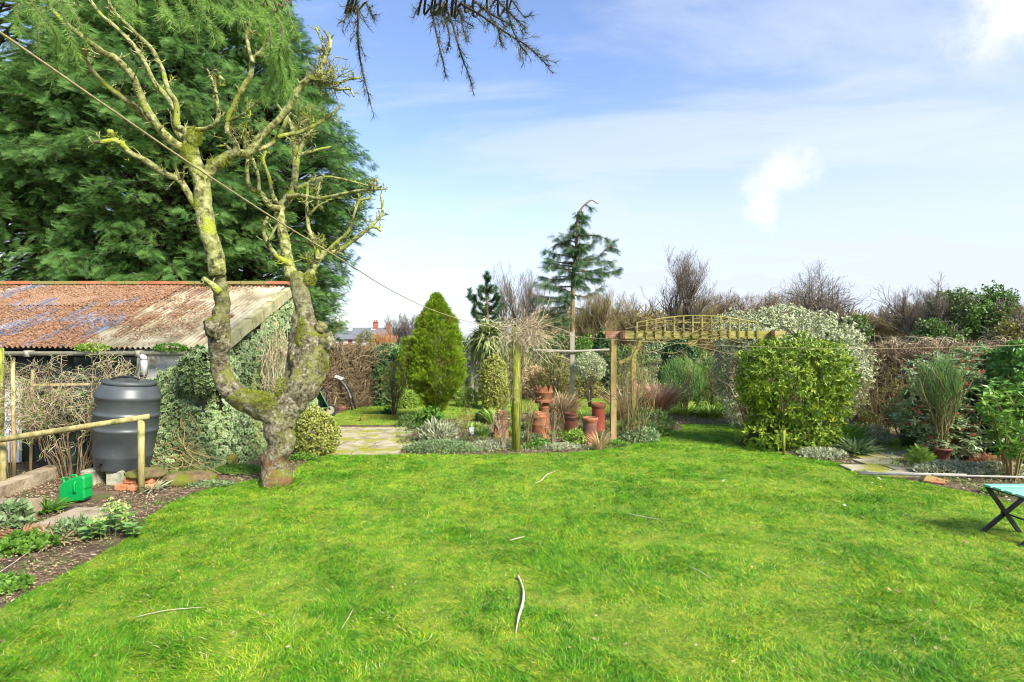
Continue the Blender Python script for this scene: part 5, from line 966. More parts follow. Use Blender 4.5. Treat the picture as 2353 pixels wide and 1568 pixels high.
# golden-green bush (front) and white-edged bush behind it
D1 = 9.6; c = lambda px, py, d: U(px, py, d)
multi('evergreen_bush', 'big rounded bright yellow green bush at the lawn edge right of the pergola', G(1815, 1045)*[1, 1, 0]+[0, .55, 0],
      [(c(1832, 880, D1), (.86, .72, .80)), (c(1755, 870, D1), (.42, .5, .62)), (c(1860, 985, D1-.1), (.55, .5, .42)), (c(1900, 860, D1), (.42, .5, .55)), (c(1780, 950, D1), (.4, .4, .4)), (c(1760, 1000, D1-.1), (.42, .4, .3)), (c(1850, 1010, D1-.2), (.5, .4, .3))], 'choisya', .085, 23000, SLIMW, 3, gap=.33, stem_h=1.3, stem_r=.6, clump=7)
D2 = 11.6
multi('variegated_bush', 'large white and green variegated bush spreading behind the yellow green bush and under the pergola', (4.8, D2, 0),
      [(c(1880, 830, D2), (.98, .7, .98)), (c(1760, 790, D2), (.9, .7, .65)), (c(1700, 850, D2+.6), (.55, .6, .85)), (c(1935, 880, D2-.3), (.45, .5, .7)), (c(1690, 760, D2+.7), (.5, .5, .42)), (c(1720, 935, D2), (.5, .5, .42)), (c(1800, 740, D2+.2), (.7, .5, .35))], 'euon', .075, 26000, LEAF, 7, stem_h=1.5, stem_r=.9, clump=5)
shrub('dark_ivy_bush', 'dark glossy ivy bush under the pergola beam', 1565, 905, 90, 775, M['darkivy'], .09, 2600, IVY, d=17.5, seed=3)
shrub('broom_bush', 'upright fine stemmed green broom bush under the right half of the pergola', 1572, 935, 100, 830, M['broom'], .17, 2600, NEED, d=14.0, out=.5, up=1.5, rnd=.35, seed=5, zlow=925)
shrub('conifer_shrub', 'dark feathery conifer shrub between the broom and the variegated bush', 1635, 935, 80, 825, M['hebe'], .1, 2600, FROND2, d=14.6, seed=6)
shrub('hebe_mound', 'dense low dark green hebe mound at the curve of the lawn', 1492, 1008, 112, 940, M['hebe'], .055, 4200, SLIM, d=10.9, clump=6, seed=7, depth=.8)
shrub('hebe_mound', 'small leafy green mound in front of the dense hebe', 1470, 1018, 90, 985, M['blue'], .05, 1500, LEAF, d=10.1, seed=17, stem=False)
tuft('pampas_grass', 'fountain of dry pinkish ornamental grass beyond the pergola', 1508, 925, M['pinkgrass'], 1.05, 520, STRAP, .26, 'ornamental grass', d=13.2, r=.12, seed=3, wf=.35)
tuft('pampas_grass', 'pale dry ornamental grass plume higher up beside the variegated bush', 1622, 905, M['straw'], 1.75, 300, STRAP, .35, 'ornamental grass', d=17.2, r=.15, seed=4, wf=.35)
tuft('dry_grass', 'straw coloured dry grass clump behind the short dark collared pot', 1290, 945, M['straw'], .85, 380, STRAP, .35, 'ornamental grass', d=12.4, r=.14, seed=5, wf=.4)
tuft('dry_grass', 'wispy dry grass stems in front of the red chimney pot', 1377, 1036, M['straw'], .42, 90, STRAP, .4, 'ornamental grass', r=.05, seed=6, wf=.4)
tuft('dry_grass', 'tall dry grass stems behind the pergola post', 1440, 960, M['straw'], .95, 220, STRAP, .3, 'ornamental grass', d=13.0, r=.2, seed=7, wf=.35)
shrub('clipped_bush', 'round topped golden variegated bush in front of the timber arbor', 1136, 918, 68, 817, M['euony'], .07, 6500, LEAF, d=14.9, seed=9, clump=4, depth=.9, lump=.12)
shrub('golden_mound', 'low pale golden mound at the far lawn edge beside the clipped conifer', 1072, 920, 50, 892, M['lime'], .06, 1300, LEAF, d=15.6, seed=10)
shrub('golden_mound', 'yellow green mound left of the clipped conifer by the ivy hedge', 930, 932, 62, 895, M['lime'], .06, 1600, LEAF, d=15.2, seed=11)
shrub('variegated_shrub', 'round yellow variegated shrub just right of the old tree trunk', 722, 1040, 100, 942, M['euony'], .05, 5200, LEAF, d=8.9, seed=12, clump=5)
shrub('olive_shrub', 'pale grey green shrub with open crown left of the pergola post', 1357, 905, 66, 812, M['euon'], .07, 2600, LEAF, d=15.5, seed=13, zlow=875)
shrub('bay_bush', 'ivy covered stump rising behind the left end of the pergola', 1385, 880, 50, 755, M['darkivy'], .09, 2600, IVY, d=18.5, seed=14)
shrub('yellow_shrub', 'golden brown shrub behind the pale pole', 1277, 905, 70, 815, M['olive'], .08, 2200, LEAF, d=16.8, seed=15)
shrub('broom_bush', 'thin upright olive green broom on several stems left of the clipped conifer', 905, 968, 56, 835, M['olive'], .12, 1500, NEED, d=13.3, out=.4, up=1.6, rnd=.3, seed=16, zlow=925)
shrub('lime_shrub', 'bright green loose shrub behind the hanging twigs right of the cedar trunk', 1345, 860, 60, 775, M['green'], .12, 1800, LEAF, d=22, seed=18)
shrub('box_mound', 'small dark rosette bush in the raised bed', 1112, 975, 40, 945, M['darkgreen'], .05, 900, LEAF, d=12.6, seed=19, stem=False)
bgs = [('mid_shrub', 'pale green bush between the timber arbor and the cordyline', 1065, 905, 60, 850, 'silver', 18.0), ('mid_shrub', 'brownish twiggy shrub mass at far left of the gap beyond the lawn', 1180, 900, 90, 800, 'olive', 18.5), ('mid_shrub', 'soft green shrub right behind the crown topped pot', 1232, 905, 80, 845, 'straw', 17.6), ('mid_shrub', 'yellowish shrub low behind the tall red pot', 1330, 908, 110, 862, 'olive', 17.9),
       ('mid_shrub', 'green conifer like shrub beyond the pergola posts', 1440, 900, 110, 800, 'hebe', 19), ('mid_shrub', 'pale grey shrub left of the pinkish grass', 1470, 905, 60, 850, 'silver', 17), ('mid_shrub', 'light green airy shrub under the pergola middle', 1515, 890, 90, 785, 'blue', 20), ('mid_shrub', 'lime green low mound right of the pinkish grass', 1545, 925, 60, 885, 'lime', 15.6),
       ('mid_shrub', 'green shrub mass behind the round topped bush', 1165, 890, 90, 822, 'blue', 21), ('mid_shrub', 'dark evergreen mass behind the timber arbor', 1095, 880, 120, 775, 'darkgreen', 24), ('mid_shrub', 'green foliage below the cedar', 1280, 850, 150, 770, 'darkgreen', 27), ('mid_shrub', 'dark green bush behind the dead clematis tangle', 1235, 850, 70, 790, 'darkgreen', 25), ('mid_shrub', 'bronze shrub far right beneath the pergola', 1600, 880, 90, 800, 'hebe', 21)]
for i, (nm, lb, px, py, wd, yt, m, d) in enumerate(bgs): shrub(nm, lb, px, py, wd, yt, M[m], .006*d, 2000, LEAF, d=d, seed=30+i, lump=.35, shell=(.6, 1.05), gap=.3)
def cordyline():
    d = 16.8; b = U(1122, 0, d)*[1, 1, 0]; rg = np.random.default_rng(4); t = thing('cordyline_palm', 'shaggy palm like cordyline with drooping strap leaves left of the green post', 'palm', b); c = U(1122, 775, d); mb = MB(); mb.tube([b, (b[0], d, 1), c], [.1, .08, .08], 10, .2, 8); mb.build('trunk', M['twigbrown'], t, True)
    n = 1500; D = norm(rg.normal(size=(n, 3))+[0, 0, .1]); mb = MB(); mb.inst(STRAP, np.tile(c, (n, 1))+rg.normal(size=(n, 3))*[.14, .14, .10], D, np.cross(D, np.cross(D+1e-3, [0, 0, 1.]))*-1, rg.uniform(.45, .85, n), rg, Wf=np.full(n, .75)); mb.build('leaves', M['cord'], t)
M['cord'] = leafmat('cordyline_leaves', [(.10, .16, .04), (.25, .32, .10), (.45, .45, .2)], clump=2, rough=.5, trans=.2)
cordyline()

# conifers on the skyline
def fir(name, label, px, d, trunk, boughs, conv, seed, m='cedar', sz=.5, dens=9, T=FROND2, rt=.16, fuzz=60, low=None):
    rg = np.random.default_rng(seed); base = U(px, 0, d)*[1, 1, 0]; t = thing(name, label, 'tree', base); P = [U(*conv(a, b), d) for a, b in trunk]; P = cr([base]+P if P[0][2] > .5 else P, 4); mb = MB(); mb.tube(P, np.linspace(rt, .03, len(P)), 10, .1, 3); mb.build('trunk', M['twigbrown'], t, True)
    bb = MB(); L = []
    for q in boughs:
        q3 = [U(*conv(a, b), d) for a, b in q]; dz = rg.uniform(-1, 1)*.6*np.linalg.norm(q3[-1]-q3[0])
        for i, p in enumerate(q3): p[1] += dz*i/(len(q3)-1)
        L.append(cr(q3, 5))
    # boughs towards and away from the viewer
    zt, zb = P[-1][2], U(*conv(*boughs[-1][0]), d)[2]
    for i in range(fuzz):
        s = rg.random()**.8; z = zb+(zt-zb)*(.02+.9*s); j = np.argmin(abs(P[:, 2]-z)); p = P[j]; a = -math.pi/2+rg.normal()*.55 if rg.random() < .6 else rg.uniform(0, 6.28); R_ = (zt-z)*.33*rg.uniform(.5, 1)+.3; q = [p, p+np.array([math.cos(a)*R_*.5, math.sin(a)*R_*.5, .12*R_]), p+np.array([math.cos(a)*R_, math.sin(a)*R_, rg.uniform(-.25, .25)*R_])]; L.append(cr(q, 5))
    mbf = MB()
    for q in L:
        bb.tube(q, np.linspace(.05*d/35, .012, len(q)), 4); ln = np.linalg.norm(np.diff(q, axis=0), axis=1).sum(); n = max(4, int(ln*dens)); s = rg.uniform(.12, 1, n)*(len(q)-1.01); i = s.astype(int); p = q[i]+(q[i+1]-q[i])*(s-i)[:, None]; T_ = norm(q[i+1]-q[i])
        side = norm(np.cross(T_, [0, 0, 1.]))*rg.choice([-1, 1], n)[:, None]; D = T_*.5+side*.6+rg.normal(size=(n, 3))*.3+[0, 0, -.55]; mbf.inst(T, p+rg.normal(size=p.shape)*.05, D, side+rg.normal(size=(n, 3))*.4, rg.uniform(sz*.5, sz*1.2, n), rg, Wf=np.full(n, 1.2))
    bb.build('branches', M['twig'], t); mbf.build('crown', M[m], t)
Z3 = lambda x, y: ((1950+x/2.614)*.6128, (700+y/2.614)*.6128)
fir('cedar_tree', 'tall dark cedar with spreading tiered boughs and a bent tip on the skyline', 1315, 35, [(515, 1400), (515, 1100), (520, 900), (540, 700), (560, 500), (565, 310), (600, 220), (640, 175), (700, 135), (765, 170)],
    [[(640, 175), (665, 200), (695, 225)], [(600, 240), (620, 290), (645, 320)], [(560, 310), (610, 330), (660, 345)], [(560, 330), (530, 380), (505, 410)], [(560, 380), (600, 410), (625, 470)], [(560, 420), (520, 450), (495, 460)], [(560, 480), (700, 478), (790, 490), (868, 535)], [(550, 600), (640, 610), (725, 545)], [(545, 720), (740, 700), (860, 590), (942, 508)], [(860, 590), (900, 600), (940, 628)], [(540, 740), (700, 745), (900, 740)], [(530, 800), (750, 850), (880, 840), (988, 808)],
     [(530, 830), (700, 830), (890, 775)], [(530, 870), (700, 910), (805, 890)], [(530, 780), (650, 690), (715, 672)], [(520, 1000), (600, 975), (680, 985)], [(520, 1060), (640, 1080), (790, 990)], [(560, 500), (520, 490), (495, 445)], [(550, 600), (440, 530), (430, 480)], [(545, 620), (420, 560), (350, 495)], [(400, 560), (350, 575), (325, 605)], [(540, 700), (400, 660), (330, 640), (247, 608)], [(530, 760), (350, 740), (265, 700)], [(530, 820), (330, 800), (235, 790)], [(530, 790), (400, 760), (270, 730)], [(525, 900), (330, 910), (215, 878)], [(520, 980), (300, 980), (140, 932)], [(515, 1080), (350, 1090), (220, 1070), (88, 1042)],
     [(515, 1130), (300, 1130), (115, 1110)], [(515, 1160), (380, 1180), (170, 1195)], [(515, 1200), (380, 1240), (200, 1230)], [(510, 1230), (350, 1290), (200, 1300)], [(510, 1280), (400, 1340), (250, 1360)], [(510, 1180), (600, 1200), (650, 1230)], [(510, 1250), (450, 1350), (400, 1450)]], Z3, 3, sz=.46, dens=26, fuzz=34)
ZA = lambda x, y: ((1150+x/2.091)*.6128, (1000+y/2.091)*.6128)
def pine():
    rg = np.random.default_rng(6); d = 27.0; base = U(1113, 0, d)*[1, 1, 0]; t = thing('pine_tree', 'young pine with upswept bottlebrush shoots behind the cordyline', 'tree', base); tr = cr([base]+[U(*ZA(a, b), d) for a, b in ((1415, 440), (1413, 300), (1415, 180), (1415, 60))], 4); mb = MB(); mb.tube(tr, np.linspace(.12, .02, len(tr)), 8); mb.build('trunk', M['twigbrown'], t, True)
    arms = [[(1415, 120), (1400, 90), (1398, 75)], [(1415, 130), (1432, 100), (1434, 85)], [(1415, 200), (1380, 190), (1362, 150)], [(1415, 200), (1440, 185), (1452, 150)], [(1415, 205), (1465, 190), (1482, 158)], [(1415, 215), (1395, 190), (1388, 165)], [(1415, 270), (1370, 250), (1352, 182)], [(1415, 280), (1470, 260), (1492, 212)], [(1415, 310), (1340, 290), (1290, 250), (1274, 178)], [(1340, 290), (1300, 260), (1268, 235)], [(1330, 290), (1320, 250), (1318, 225)], [(1415, 330), (1480, 310), (1510, 240)], [(1415, 350), (1370, 330), (1345, 290)], [(1415, 380), (1350, 370), (1300, 350)], [(1415, 380), (1490, 350), (1530, 290)], [(1415, 400), (1340, 400), (1312, 370), (1325, 300)], [(1415, 420), (1470, 400), (1500, 360)], [(1415, 430), (1380, 440), (1330, 420)], [(1415, 60), (1416, 52), (1415, 45)], [(1415, 430), (1460, 440), (1490, 410)], [(1415, 390), (1440, 350), (1445, 320)], [(1415, 400), (1395, 370), (1390, 330)]]
    bb = MB(); nb = MB()
    for q in arms+[[(1415, 440), (1414, 300)], [(1414, 300), (1415, 60)]]:
        q3 = [U(*ZA(a, b), d) for a, b in q]; dz = rg.uniform(-.6, .6); 
        if len(q) > 2:
            for i, p in enumerate(q3): p[1] += dz*i/len(q3)
        q3 = cr(q3, 5); bb.tube(q3, .03, 5); ln = np.linalg.norm(np.diff(q3, axis=0), axis=1).sum(); n = int(ln*700); s = rg.uniform(.1, 1, n)*(len(q3)-1.01); i = s.astype(int); p = q3[i]+(q3[i+1]-q3[i])*(s-i)[:, None]; T_ = norm(q3[i+1]-q3[i]); D = T_*.8+norm(np.cross(T_, rg.normal(size=p.shape)))*1.0; nb.inst(NEED, p, D, rg.normal(size=p.shape), rg.uniform(.14, .26, n), rg, Wf=np.full(n, 1.5))
    bb.build('branches', M['twigbrown'], t); nb.build('needles', M['pine'], t)
pine()

# ---------------------------------------------------------------- leafless trees on the skyline
B_ = lambda px, d: U(px, 0, d)*[1, 1, 0]
def htop(py, d): return H+(CY-py)/F*d
bare('bare_tree', 'pale upright bare tree between the pine and the cedar', B_(1182, 34), htop(628, 34), .12, .55, ((14, .6, .42), (7, .5, .45), (6, .45, .5)), 'twiggrey', seed=3, nst=4, up=.28, r=.55)
bare('bare_tree', 'round headed bare tree behind the middle of the pergola', B_(1557, 36), htop(600, 36), .16, .55, ((14, .7, .5), (9, .5, .5), (7, .4, .6)), 'twiggrey', seed=5, nst=3, up=.18, r=.7)
bare('bare_tree', 'wide flat topped bare tree right of the pergola', B_(1900, 32), htop(630, 32), .17, .62, ((15, .75, .85), (10, .5, .6), (8, .38, .6)), 'twiggrey', seed=7, nst=3, up=.05, r=.75)
bare('bare_tree', 'spiky bare tree above the right hedge', B_(2118, 30), htop(648, 30), .14, .55, ((14, .7, .7), (9, .5, .6), (7, .4, .6)), 'twiggrey', seed=9, nst=3, up=.12, r=.75)
bare('bare_tree', 'low bare tree behind the hanging twigs right of the cedar', B_(1440, 38), htop(672, 38), .13, .5, ((14, .7, .7), (9, .5, .6), (6, .4, .6)), 'twigolive', seed=11, nst=3, r=.7)
bare('bare_tree', 'brown bushy bare tree just right of the cedar trunk', B_(1375, 30), htop(675, 30), .12, .5, ((16, .7, .5), (10, .5, .5), (8, .4, .5)), 'twigolive', seed=12, nst=4, up=.2, r=.7)
bare('bare_tree', 'small bare tree between the old tree and the house roofs', B_(752, 45), htop(715, 45), .1, .5, ((12, .7, .6), (8, .5, .6), (6, .4, .6)), 'twiggrey', seed=13, nst=3, r=.6)
bare('bare_tree', 'twiggy bare tree over the roofs left of the clipped conifer', B_(925, 50), htop(722, 50), .12, .6, ((14, .7, .75), (9, .5, .6), (7, .4, .6)), 'twiggrey', seed=14, nst=3, r=.6)
for i, (px, d, yt, m, lb) in enumerate(((2185, 33, 672, 'twiggrey', 'grey bare thicket joining the spiky bare tree to the ivy tree'), (2300, 34, 676, 'twigolive', 'olive bare thicket above the right end of the ivy hedge'), (1860, 40, 668, 'twigolive', 'low olive thicket behind the wide bare tree'), (2075, 38, 690, 'twigolive', 'olive twiggy bush left of the spiky bare tree'), (1660, 46, 675, 'twigbrown', 'reddish brown twiggy tree mass behind the pergola trellis'), (1745, 44, 668, 'twigbrown', 'reddish brown twiggy tree left of the wide bare tree'), (2330, 28, 690, 'twigbrown', 'reddish brown twiggy thicket at the right edge of the skyline'), (2020, 50, 735, 'twigolive', 'low brown thicket between the two bare trees on the right'), (1600, 42, 690, 'twigolive', 'olive brown thicket just left of the trellis arch'), (1990, 40, 720, 'twigolive', 'olive thicket at the right foot of the wide bare tree'))):
    bare('thicket', lb, B_(px, d), htop(yt, d), .08, .5, ((12, .6, .7), (8, .5, .6), (8, .4, .6)), m, seed=50+i, nst=9, r=.8, up=.1, first=.1)
bare('coppiced_tree', 'orange brown stemmed coppice in front of the house roofs', B_(885, 24), htop(762, 24), .05, .5, ((12, .7, .45), (8, .5, .4), (6, .4, .4)), 'twigorange', seed=61, nst=9, up=.25, r=.7, first=.1)
shrub('conifer_shrub', 'yellow green conifer shrub left of the orange coppice', 838, 800, 60, 762, M['olive'], .16, 1300, FROND2, d=23, seed=62)
def greentree(label, px, d, yt, wpx, seed, m='hebe', n=5000):
    rg = np.random.default_rng(seed); b = B_(px, d); h = htop(yt, d); rw = wpx/2/F*d; t = thing('ivy_tree', label, 'tree', b); mb = MB()
    for i in range(7): c = b+[rg.uniform(-.6, .6)*rw, rg.uniform(-.4, .4)*rw, h*rg.uniform(.35, .78)]; s = rg.uniform(.35, .55); leafball(mb, c, (rw*s, rw*s, h*.26), n//3, .0036*d, IVY, .5, rg, seed=seed+i, shell=(.4, 1.1), gap=.40)
    mb.build('crown', M[m], t); P = []; mb = MB(); P, Rr = stems(mb, b, rw*.8, h*.9, 14, .07, rg); p, r = grow(P, Rr, 10, h*.3, .6, 5, .1, rg=rg); mb.tubes(p, r*.6, 3, rg=rg); p, r = grow(p, r, 6, h*.15, .6, 4, .1, rg=rg); mb.tubes(p, np.maximum(r*.6, .012), 3, rg=rg); mb.build('trunk', M['twiggrey'], t)
greentree('dark ivy clad tree at the right of the skyline', 2255, 29, 662, 190, 71, n=9000)
greentree('green evergreen mass under the spiky bare tree', 2150, 27, 730, 120, 72, 'green2' if 'green2' in M else 'hebe')
greentree('dark evergreen mass at the foot of the wide bare tree', 1935, 30, 725, 130, 73)
greentree('brown green thicket far right behind the ivy hedge', 2340, 22, 720, 140, 74, 'olive')
def woodband(name, x0, x1, d, h, n, m, seed, T=LEAF, sz=.9):
    rg = np.random.default_rng(seed); x = rg.uniform(x0, x1, n); z = rg.random(n)**.7; top = h*(.55+.75*fbm(np.stack([x, x*0, x*0], 1), .12, seed)); P = np.stack([x, d+rg.normal(size=n)*2.5, z*top], 1); mb = MB()
    dd = norm(rg.normal(size=(n, 3))*[1, .6, .5]+[0, 0, .9]); L = rg.uniform(.5, 1.2, (n, 1))*sz*2; mb.tubes(np.stack([P, P+dd*L*.5, P+dd*L+rg.normal(size=P.shape)*.2], 1), np.full((n, 3), .045), 3, rg=rg); tag(mb.build(name, M[m]), kind='stuff')
woodband('distant_wood', 3, 75, 66, 4.3, 11000, 'twigolive', 3); woodband('distant_wood', 2, 100, 80, 5.2, 9000, 'twigbrown', 4)

# ---------------------------------------------------------------- houses far behind
def house():
    d = 120.0; x0, x1 = U(690, 0, d)[0], U(960, 0, d)[0]; zr = htop(752, d); ze = htop(778, d)-.2; t = thing('terraced_houses', 'row of brick houses with grey slate roofs and red chimneys beyond the hedge', 'houses', ((x0+x1)/2, d, 0))
    mb = MB(); mb.box(((x0+x1)/2, d+5, (ze-.02)/2), (x1-x0-.4, 9, ze-.02)); mb.build('wall', M['housebrick'], t); mb = MB()
    mb.add([(x0, d, ze), (x1, d, ze), (x1, d+5, zr), (x0, d+5, zr), (x0, d+10, ze), (x1, d+10, ze)], F4=[(0, 1, 2, 3), (3, 2, 5, 4)], F3=[(1, 5, 2), (0, 3, 4)]); rf = mb.build('roof', M['slate'], t)
    for px, yt, w_ in ((778, 743, 12), (864, 741, 10), (893, 746, 8)):
        c = U(px, 0, d+5); zt = htop(yt, d+5); wd = w_/F*d; mb = MB(); mb.box((c[0], d+4.6, (zr-1.6+zt)/2), (wd, 1.1, zt-zr+1.6)); mb.box((c[0], d+4.6, zt+.04), (wd+.2, 1.3, .12)); ch = mb.build('chimney', M['housebrick'], rf)
        for k in (-1, 1): mb = MB(); mb.lathe((c[0]+k*wd*.25, d+4.6, zt+.1), [(.13, 0), (.11, .4), (.14, .45), (.1, .45)], 10); mb.build('chimney_pot', M['terracotta'], t)
    for px, py in ((803, 759), (856, 757)): zz = htop(py, d+3.5); c = U(px, 0, d+3.5); s = (zr-ze)/5; mb = MB(); mb.box((c[0], d+(zz-ze)/s, zz+.1), (1.0, .9, .06), [[1, 0, 0], [0, math.cos(math.atan(s)), -math.sin(math.atan(s))], [0, math.sin(math.atan(s)), math.cos(math.atan(s))]]); mb.build('skylight', M['glass'], rf)
    for i in range(12):
        x = x0+1.5+i*(x1-x0-3)/11
        for z in (1.4,): mb = MB(); mb.box((x, d+.47, z), (1.0, .08, 1.2)); mb.build('window', M['glass'], t)
house()

# ---------------------------------------------------------------- wheelbarrow and rack by the hedge
def barrow():
    b = G(752, 957); x, y = b[0], b[1]; t = thing('wheelbarrow', 'green two wheeled garden barrow tipped up against the hedge', 'wheelbarrow', b); r = .15
    for k, (dx, dy) in enumerate(((.08, 0), (-.48, .1))):
        w_ = MB(); q = [(x+dx+r*.82*math.cos(a), y+dy+.02*math.cos(a), r+r*.82*math.sin(a)) for a in np.linspace(0, 2*math.pi, 25)]; w_.tube(q, .034, 8, cap=False); wh = w_.build('wheel', M['rubber'], t, True)
        w_ = MB(); 
        for s in (-.02, .02): w_.tube([(x+dx, y+dy+s-.012, r), (x+dx, y+dy+s+.012, r)], r*.62, 20)
        w_.build('rim', M['metal'], wh)
    mb = MB()      # tub, standing almost on end
    o = np.array([x-.42, y-.02, .18]); A1 = np.array([-.22, .02, .40]); W1 = np.array([.40, .12, .05]); O1 = np.array([.06, -.30, .03]); 
    c0 = [o, o+W1, o+W1+A1, o+A1]; c1 = [p+O1+(np.mean(c0, 0)-p)*-.18 for p in c0]; V = c0+c1; V2 = [p+(np.mean(V, 0)-p)*.04 for p in V]
    mb.add(V, F4=[(0, 3, 2, 1), (0, 1, 5, 4), (1, 2, 6, 5), (2, 3, 7, 6), (3, 0, 4, 7)]); mb.add(V2, F4=[(0, 1, 2, 3), (1, 0, 4, 5), (2, 1, 5, 6), (3, 2, 6, 7), (0, 3, 7, 4)]); mb.build('tub', M['barrow'], t)
    mb = MB(); mb.tube(c1+[c1[0]], .016, 6); mb.build('tub_rim', M['barrow'], t)
    mb = MB(); mb.tube(cr([(x-.45, y-.2, .5), (x-.42, y-.2, .64), (x-.33, y-.15, .66), (x-.3, y-.1, .5), (x+.05, y, .16)], 5), .013, 8); mb.tube(cr([(x-.2, y+.1, .5), (x-.17, y+.1, .64), (x-.08, y+.1, .65), (x-.05, y+.1, .55), (x-.05, y+.1, .12)], 5), .013, 8); mb.tube([(x+.08, y, r), (x-.48, y+.1, r)], .012, 8); mb.tube([(x-.05, y-.1, .45), (x+.08, y-.03, .16)], .013, 8); mb.build('frame', M['black'], t, True)
barrow()
def rack():
    d = 14.8; t = thing('curved_rack', 'narrow black curved ladder like rack with a pale top leaning by the hedge', 'rack', G(813, 943)); A1 = [U(*ZA(a, b), d) for a, b in ((232, 880), (270, 905), (310, 960), (330, 1010), (345, 1070), (357, 1128))]; A2 = [U(*ZA(a, b), d) for a, b in ((262, 872), (305, 910), (335, 960), (356, 1010), (370, 1060), (385, 1118))]
    mb = MB(); P1, P2 = cr(A1, 4), cr(A2, 4); mb.tube(P1, .018, 6); mb.tube(P2, .018, 6); mb.build('rails', M['black'], t, True); mb = MB()
    for i in range(2, 14, 1): mb.beam(P1[i]+[0, .01, 0], P2[i]+[0, .01, .0], .02, .03)
    mb.build('rungs', M['greyplastic'], t); mb = MB(); c = (P1[0]+P2[0])/2; mb.box(c+[.02, 0, .02], (.22, .1, .07), [[.9, 0, .35], [0, 1, 0], [-.35, 0, .9]]); mb.build('pale_cap', M['whitepaint'], t)
M['greyplastic'] = noisemat('grey_plastic', [(.3, .3, .32), (.5, .5, .52)], 9, .5, 0)
rack()
for px, py, lab, tp in ((700+162, 925, 'pale stake leaning at the foot of the bare hedge', 850), (793, 945, 'short pale stake behind the barrow wheel', 890)):
    b = G(px-30, py+10); mb = MB(); mb.tube([b, b+[.1, 0, .75 if px > 800 else .45]], .014, 6); tag(mb.build('stake', M['straw']), lab, 'stake')
rock('upturned_bowl', 'dark brown upturned bowl on the ground by the barrow wheel', 785, 943, .12, .12, .09, 'brownclay', 11, 'bowl', rough=.05)

# ---------------------------------------------------------------- raised bed edging and bits in the middle bed
mb = MB(); mb.beam(G(838, 962)+[0, 0, .05], G(1000, 966)+[0, 0, .05], .06, .1); tag(mb.build('timber_edging', M['algae']), 'long low mossy board edging on the far lawn left of the conifer', 'edging')
mb = MB(); mb.beam(G(1050, 966)+[0, 0, .06], G(1120, 966)+[0, 0, .06], .05, .12); tag(mb.build('timber_edging', M['algae']), 'short board edging in front of the dark rosette bush', 'edging')
b = G(1085, 1000); mb = MB(); mb.box(b+[0, 0, .08], (.085, .008, .15), [[.95, 0, -.3], [0, 1, 0], [.3, 0, .95]]); tag(mb.build('plant_label', M['whitepaint']), 'small white plant label tilted in the central bed', 'plant label')
# far low edging around the lawn
rock('tree_stump', 'small dark stump end on the lawn beside the board edging', 836, 968, .08, .08, .07, 'mossrock', 12, 'stump')

# ---------------------------------------------------------------- bed plants
def clump(name, label, px, py, wpx, hh, m, sz, n, T=LEAF, seed=1, cat='plant', group=None, clumpn=0, up=.6, depth=.7, d=None):
    b = G(px, py) if d is None else np.array([(px-CX)/F*d, d, 0]); rw = wpx/2/F*b[1]; t = thing(name, label, cat, b, group); rg = np.random.default_rng(seed); mb = MB()
    leafball(mb, (b[0], b[1]+rw*depth*.5, hh*.2), (rw, rw*depth, hh*.85), n, sz, T, .35, rg, up, seed=seed, clump=clumpn, shell=(.5, 1.05)); mb.build('leaves', M[m], t); return t
clump('lavender', 'spiky silver leaved clump in the central bed in front of the conifer', 1005, 1020, 80, .30, 'silver', .14, 1500, SLIM, 3, up=1.4)
clump('rhododendron', 'small leafy green shrub at the foot of the clipped conifer', 988, 985, 70, .36, 'green', .10, 800, LEAF, 4, up=.3, clumpn=7)
clump('candytuft', 'low grey green carpet with tiny white flowers along the lawn edge of the central bed', 1010, 1042, 170, .17, 'blue', .035, 5000, LEAF, 5, depth=.35)
clump('candytuft', 'silvery green carpet plant left of the green post', 1120, 1036, 90, .13, 'silver', .04, 2400, LEAF, 6, depth=.45)
clump('heather', 'dark wiry heather clump left of the silver clump', 937, 985, 50, .25, 'hebe', .06, 1200, SLIM, 7, up=1)
tuft('bluebell_leaves', 'green strap leaves of bulbs beside the white label', 1110, 1003, M['green'], .22, 70, STRAPW, .5, seed=8, r=.12)
tuft('bluebell_leaves', 'tall pale green iris leaves behind the beehive pot', 1140, 975, M['lime'], .45, 60, STRAP, .3, seed=9, r=.15)
tuft('bluebell_leaves', 'dark green pointed bulb leaves on the far lawn at left', 893, 958, M['darkgreen'], .28, 60, STRAPW, .7, seed=10, r=.08)
tuft('bluebell_leaves', 'bright yellow green grassy daylily clump near the far right lawn', 1635, 958, M['lime'], .36, 260, STRAP, .7, seed=11, r=.25)
tuft('bluebell_leaves', 'bright green sword leaves under the broom bush', 1575, 952, M['lime'], .34, 200, STRAP, .7, seed=12, r=.3)
tuft('bluebell_leaves', 'bright green leaves between the dark collared pot and the red pot', 1338, 962, M['lime'], .25, 140, STRAP, .8, seed=13, r=.25)
clump('euphorbia', 'lime and green leafy plant between the two front chimney pots', 1325, 1022, 60, .24, 'lime', .06, 900, LEAF, 14, clumpn=8)
clump('snow_in_summer', 'small white speckled plant at the lawn edge below the front pots', 1290, 1036, 90, .1, 'silver', .035, 1500, LEAF, 15, depth=.5)
clump('snow_in_summer', 'pale leafy carpet at the lawn edge right of the wispy dry grass', 1410, 1028, 70, .1, 'green', .04, 1300, LEAF, 16, depth=.6)
clump('geranium', 'green leafy plant in front of the tapered pot', 1240, 1032, 60, .12, 'green', .05, 700, WIDE, 17, depth=.6)
clump('geranium', 'leafy ground plant at the right end of the central bed', 1510, 1002, 90, .12, 'green', .05, 1500, WIDE, 18, depth=.6)
clump('fern', 'dark evergreen leafy plant behind the white speckled plant', 1215, 1020, 60, .16, 'blue', .05, 900, LEAF, 19, depth=.6)
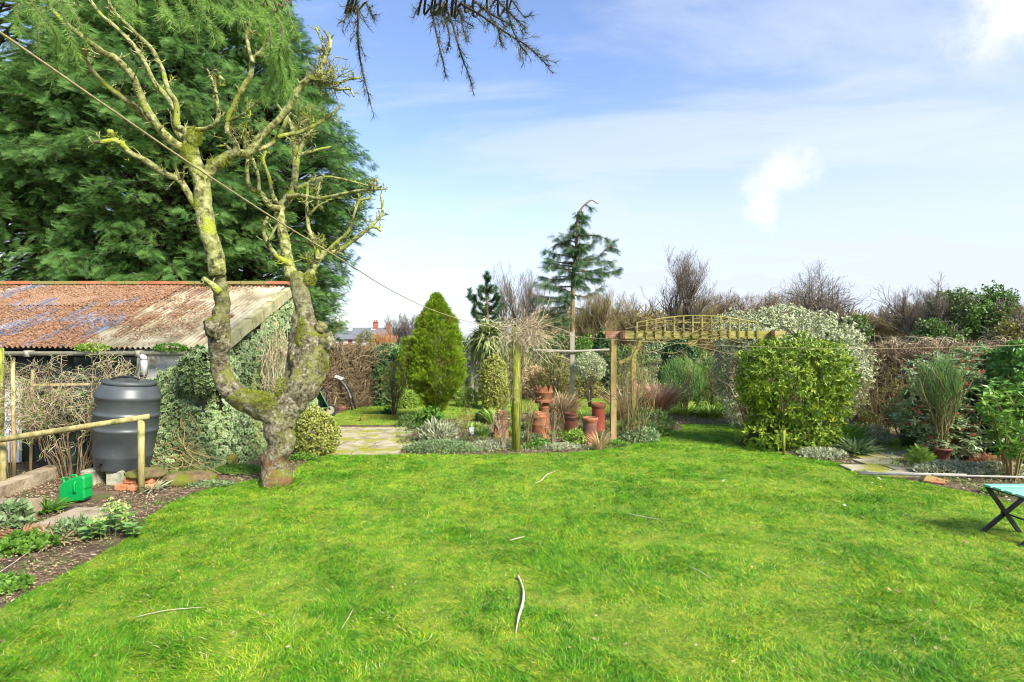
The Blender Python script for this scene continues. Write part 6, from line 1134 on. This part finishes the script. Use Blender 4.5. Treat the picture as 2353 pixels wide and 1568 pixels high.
def rose(label, px, py, h, wpx, seed, m='twigbrown', n=6, leaf='rust'):
    b = G(px, py); rg = np.random.default_rng(seed); t = thing('rose_bush', label, 'rose bush', b, None); mb = MB(); P, Rr = stems(mb, b, wpx/2/F*b[1], h, n, .012, rg, k=6); p, r = grow(P, Rr, 4, h*.4, .7, 5, .2, .35, .3, rg=rg); mb.tubes(p, r, 4, rg=rg); p2, r2 = grow(p, r, 3, h*.2, .7, 4, .15, .35, rg=rg); mb.tubes(p2, np.maximum(r2, .003), 3, rg=rg); mb.build('stems', M[m], t, True)
    e = p2[:, -1]; mb = MB(); mb.inst(LEAF, e, rg.normal(size=e.shape)+[0, 0, .4], rg.normal(size=e.shape), rg.uniform(.02, .05, len(e)), rg); mb.build('leaves', M[leaf], t)
rose('bare dark stemmed rose in front of the crown topped pot', 1268, 1025, .62, 70, 3, n=5, leaf='straw')
rose('tall thin rose with purple stems behind the dark collared pot', 1300, 985, .95, 40, 4, n=3)
rose('many stemmed rose with a dark stump right of the pergola post', 1465, 1018, 1.15, 110, 5, 'twigolive', 10, 'green')
rose('rose stems in front of the beehive pot', 1160, 1035, .75, 60, 6, 'twigpale', 8, 'straw')
rose('green stemmed rose right of the green post', 1212, 1030, .85, 50, 7, 'twigolive', 6, 'straw')
rose('short bare rose on the left side of the far lawn', 1070, 985, .5, 40, 8, 'twigolive', 4, 'green')
rose('tall stemmed shrub left of the yellow green bush', 1722, 1000, 1.0, 60, 9, 'twigolive', 12, 'green')
clump('ground_ivy', 'grey green carpet at the foot of the yellow green bush on its left', 1745, 1025, 90, .15, 'blue', .05, 2200, LEAF, 20, depth=.5)
clump('ground_ivy', 'pale speckled carpet right of the foot of the yellow green bush', 1900, 1055, 110, .12, 'silver', .045, 2400, LEAF, 21, depth=.6)
tuft('iris_clump', 'tall green sword leaved clump right of the yellow green bush', 1925, 1030, M['green'], .55, 160, STRAPW, .6, seed=22, r=.2)
tuft('iris_clump', 'blue grey arching leaved clump next to the side path', 1965, 1045, M['blue'], .38, 260, STRAP, .9, seed=23, r=.15)
clump('small_shrub', 'low pale leaved shrub by the side path', 2020, 1022, 60, .3, 'euon', .05, 900, LEAF, 24)
clump('small_shrub', 'thin yellow leaved young shrub left of the path behind', 2000, 1000, 60, .42, 'olive', .05, 700, LEAF, 25)
post('garden_post', 'short greenish stake under the front of the yellow green bush', 1801, 8.95, 990, .022, 'algae')
clump('fern', 'bright green feathery fern beside the terracotta pot', 2120, 1068, 46, .2, 'lime', .1, 260, FROND2, 26, up=.6)
clump('lamium', 'silver leaved carpet spreading in front of the terracotta pot', 2200, 1094, 190, .15, 'silver', .045, 5200, LEAF, 27, depth=.35)
clump('lamium', 'silver leaved carpet running to the right edge behind the folding seat', 2330, 1097, 140, .15, 'silver', .045, 3000, LEAF, 28, depth=.5)
clump('dead_fern', 'rust brown dead fern fronds behind the silver carpet at right', 2295, 1085, 80, .14, 'rust', .13, 500, FROND2, 29)
clump('lamium', 'green ground cover in front of the silver carpet by the folding seat', 2320, 1140, 90, .09, 'green', .03, 2000, LEAF, 31, depth=.6)
# potted shrub, pieris and broom
def potted():
    b = G(2175, 1068); x, y = b[0], b[1]+.1; t = thing('flower_pot', 'brown terracotta flower pot half hidden by the silver carpet', 'flower pot', b); mb = MB(); mb.lathe((x, y, 0), [(.085, 0), (.12, .2), (.13, .2), (.133, .23), (.12, .23), (.112, .19), (.001, .185)], 28, cap=False); mb.build('body', M['brownpot'], t, True)
    mb = MB(); mb.lathe((x, y, 0), [(.001, .2), (.113, .2)], 20, cap=False); mb.build('soil', M['soil'], t)
    rg = np.random.default_rng(6); t = thing('broom_bush', 'tall green broom with bare stems growing in the terracotta pot', 'shrub', (x, y, .2)); mb = MB(); P, Rr = stems(mb, (x, y, .2), .28, 1.15, 16, .010, rg, k=7); p, r = grow(P, Rr, 7, .55, .42, 6, .3, .28, .3, rg=rg); mb.tubes(p, np.maximum(r, .0035), 3, rg=rg); mb.build('stems', M['twigolive'], t, True)
    mb = MB(); p2, r2 = grow(p, r, 8, .34, .42, 5, .25, .3, .3, rg=rg); mb.tubes(p2, np.full(r2.shape, .0022), 3, rg=rg); mb.build('green_shoots', M['broom'], t)
M['brownpot'] = noisemat('brown_terracotta', [(.12, .045, .03), (.22, .09, .06)], 7, .75, .2, .003)
potted()
def pieris():
    rg = np.random.default_rng(16); b = np.array([6.55, 8.7, 0.]); t = thing('photinia_shrub', 'glossy leaved shrub with coral red young leaves around the potted broom', 'shrub', b); mb = MB(); rd = MB()
    for (px, py, d, r) in ((2155, 870, 9.0, (.5, .45, .4)), (2210, 900, 8.9, (.55, .45, .5)), (2140, 960, 8.8, (.5, .4, .35)), (2230, 980, 8.7, (.45, .4, .4)), (2180, 1010, 8.6, (.45, .35, .3)), (2250, 840, 9.3, (.4, .4, .3))):
        c_ = U(px, py, d); P, u = surf(c_, r, 190, .35, rg=rg, seed=px, shell=(.35, 1.05)); k = 11; Pp = np.repeat(P, k, 0); uu = np.repeat(u, k, 0); D = rg.normal(size=Pp.shape)*[1, 1, .35]+uu*.4; mb.inst(SLIMW, Pp, D, [0, 0, 1]+rg.normal(size=Pp.shape)*.35, rg.uniform(.06, .11, len(Pp)), rg)
        s = rg.random(len(P)) < .13; Q = np.repeat(P[s]+[0, 0, .04], 12, 0); rd.inst(SLIMW, Q, rg.normal(size=Q.shape)*.7+[0, 0, 1.1], rg.normal(size=Q.shape), rg.uniform(.04, .075, len(Q)), rg)
    mb.build('leaves', M['photinia'], t); rd.build('young_leaves', M['redtip'], t); mb = MB(); P, Rr = stems(mb, b, .9, 1.5, 16, .014, rg); p, r = grow(P, Rr, 6, .5, .7, 4, .2, rg=rg); mb.tubes(p, r, 4, rg=rg); mb.build('stems', M['twigolive'], t)
pieris()
def bigleaf():
    rg = np.random.default_rng(26); b = G(2375, 1120)+[0, .3, 0]; t = thing('laurel', 'large leaved bright green plant cut by the right edge', 'shrub', b); mb = MB(); st = MB(); P, Rr = stems(st, b, .45, 1.35, 16, .014, rg, k=6)
    e = P[:, 2:].reshape(-1, 3); e = np.repeat(e, 9, 0)+rg.normal(size=(len(e)*9, 3))*.03; D = rg.normal(size=e.shape)*[1, 1, .45]+[0, 0, .15]; mb.inst(WIDE, e, D, [0, 0, 1]+rg.normal(size=e.shape)*.3, rg.uniform(.09, .17, len(e)), rg, Wf=np.full(len(e), .62)); mb.build('leaves', M['laurel'], t); st.build('stems', M['twigolive'], t)
M['laurel'] = leafmat('laurel_leaves', [(.06, .17, .02), (.14, .3, .035), (.28, .42, .07)], clump=3, rough=.3, trans=.3, spec=.6)
bigleaf()
# left bed, near
def hellebore():
    rg = np.random.default_rng(2); b = G(372-0, 1205) if False else G(255, 1238); t = thing('hellebore', 'hellebore with pale lime flower heads over broad green leaves at the lawn edge', 'plant', b); mb = MB(); fl = MB(); st = MB()
    for (px, py, h) in ((265, 1232, .27), (232, 1242, .18), (290, 1232, .20), (250, 1225, .22), (210, 1245, .13), (305, 1238, .13), (275, 1215, .18)):
        p = G(px, py); top = p+[rg.normal()*.02, rg.normal()*.02, h]; st.tube([p, (p+top)/2+[.01, 0, 0], top], .006, 6)
        for z, k in ((.35, 6), (.6, 7), (.85, 8)):
            n = k; a = rg.uniform(0, 6.28, n); D = np.stack([np.cos(a), np.sin(a), np.full(n, .15+z*.3)], 1); mb.inst(WIDE, np.tile(p+(top-p)*z, (n, 1)), D, np.tile([0, 0, 1.], (n, 1))+rg.normal(size=(n, 3))*.2, rg.uniform(.07, .125, n), rg, Wf=np.full(n, .75))
        if h > .17: n = 46; Q = top+rg.normal(size=(n, 3))*[.035, .035, .035]; fl = MB(); fl.inst(WIDE, Q, rg.normal(size=(n, 3))+[0, 0, .4], rg.normal(size=(n, 3)), rg.uniform(.02, .04, n), rg); fl.build('flower_head', M['limeflower'], t)
    st.build('stems', M['lime'], t); mb.build('leaves', M['hell'], t)
M['hell'] = leafmat('hellebore_leaves', [(.12, .28, .06), (.2, .38, .1), (.32, .48, .18)], clump=5, rough=.4, trans=.3)
M['limeflower'] = leafmat('lime_flowers', [(.42, .55, .12), (.58, .66, .24)], clump=5, rough=.5, trans=.3)
hellebore()
clump('sedum_clump', 'fresh green rosette clump at the left edge of the near bed', 40, 1275, 110, .13, 'green', .05, 1700, WIDE, 41, clumpn=8, depth=.8)
clump('sedum_clump', 'smaller green clump low on the left edge below the first', 5, 1365, 90, .09, 'green', .04, 1100, WIDE, 42, depth=.8, clumpn=6)
tuft('dead_leaves', 'rusty orange collapsed dead leaves beside the green rosette clump', 55, 1240, M['rust'], .22, 110, STRAP, 1.7, 'plant', seed=43, r=.12)
tuft('dead_leaves', 'pale striped withered iris leaves left of the hellebore', 125, 1245, M['straw'], .22, 110, STRAP, 1.3, 'plant', seed=44, r=.16)
clump('perennial', 'grey green leafy stems between the withered leaves and the hellebore', 165, 1240, 110, .15, 'blue', .06, 500, LEAF, 45, depth=.5)
tuft('grass_tuft', 'green grassy tuft beside the timber sleeper', 105, 1178, M['green'], .22, 150, STRAP, 1.1, 'grass', seed=46, r=.07)
tuft('grass_tuft', 'grassy tuft at the foot of the handrail post', 350, 1128, M['silver'], .2, 90, STRAP, 1.2, 'grass', seed=47, r=.05)
tuft('grass_tuft', 'bright green tuft between the ivy and the low brown rock', 392, 1095, M['green'], .16, 120, STRAP, 1.1, 'grass', seed=48, r=.1)
clump('ground_cover', 'mossy green weeds between the rocks and the tree trunk', 540, 1090, 130, .08, 'green', .03, 3000, LEAF, 49, depth=.5)
clump('ground_cover', 'small green weeds along the lawn edge in front of the low rock', 470, 1122, 120, .06, 'blue', .035, 1400, LEAF, 50, depth=.4)
clump('ground_cover', 'green weeds between the trunk and the yellow variegated shrub', 690, 1060, 60, .10, 'green', .035, 1300, LEAF, 51, depth=.6)
clump('hosta', 'pale leaved plant at the far left beyond the dead leaves', 25, 1215, 60, .22, 'blue', .08, 220, WIDE, 52)
# general ground cover specks in the central bed
rg = np.random.default_rng(77)
def cover(n, poly, m, sz, hh, seed, thr=.45):
    rg = np.random.default_rng(seed); W = np.array([G(*p)[:2] for p in poly]); lo, hi = W.min(0), W.max(0); x, y = rg.uniform(lo[0], hi[0], n), rg.uniform(lo[1], hi[1], n); k = inside(x, y, W)&~inside(x, y, Lw)&~inside(x, y, Fw); x, y = x[k], y[k]; q = fbm(np.stack([x, y, x*0], 1), 2.2, seed); k = q > thr; x, y, q = x[k], y[k], q[k]
    P = np.stack([x, y, .01+rg.random(len(x))*hh*(q-thr+.15)*4], 1); mb = MB(); mb.inst(LEAF, P, rg.normal(size=P.shape)+[0, 0, .7], rg.normal(size=P.shape)*.5+[0, -.3, 1], rg.uniform(sz*.6, sz*1.3, len(x)), rg); tag(mb.build('ground_cover', M[m]), kind='stuff')
bed = [(925, 1045), (905, 975), (1000, 940), (1200, 950), (1450, 955), (1640, 950), (1700, 940), (1690, 975), (1560, 980), (1450, 1025), (1330, 1040), (1190, 1043)]
cover(16000, bed, 'green', .035, .05, 5, .42); cover(9000, bed, 'silver', .03, .05, 6, .5); cover(9000, bed, 'olive', .035, .06, 7, .5)
cover(9000, [(0, 1400), (-100, 1180), (300, 1130), (600, 1050), (760, 1000), (760, 1050), (600, 1110), (400, 1150), (330, 1230)], 'green', .025, .03, 8, .52)
cover(12000, [(1700, 1000), (1700, 960), (1990, 960), (2500, 1010), (2500, 1180), (2200, 1125), (1990, 1080)], 'green', .035, .05, 9, .47)
cover(14000, [(760, 945), (800, 925), (900, 915), (1100, 905), (1700, 905), (1750, 930), (1640, 925), (1300, 918), (1000, 924), (860, 935)], 'olive', .06, .1, 10, .4)

# ---------------------------------------------------------------- things on the lawn
t = thing('folding_seat', 'folding garden seat with mint green slats on crossed black legs at the right edge', 'chair', (4.7, 5.15, 0)); zS = .45
for i in range(4): mb = MB(); y = 5.30-i*.115; mb.box((4.42+.31, y, zS), (.62, .09, .02)); o = mb.build('slat', M['mint'], t); bv = o.modifiers.new('b', 'BEVEL'); bv.width = .006; bv.segments = 2
for y in (5.33, 4.93):
    for q in (((4.45, y, zS-.012), (4.76, y, .0)), ((4.43, y+.03, .0), (4.96, y+.03, zS-.012))): mb = MB(); mb.beam(q[0], q[1], .022, .034); mb.build('leg', M['black'], t)
mb = MB(); mb.beam((4.48, 5.35, zS-.022), (4.48, 4.92, zS-.022), .03, .02); mb.beam((4.97, 5.35, zS-.022), (4.97, 4.92, zS-.022), .03, .02); mb.tube([(4.61, 5.36, .19), (4.61, 4.92, .19)], .009, 8); mb.build('seat_frame', M['black'], t)
mb = MB(); a = G(1972, 1099)+[0, 0, .06]; b = G(2640, 1128)+[0, 0, .13]; mb.tube([a, (a+b)/2, b], .014, 10); mb.tube([a+[.0, .03, .012], (a*.6+b*.4)+[0, .035, .01]], .009, 8)
tag(mb.build('long_pole', M['pole'], None, True), 'long pale pole lying low across the lawn edge towards the folding seat', 'pole')
mb = MB(); b = G(2150, 1112); mb.add(*[np.array([(b[0]-.12, b[1]+.05, .03), (b[0]-.02, b[1]+.12, .09), (b[0]+.13, b[1], .05), (b[0]+.05, b[1]-.08, .02), (b[0]-.12, b[1]+.05, .012), (b[0]-.02, b[1]+.12, .07), (b[0]+.13, b[1], .03), (b[0]+.05, b[1]-.08, .004)])], F4=[(0, 3, 2, 1), (4, 5, 6, 7), (0, 1, 5, 4), (1, 2, 6, 5), (2, 3, 7, 6), (3, 0, 4, 7)])
tag(mb.build('broken_tile', M['tile']), 'orange broken tile under the pale pole', 'tile')
def stick(name, label, pts, rs, m='dead', cat='stick'):
    P = [G(a, b)+[0, 0, .026] for a, b in pts]; mb = MB(); mb.tube(cr(P, 5), .62*np.interp(np.linspace(0, 1, (len(P)-1)*5+1), np.linspace(0, 1, len(rs)), rs), 8, .35, 50); tag(mb.build(name, M[m], None, True), label, cat)
stick('fallen_stalk', 'curved bleached flat stem lying on the lawn in the foreground', [(1190, 1332), (1197, 1345), (1203, 1370), (1200, 1400), (1191, 1430), (1185, 1466)], [.016, .009, .012, .019, .013, .002])
stick('stick', 'forked grey twig on the lawn below the central bed', [(1228, 1116), (1245, 1108), (1256, 1096), (1277, 1087)], [.004, .009, .007, .004])
stick('stick', 'short white twig left of centre on the lawn', [(1172, 1249), (1188, 1244), (1205, 1240)], [.004, .006, .004])
stick('stick', 'thin pale straw lying right of centre on the lawn', [(1440, 1185), (1470, 1192), (1515, 1200)], [.003, .005, .004])
stick('stick', 'thin straw on the lawn at right foreground', [(1583, 1308), (1610, 1322), (1632, 1336)], [.003, .004, .003])
stick('stick', 'thin pale straw at the left foreground of the lawn', [(310, 1428), (380, 1412), (470, 1404)], [.002, .003, .002])
stick('stick', 'pale thin cane lying over the near left bed', [(0, 1322), (40, 1295), (75, 1268)], [.004, .005, .004])
stick('stick', 'brown twig standing in the grass left of the curved stem', [(785, 1455), (800, 1430), (812, 1408)], [.002, .004, .003])
for i, (px, py, m, lb) in enumerate(((1975, 1200, 'twigbrown', 'dark curled dead leaf on the lawn at right'), (1942, 1173, 'whitepaint', 'white petal on the lawn above the dark leaf'), (2020, 1108, 'whitepaint', 'pair of white petals near the left end of the pale pole'), (2213, 1257, 'mulch', 'pale brown dead leaf near the right edge of the lawn'), (2050, 1372, 'mulch', 'curled brown leaf in the right foreground grass'), (1662, 1112, 'whitepaint', 'small white petal on the lawn in front of the yellow green bush'), (2003, 1120, 'whitepaint', 'tiny white petal below the pair of petals'))):
    rg = np.random.default_rng(i); p = G(px, py)+[0, 0, .045]; mb = MB(); mb.inst(WIDE, np.array([p, p+[.02, .01, .005]]), rg.normal(size=(2, 3))*[1, 1, .2], np.array([[.2, -.3, 1], [0, -.4, 1]]), .045 if m != 'whitepaint' else .035, rg); tag(mb.build('fallen_leaf', M[m]), lb, 'leaf')

rg = np.random.default_rng(55); n = 420; y = rg.uniform(3, 9.5, n); x = (rg.random(n)*2-1)*y*.9; k = inside(x, y, Lw); x, y = x[k], y[k]; P = np.stack([x, y, rg.uniform(.02, .045, len(x))], 1); mb = MB()
mb.inst(LEAF, P, rg.normal(size=P.shape)*[1, 1, .2], rg.normal(size=P.shape)*.5+[0, -.3, 1], rg.uniform(.012, .032, len(x)), rg); tag(mb.build('lawn_litter', M['mulch']), kind='stuff')
for i, (px, py, wd, yt, d, n, lb, m, lf) in enumerate(((1268, 960, 100, 835, 18.4, 18, 'pale bare shrub rising behind the crown topped pot', 'twigpale', 'lime'), (1330, 930, 150, 815, 18.8, 22, 'straw coloured tangle of bare stems behind the red chimney pot', 'twigpale', 'straw'), (1225, 930, 110, 800, 18.2, 20, 'tangled pale stems just right of the green post in the middle distance', 'twigpale', 'lime'),
    (1460, 935, 110, 805, 14.0, 14, 'mixed bare stems inside the pergola left half', 'twigolive', 'lime'), (2030, 1000, 120, 850, 10.6, 16, 'olive brown bare bush against the right hedge', 'twigolive', 'olive'), (2080, 985, 90, 905, 9.9, 12, 'low tangle of thin stems before the right hedge', 'twigpale', 'green'), (1060, 940, 90, 850, 16.9, 12, 'thin bare shrub below the timber arbor', 'twigpale', 'green'))):
    tangle('bare_shrub', lb, px, py, wd, yt, d, n, 90+i, m=m, leaf=lf, nleaf=900, lsz=.05, cat='shrub', levels=((5, .4, .7), (4, .3, .8)), r0=.008, base_spread=.15)
for i, (px, py, m, h, lb) in enumerate(((960, 948, 'lime', .16, 'pale green tufty plant on the far lawn behind the board edging'), (1085, 985, 'lime', .2, 'yellow green tufts right of the clipped conifer foot'), (1200, 985, 'green', .2, 'green tufts between the post and the tapered pot'), (1420, 985, 'green', .22, 'green tufts left of the hebe mound'), (1290, 1000, 'lime', .18, 'lime tufts in front of the short dark collared pot'), (1665, 955, 'lime', .2, 'lime tufts at the lawn corner beneath the variegated bush'), (1950, 1005, 'green', .35, 'upright green leaves behind the sword leaved clump'), (2075, 1040, 'lime', .14, 'lime tufts on the side path'), (1170, 1000, 'green', .2, 'green leaves left of the post foot'))):
    tuft('leafy_tuft', lb, px, py, M[m], h, 120, STRAP, .9, seed=100+i, r=.18)

GROUPS = {'cypress_tree': 'tall cypresses behind the shed', 'bare_tree': 'leafless trees on the skyline', 'thicket': 'twiggy thickets on the skyline', 'ivy_tree': 'evergreen trees on the skyline', 'mid_shrub': 'shrubs in the far border', 'bare_shrub': 'bare shrubs in the borders', 'rose_bush': 'bare roses in the central bed', 'rock': 'rocks at the bed edges',
 'stick': 'twigs and straws lying about', 'fallen_leaf': 'leaves and petals on the lawn', 'garden_post': 'posts and stakes in the garden', 'water_butt': 'barrels by the shed', 'concrete_block': 'blocks under the water butt', 'timber_sleeper': 'kerbs by the shed', 'timber_edging': 'board edgings of the beds', 'stake': 'stakes by the left hedge', 'lamium': 'carpet plants at right',
 'candytuft': 'carpet plants along the central bed', 'leafy_tuft': 'leafy tufts in the beds', 'bluebell_leaves': 'bulb leaves in the beds', 'climber': 'bare climbers by the shed', 'ivy_hedge': 'ivy hedges', 'washing_line': 'washing lines', 'dry_grass': 'dry grass clumps', 'pampas_grass': 'ornamental grasses', 'broom_bush': 'broom bushes', 'grass_tuft': 'grass tufts'}
for o in S.objects:
    b_ = o.name.split('.')[0]
    if o.parent is None and b_ in GROUPS and 'group' not in o and 'label' in o: o['group'] = GROUPS[b_]
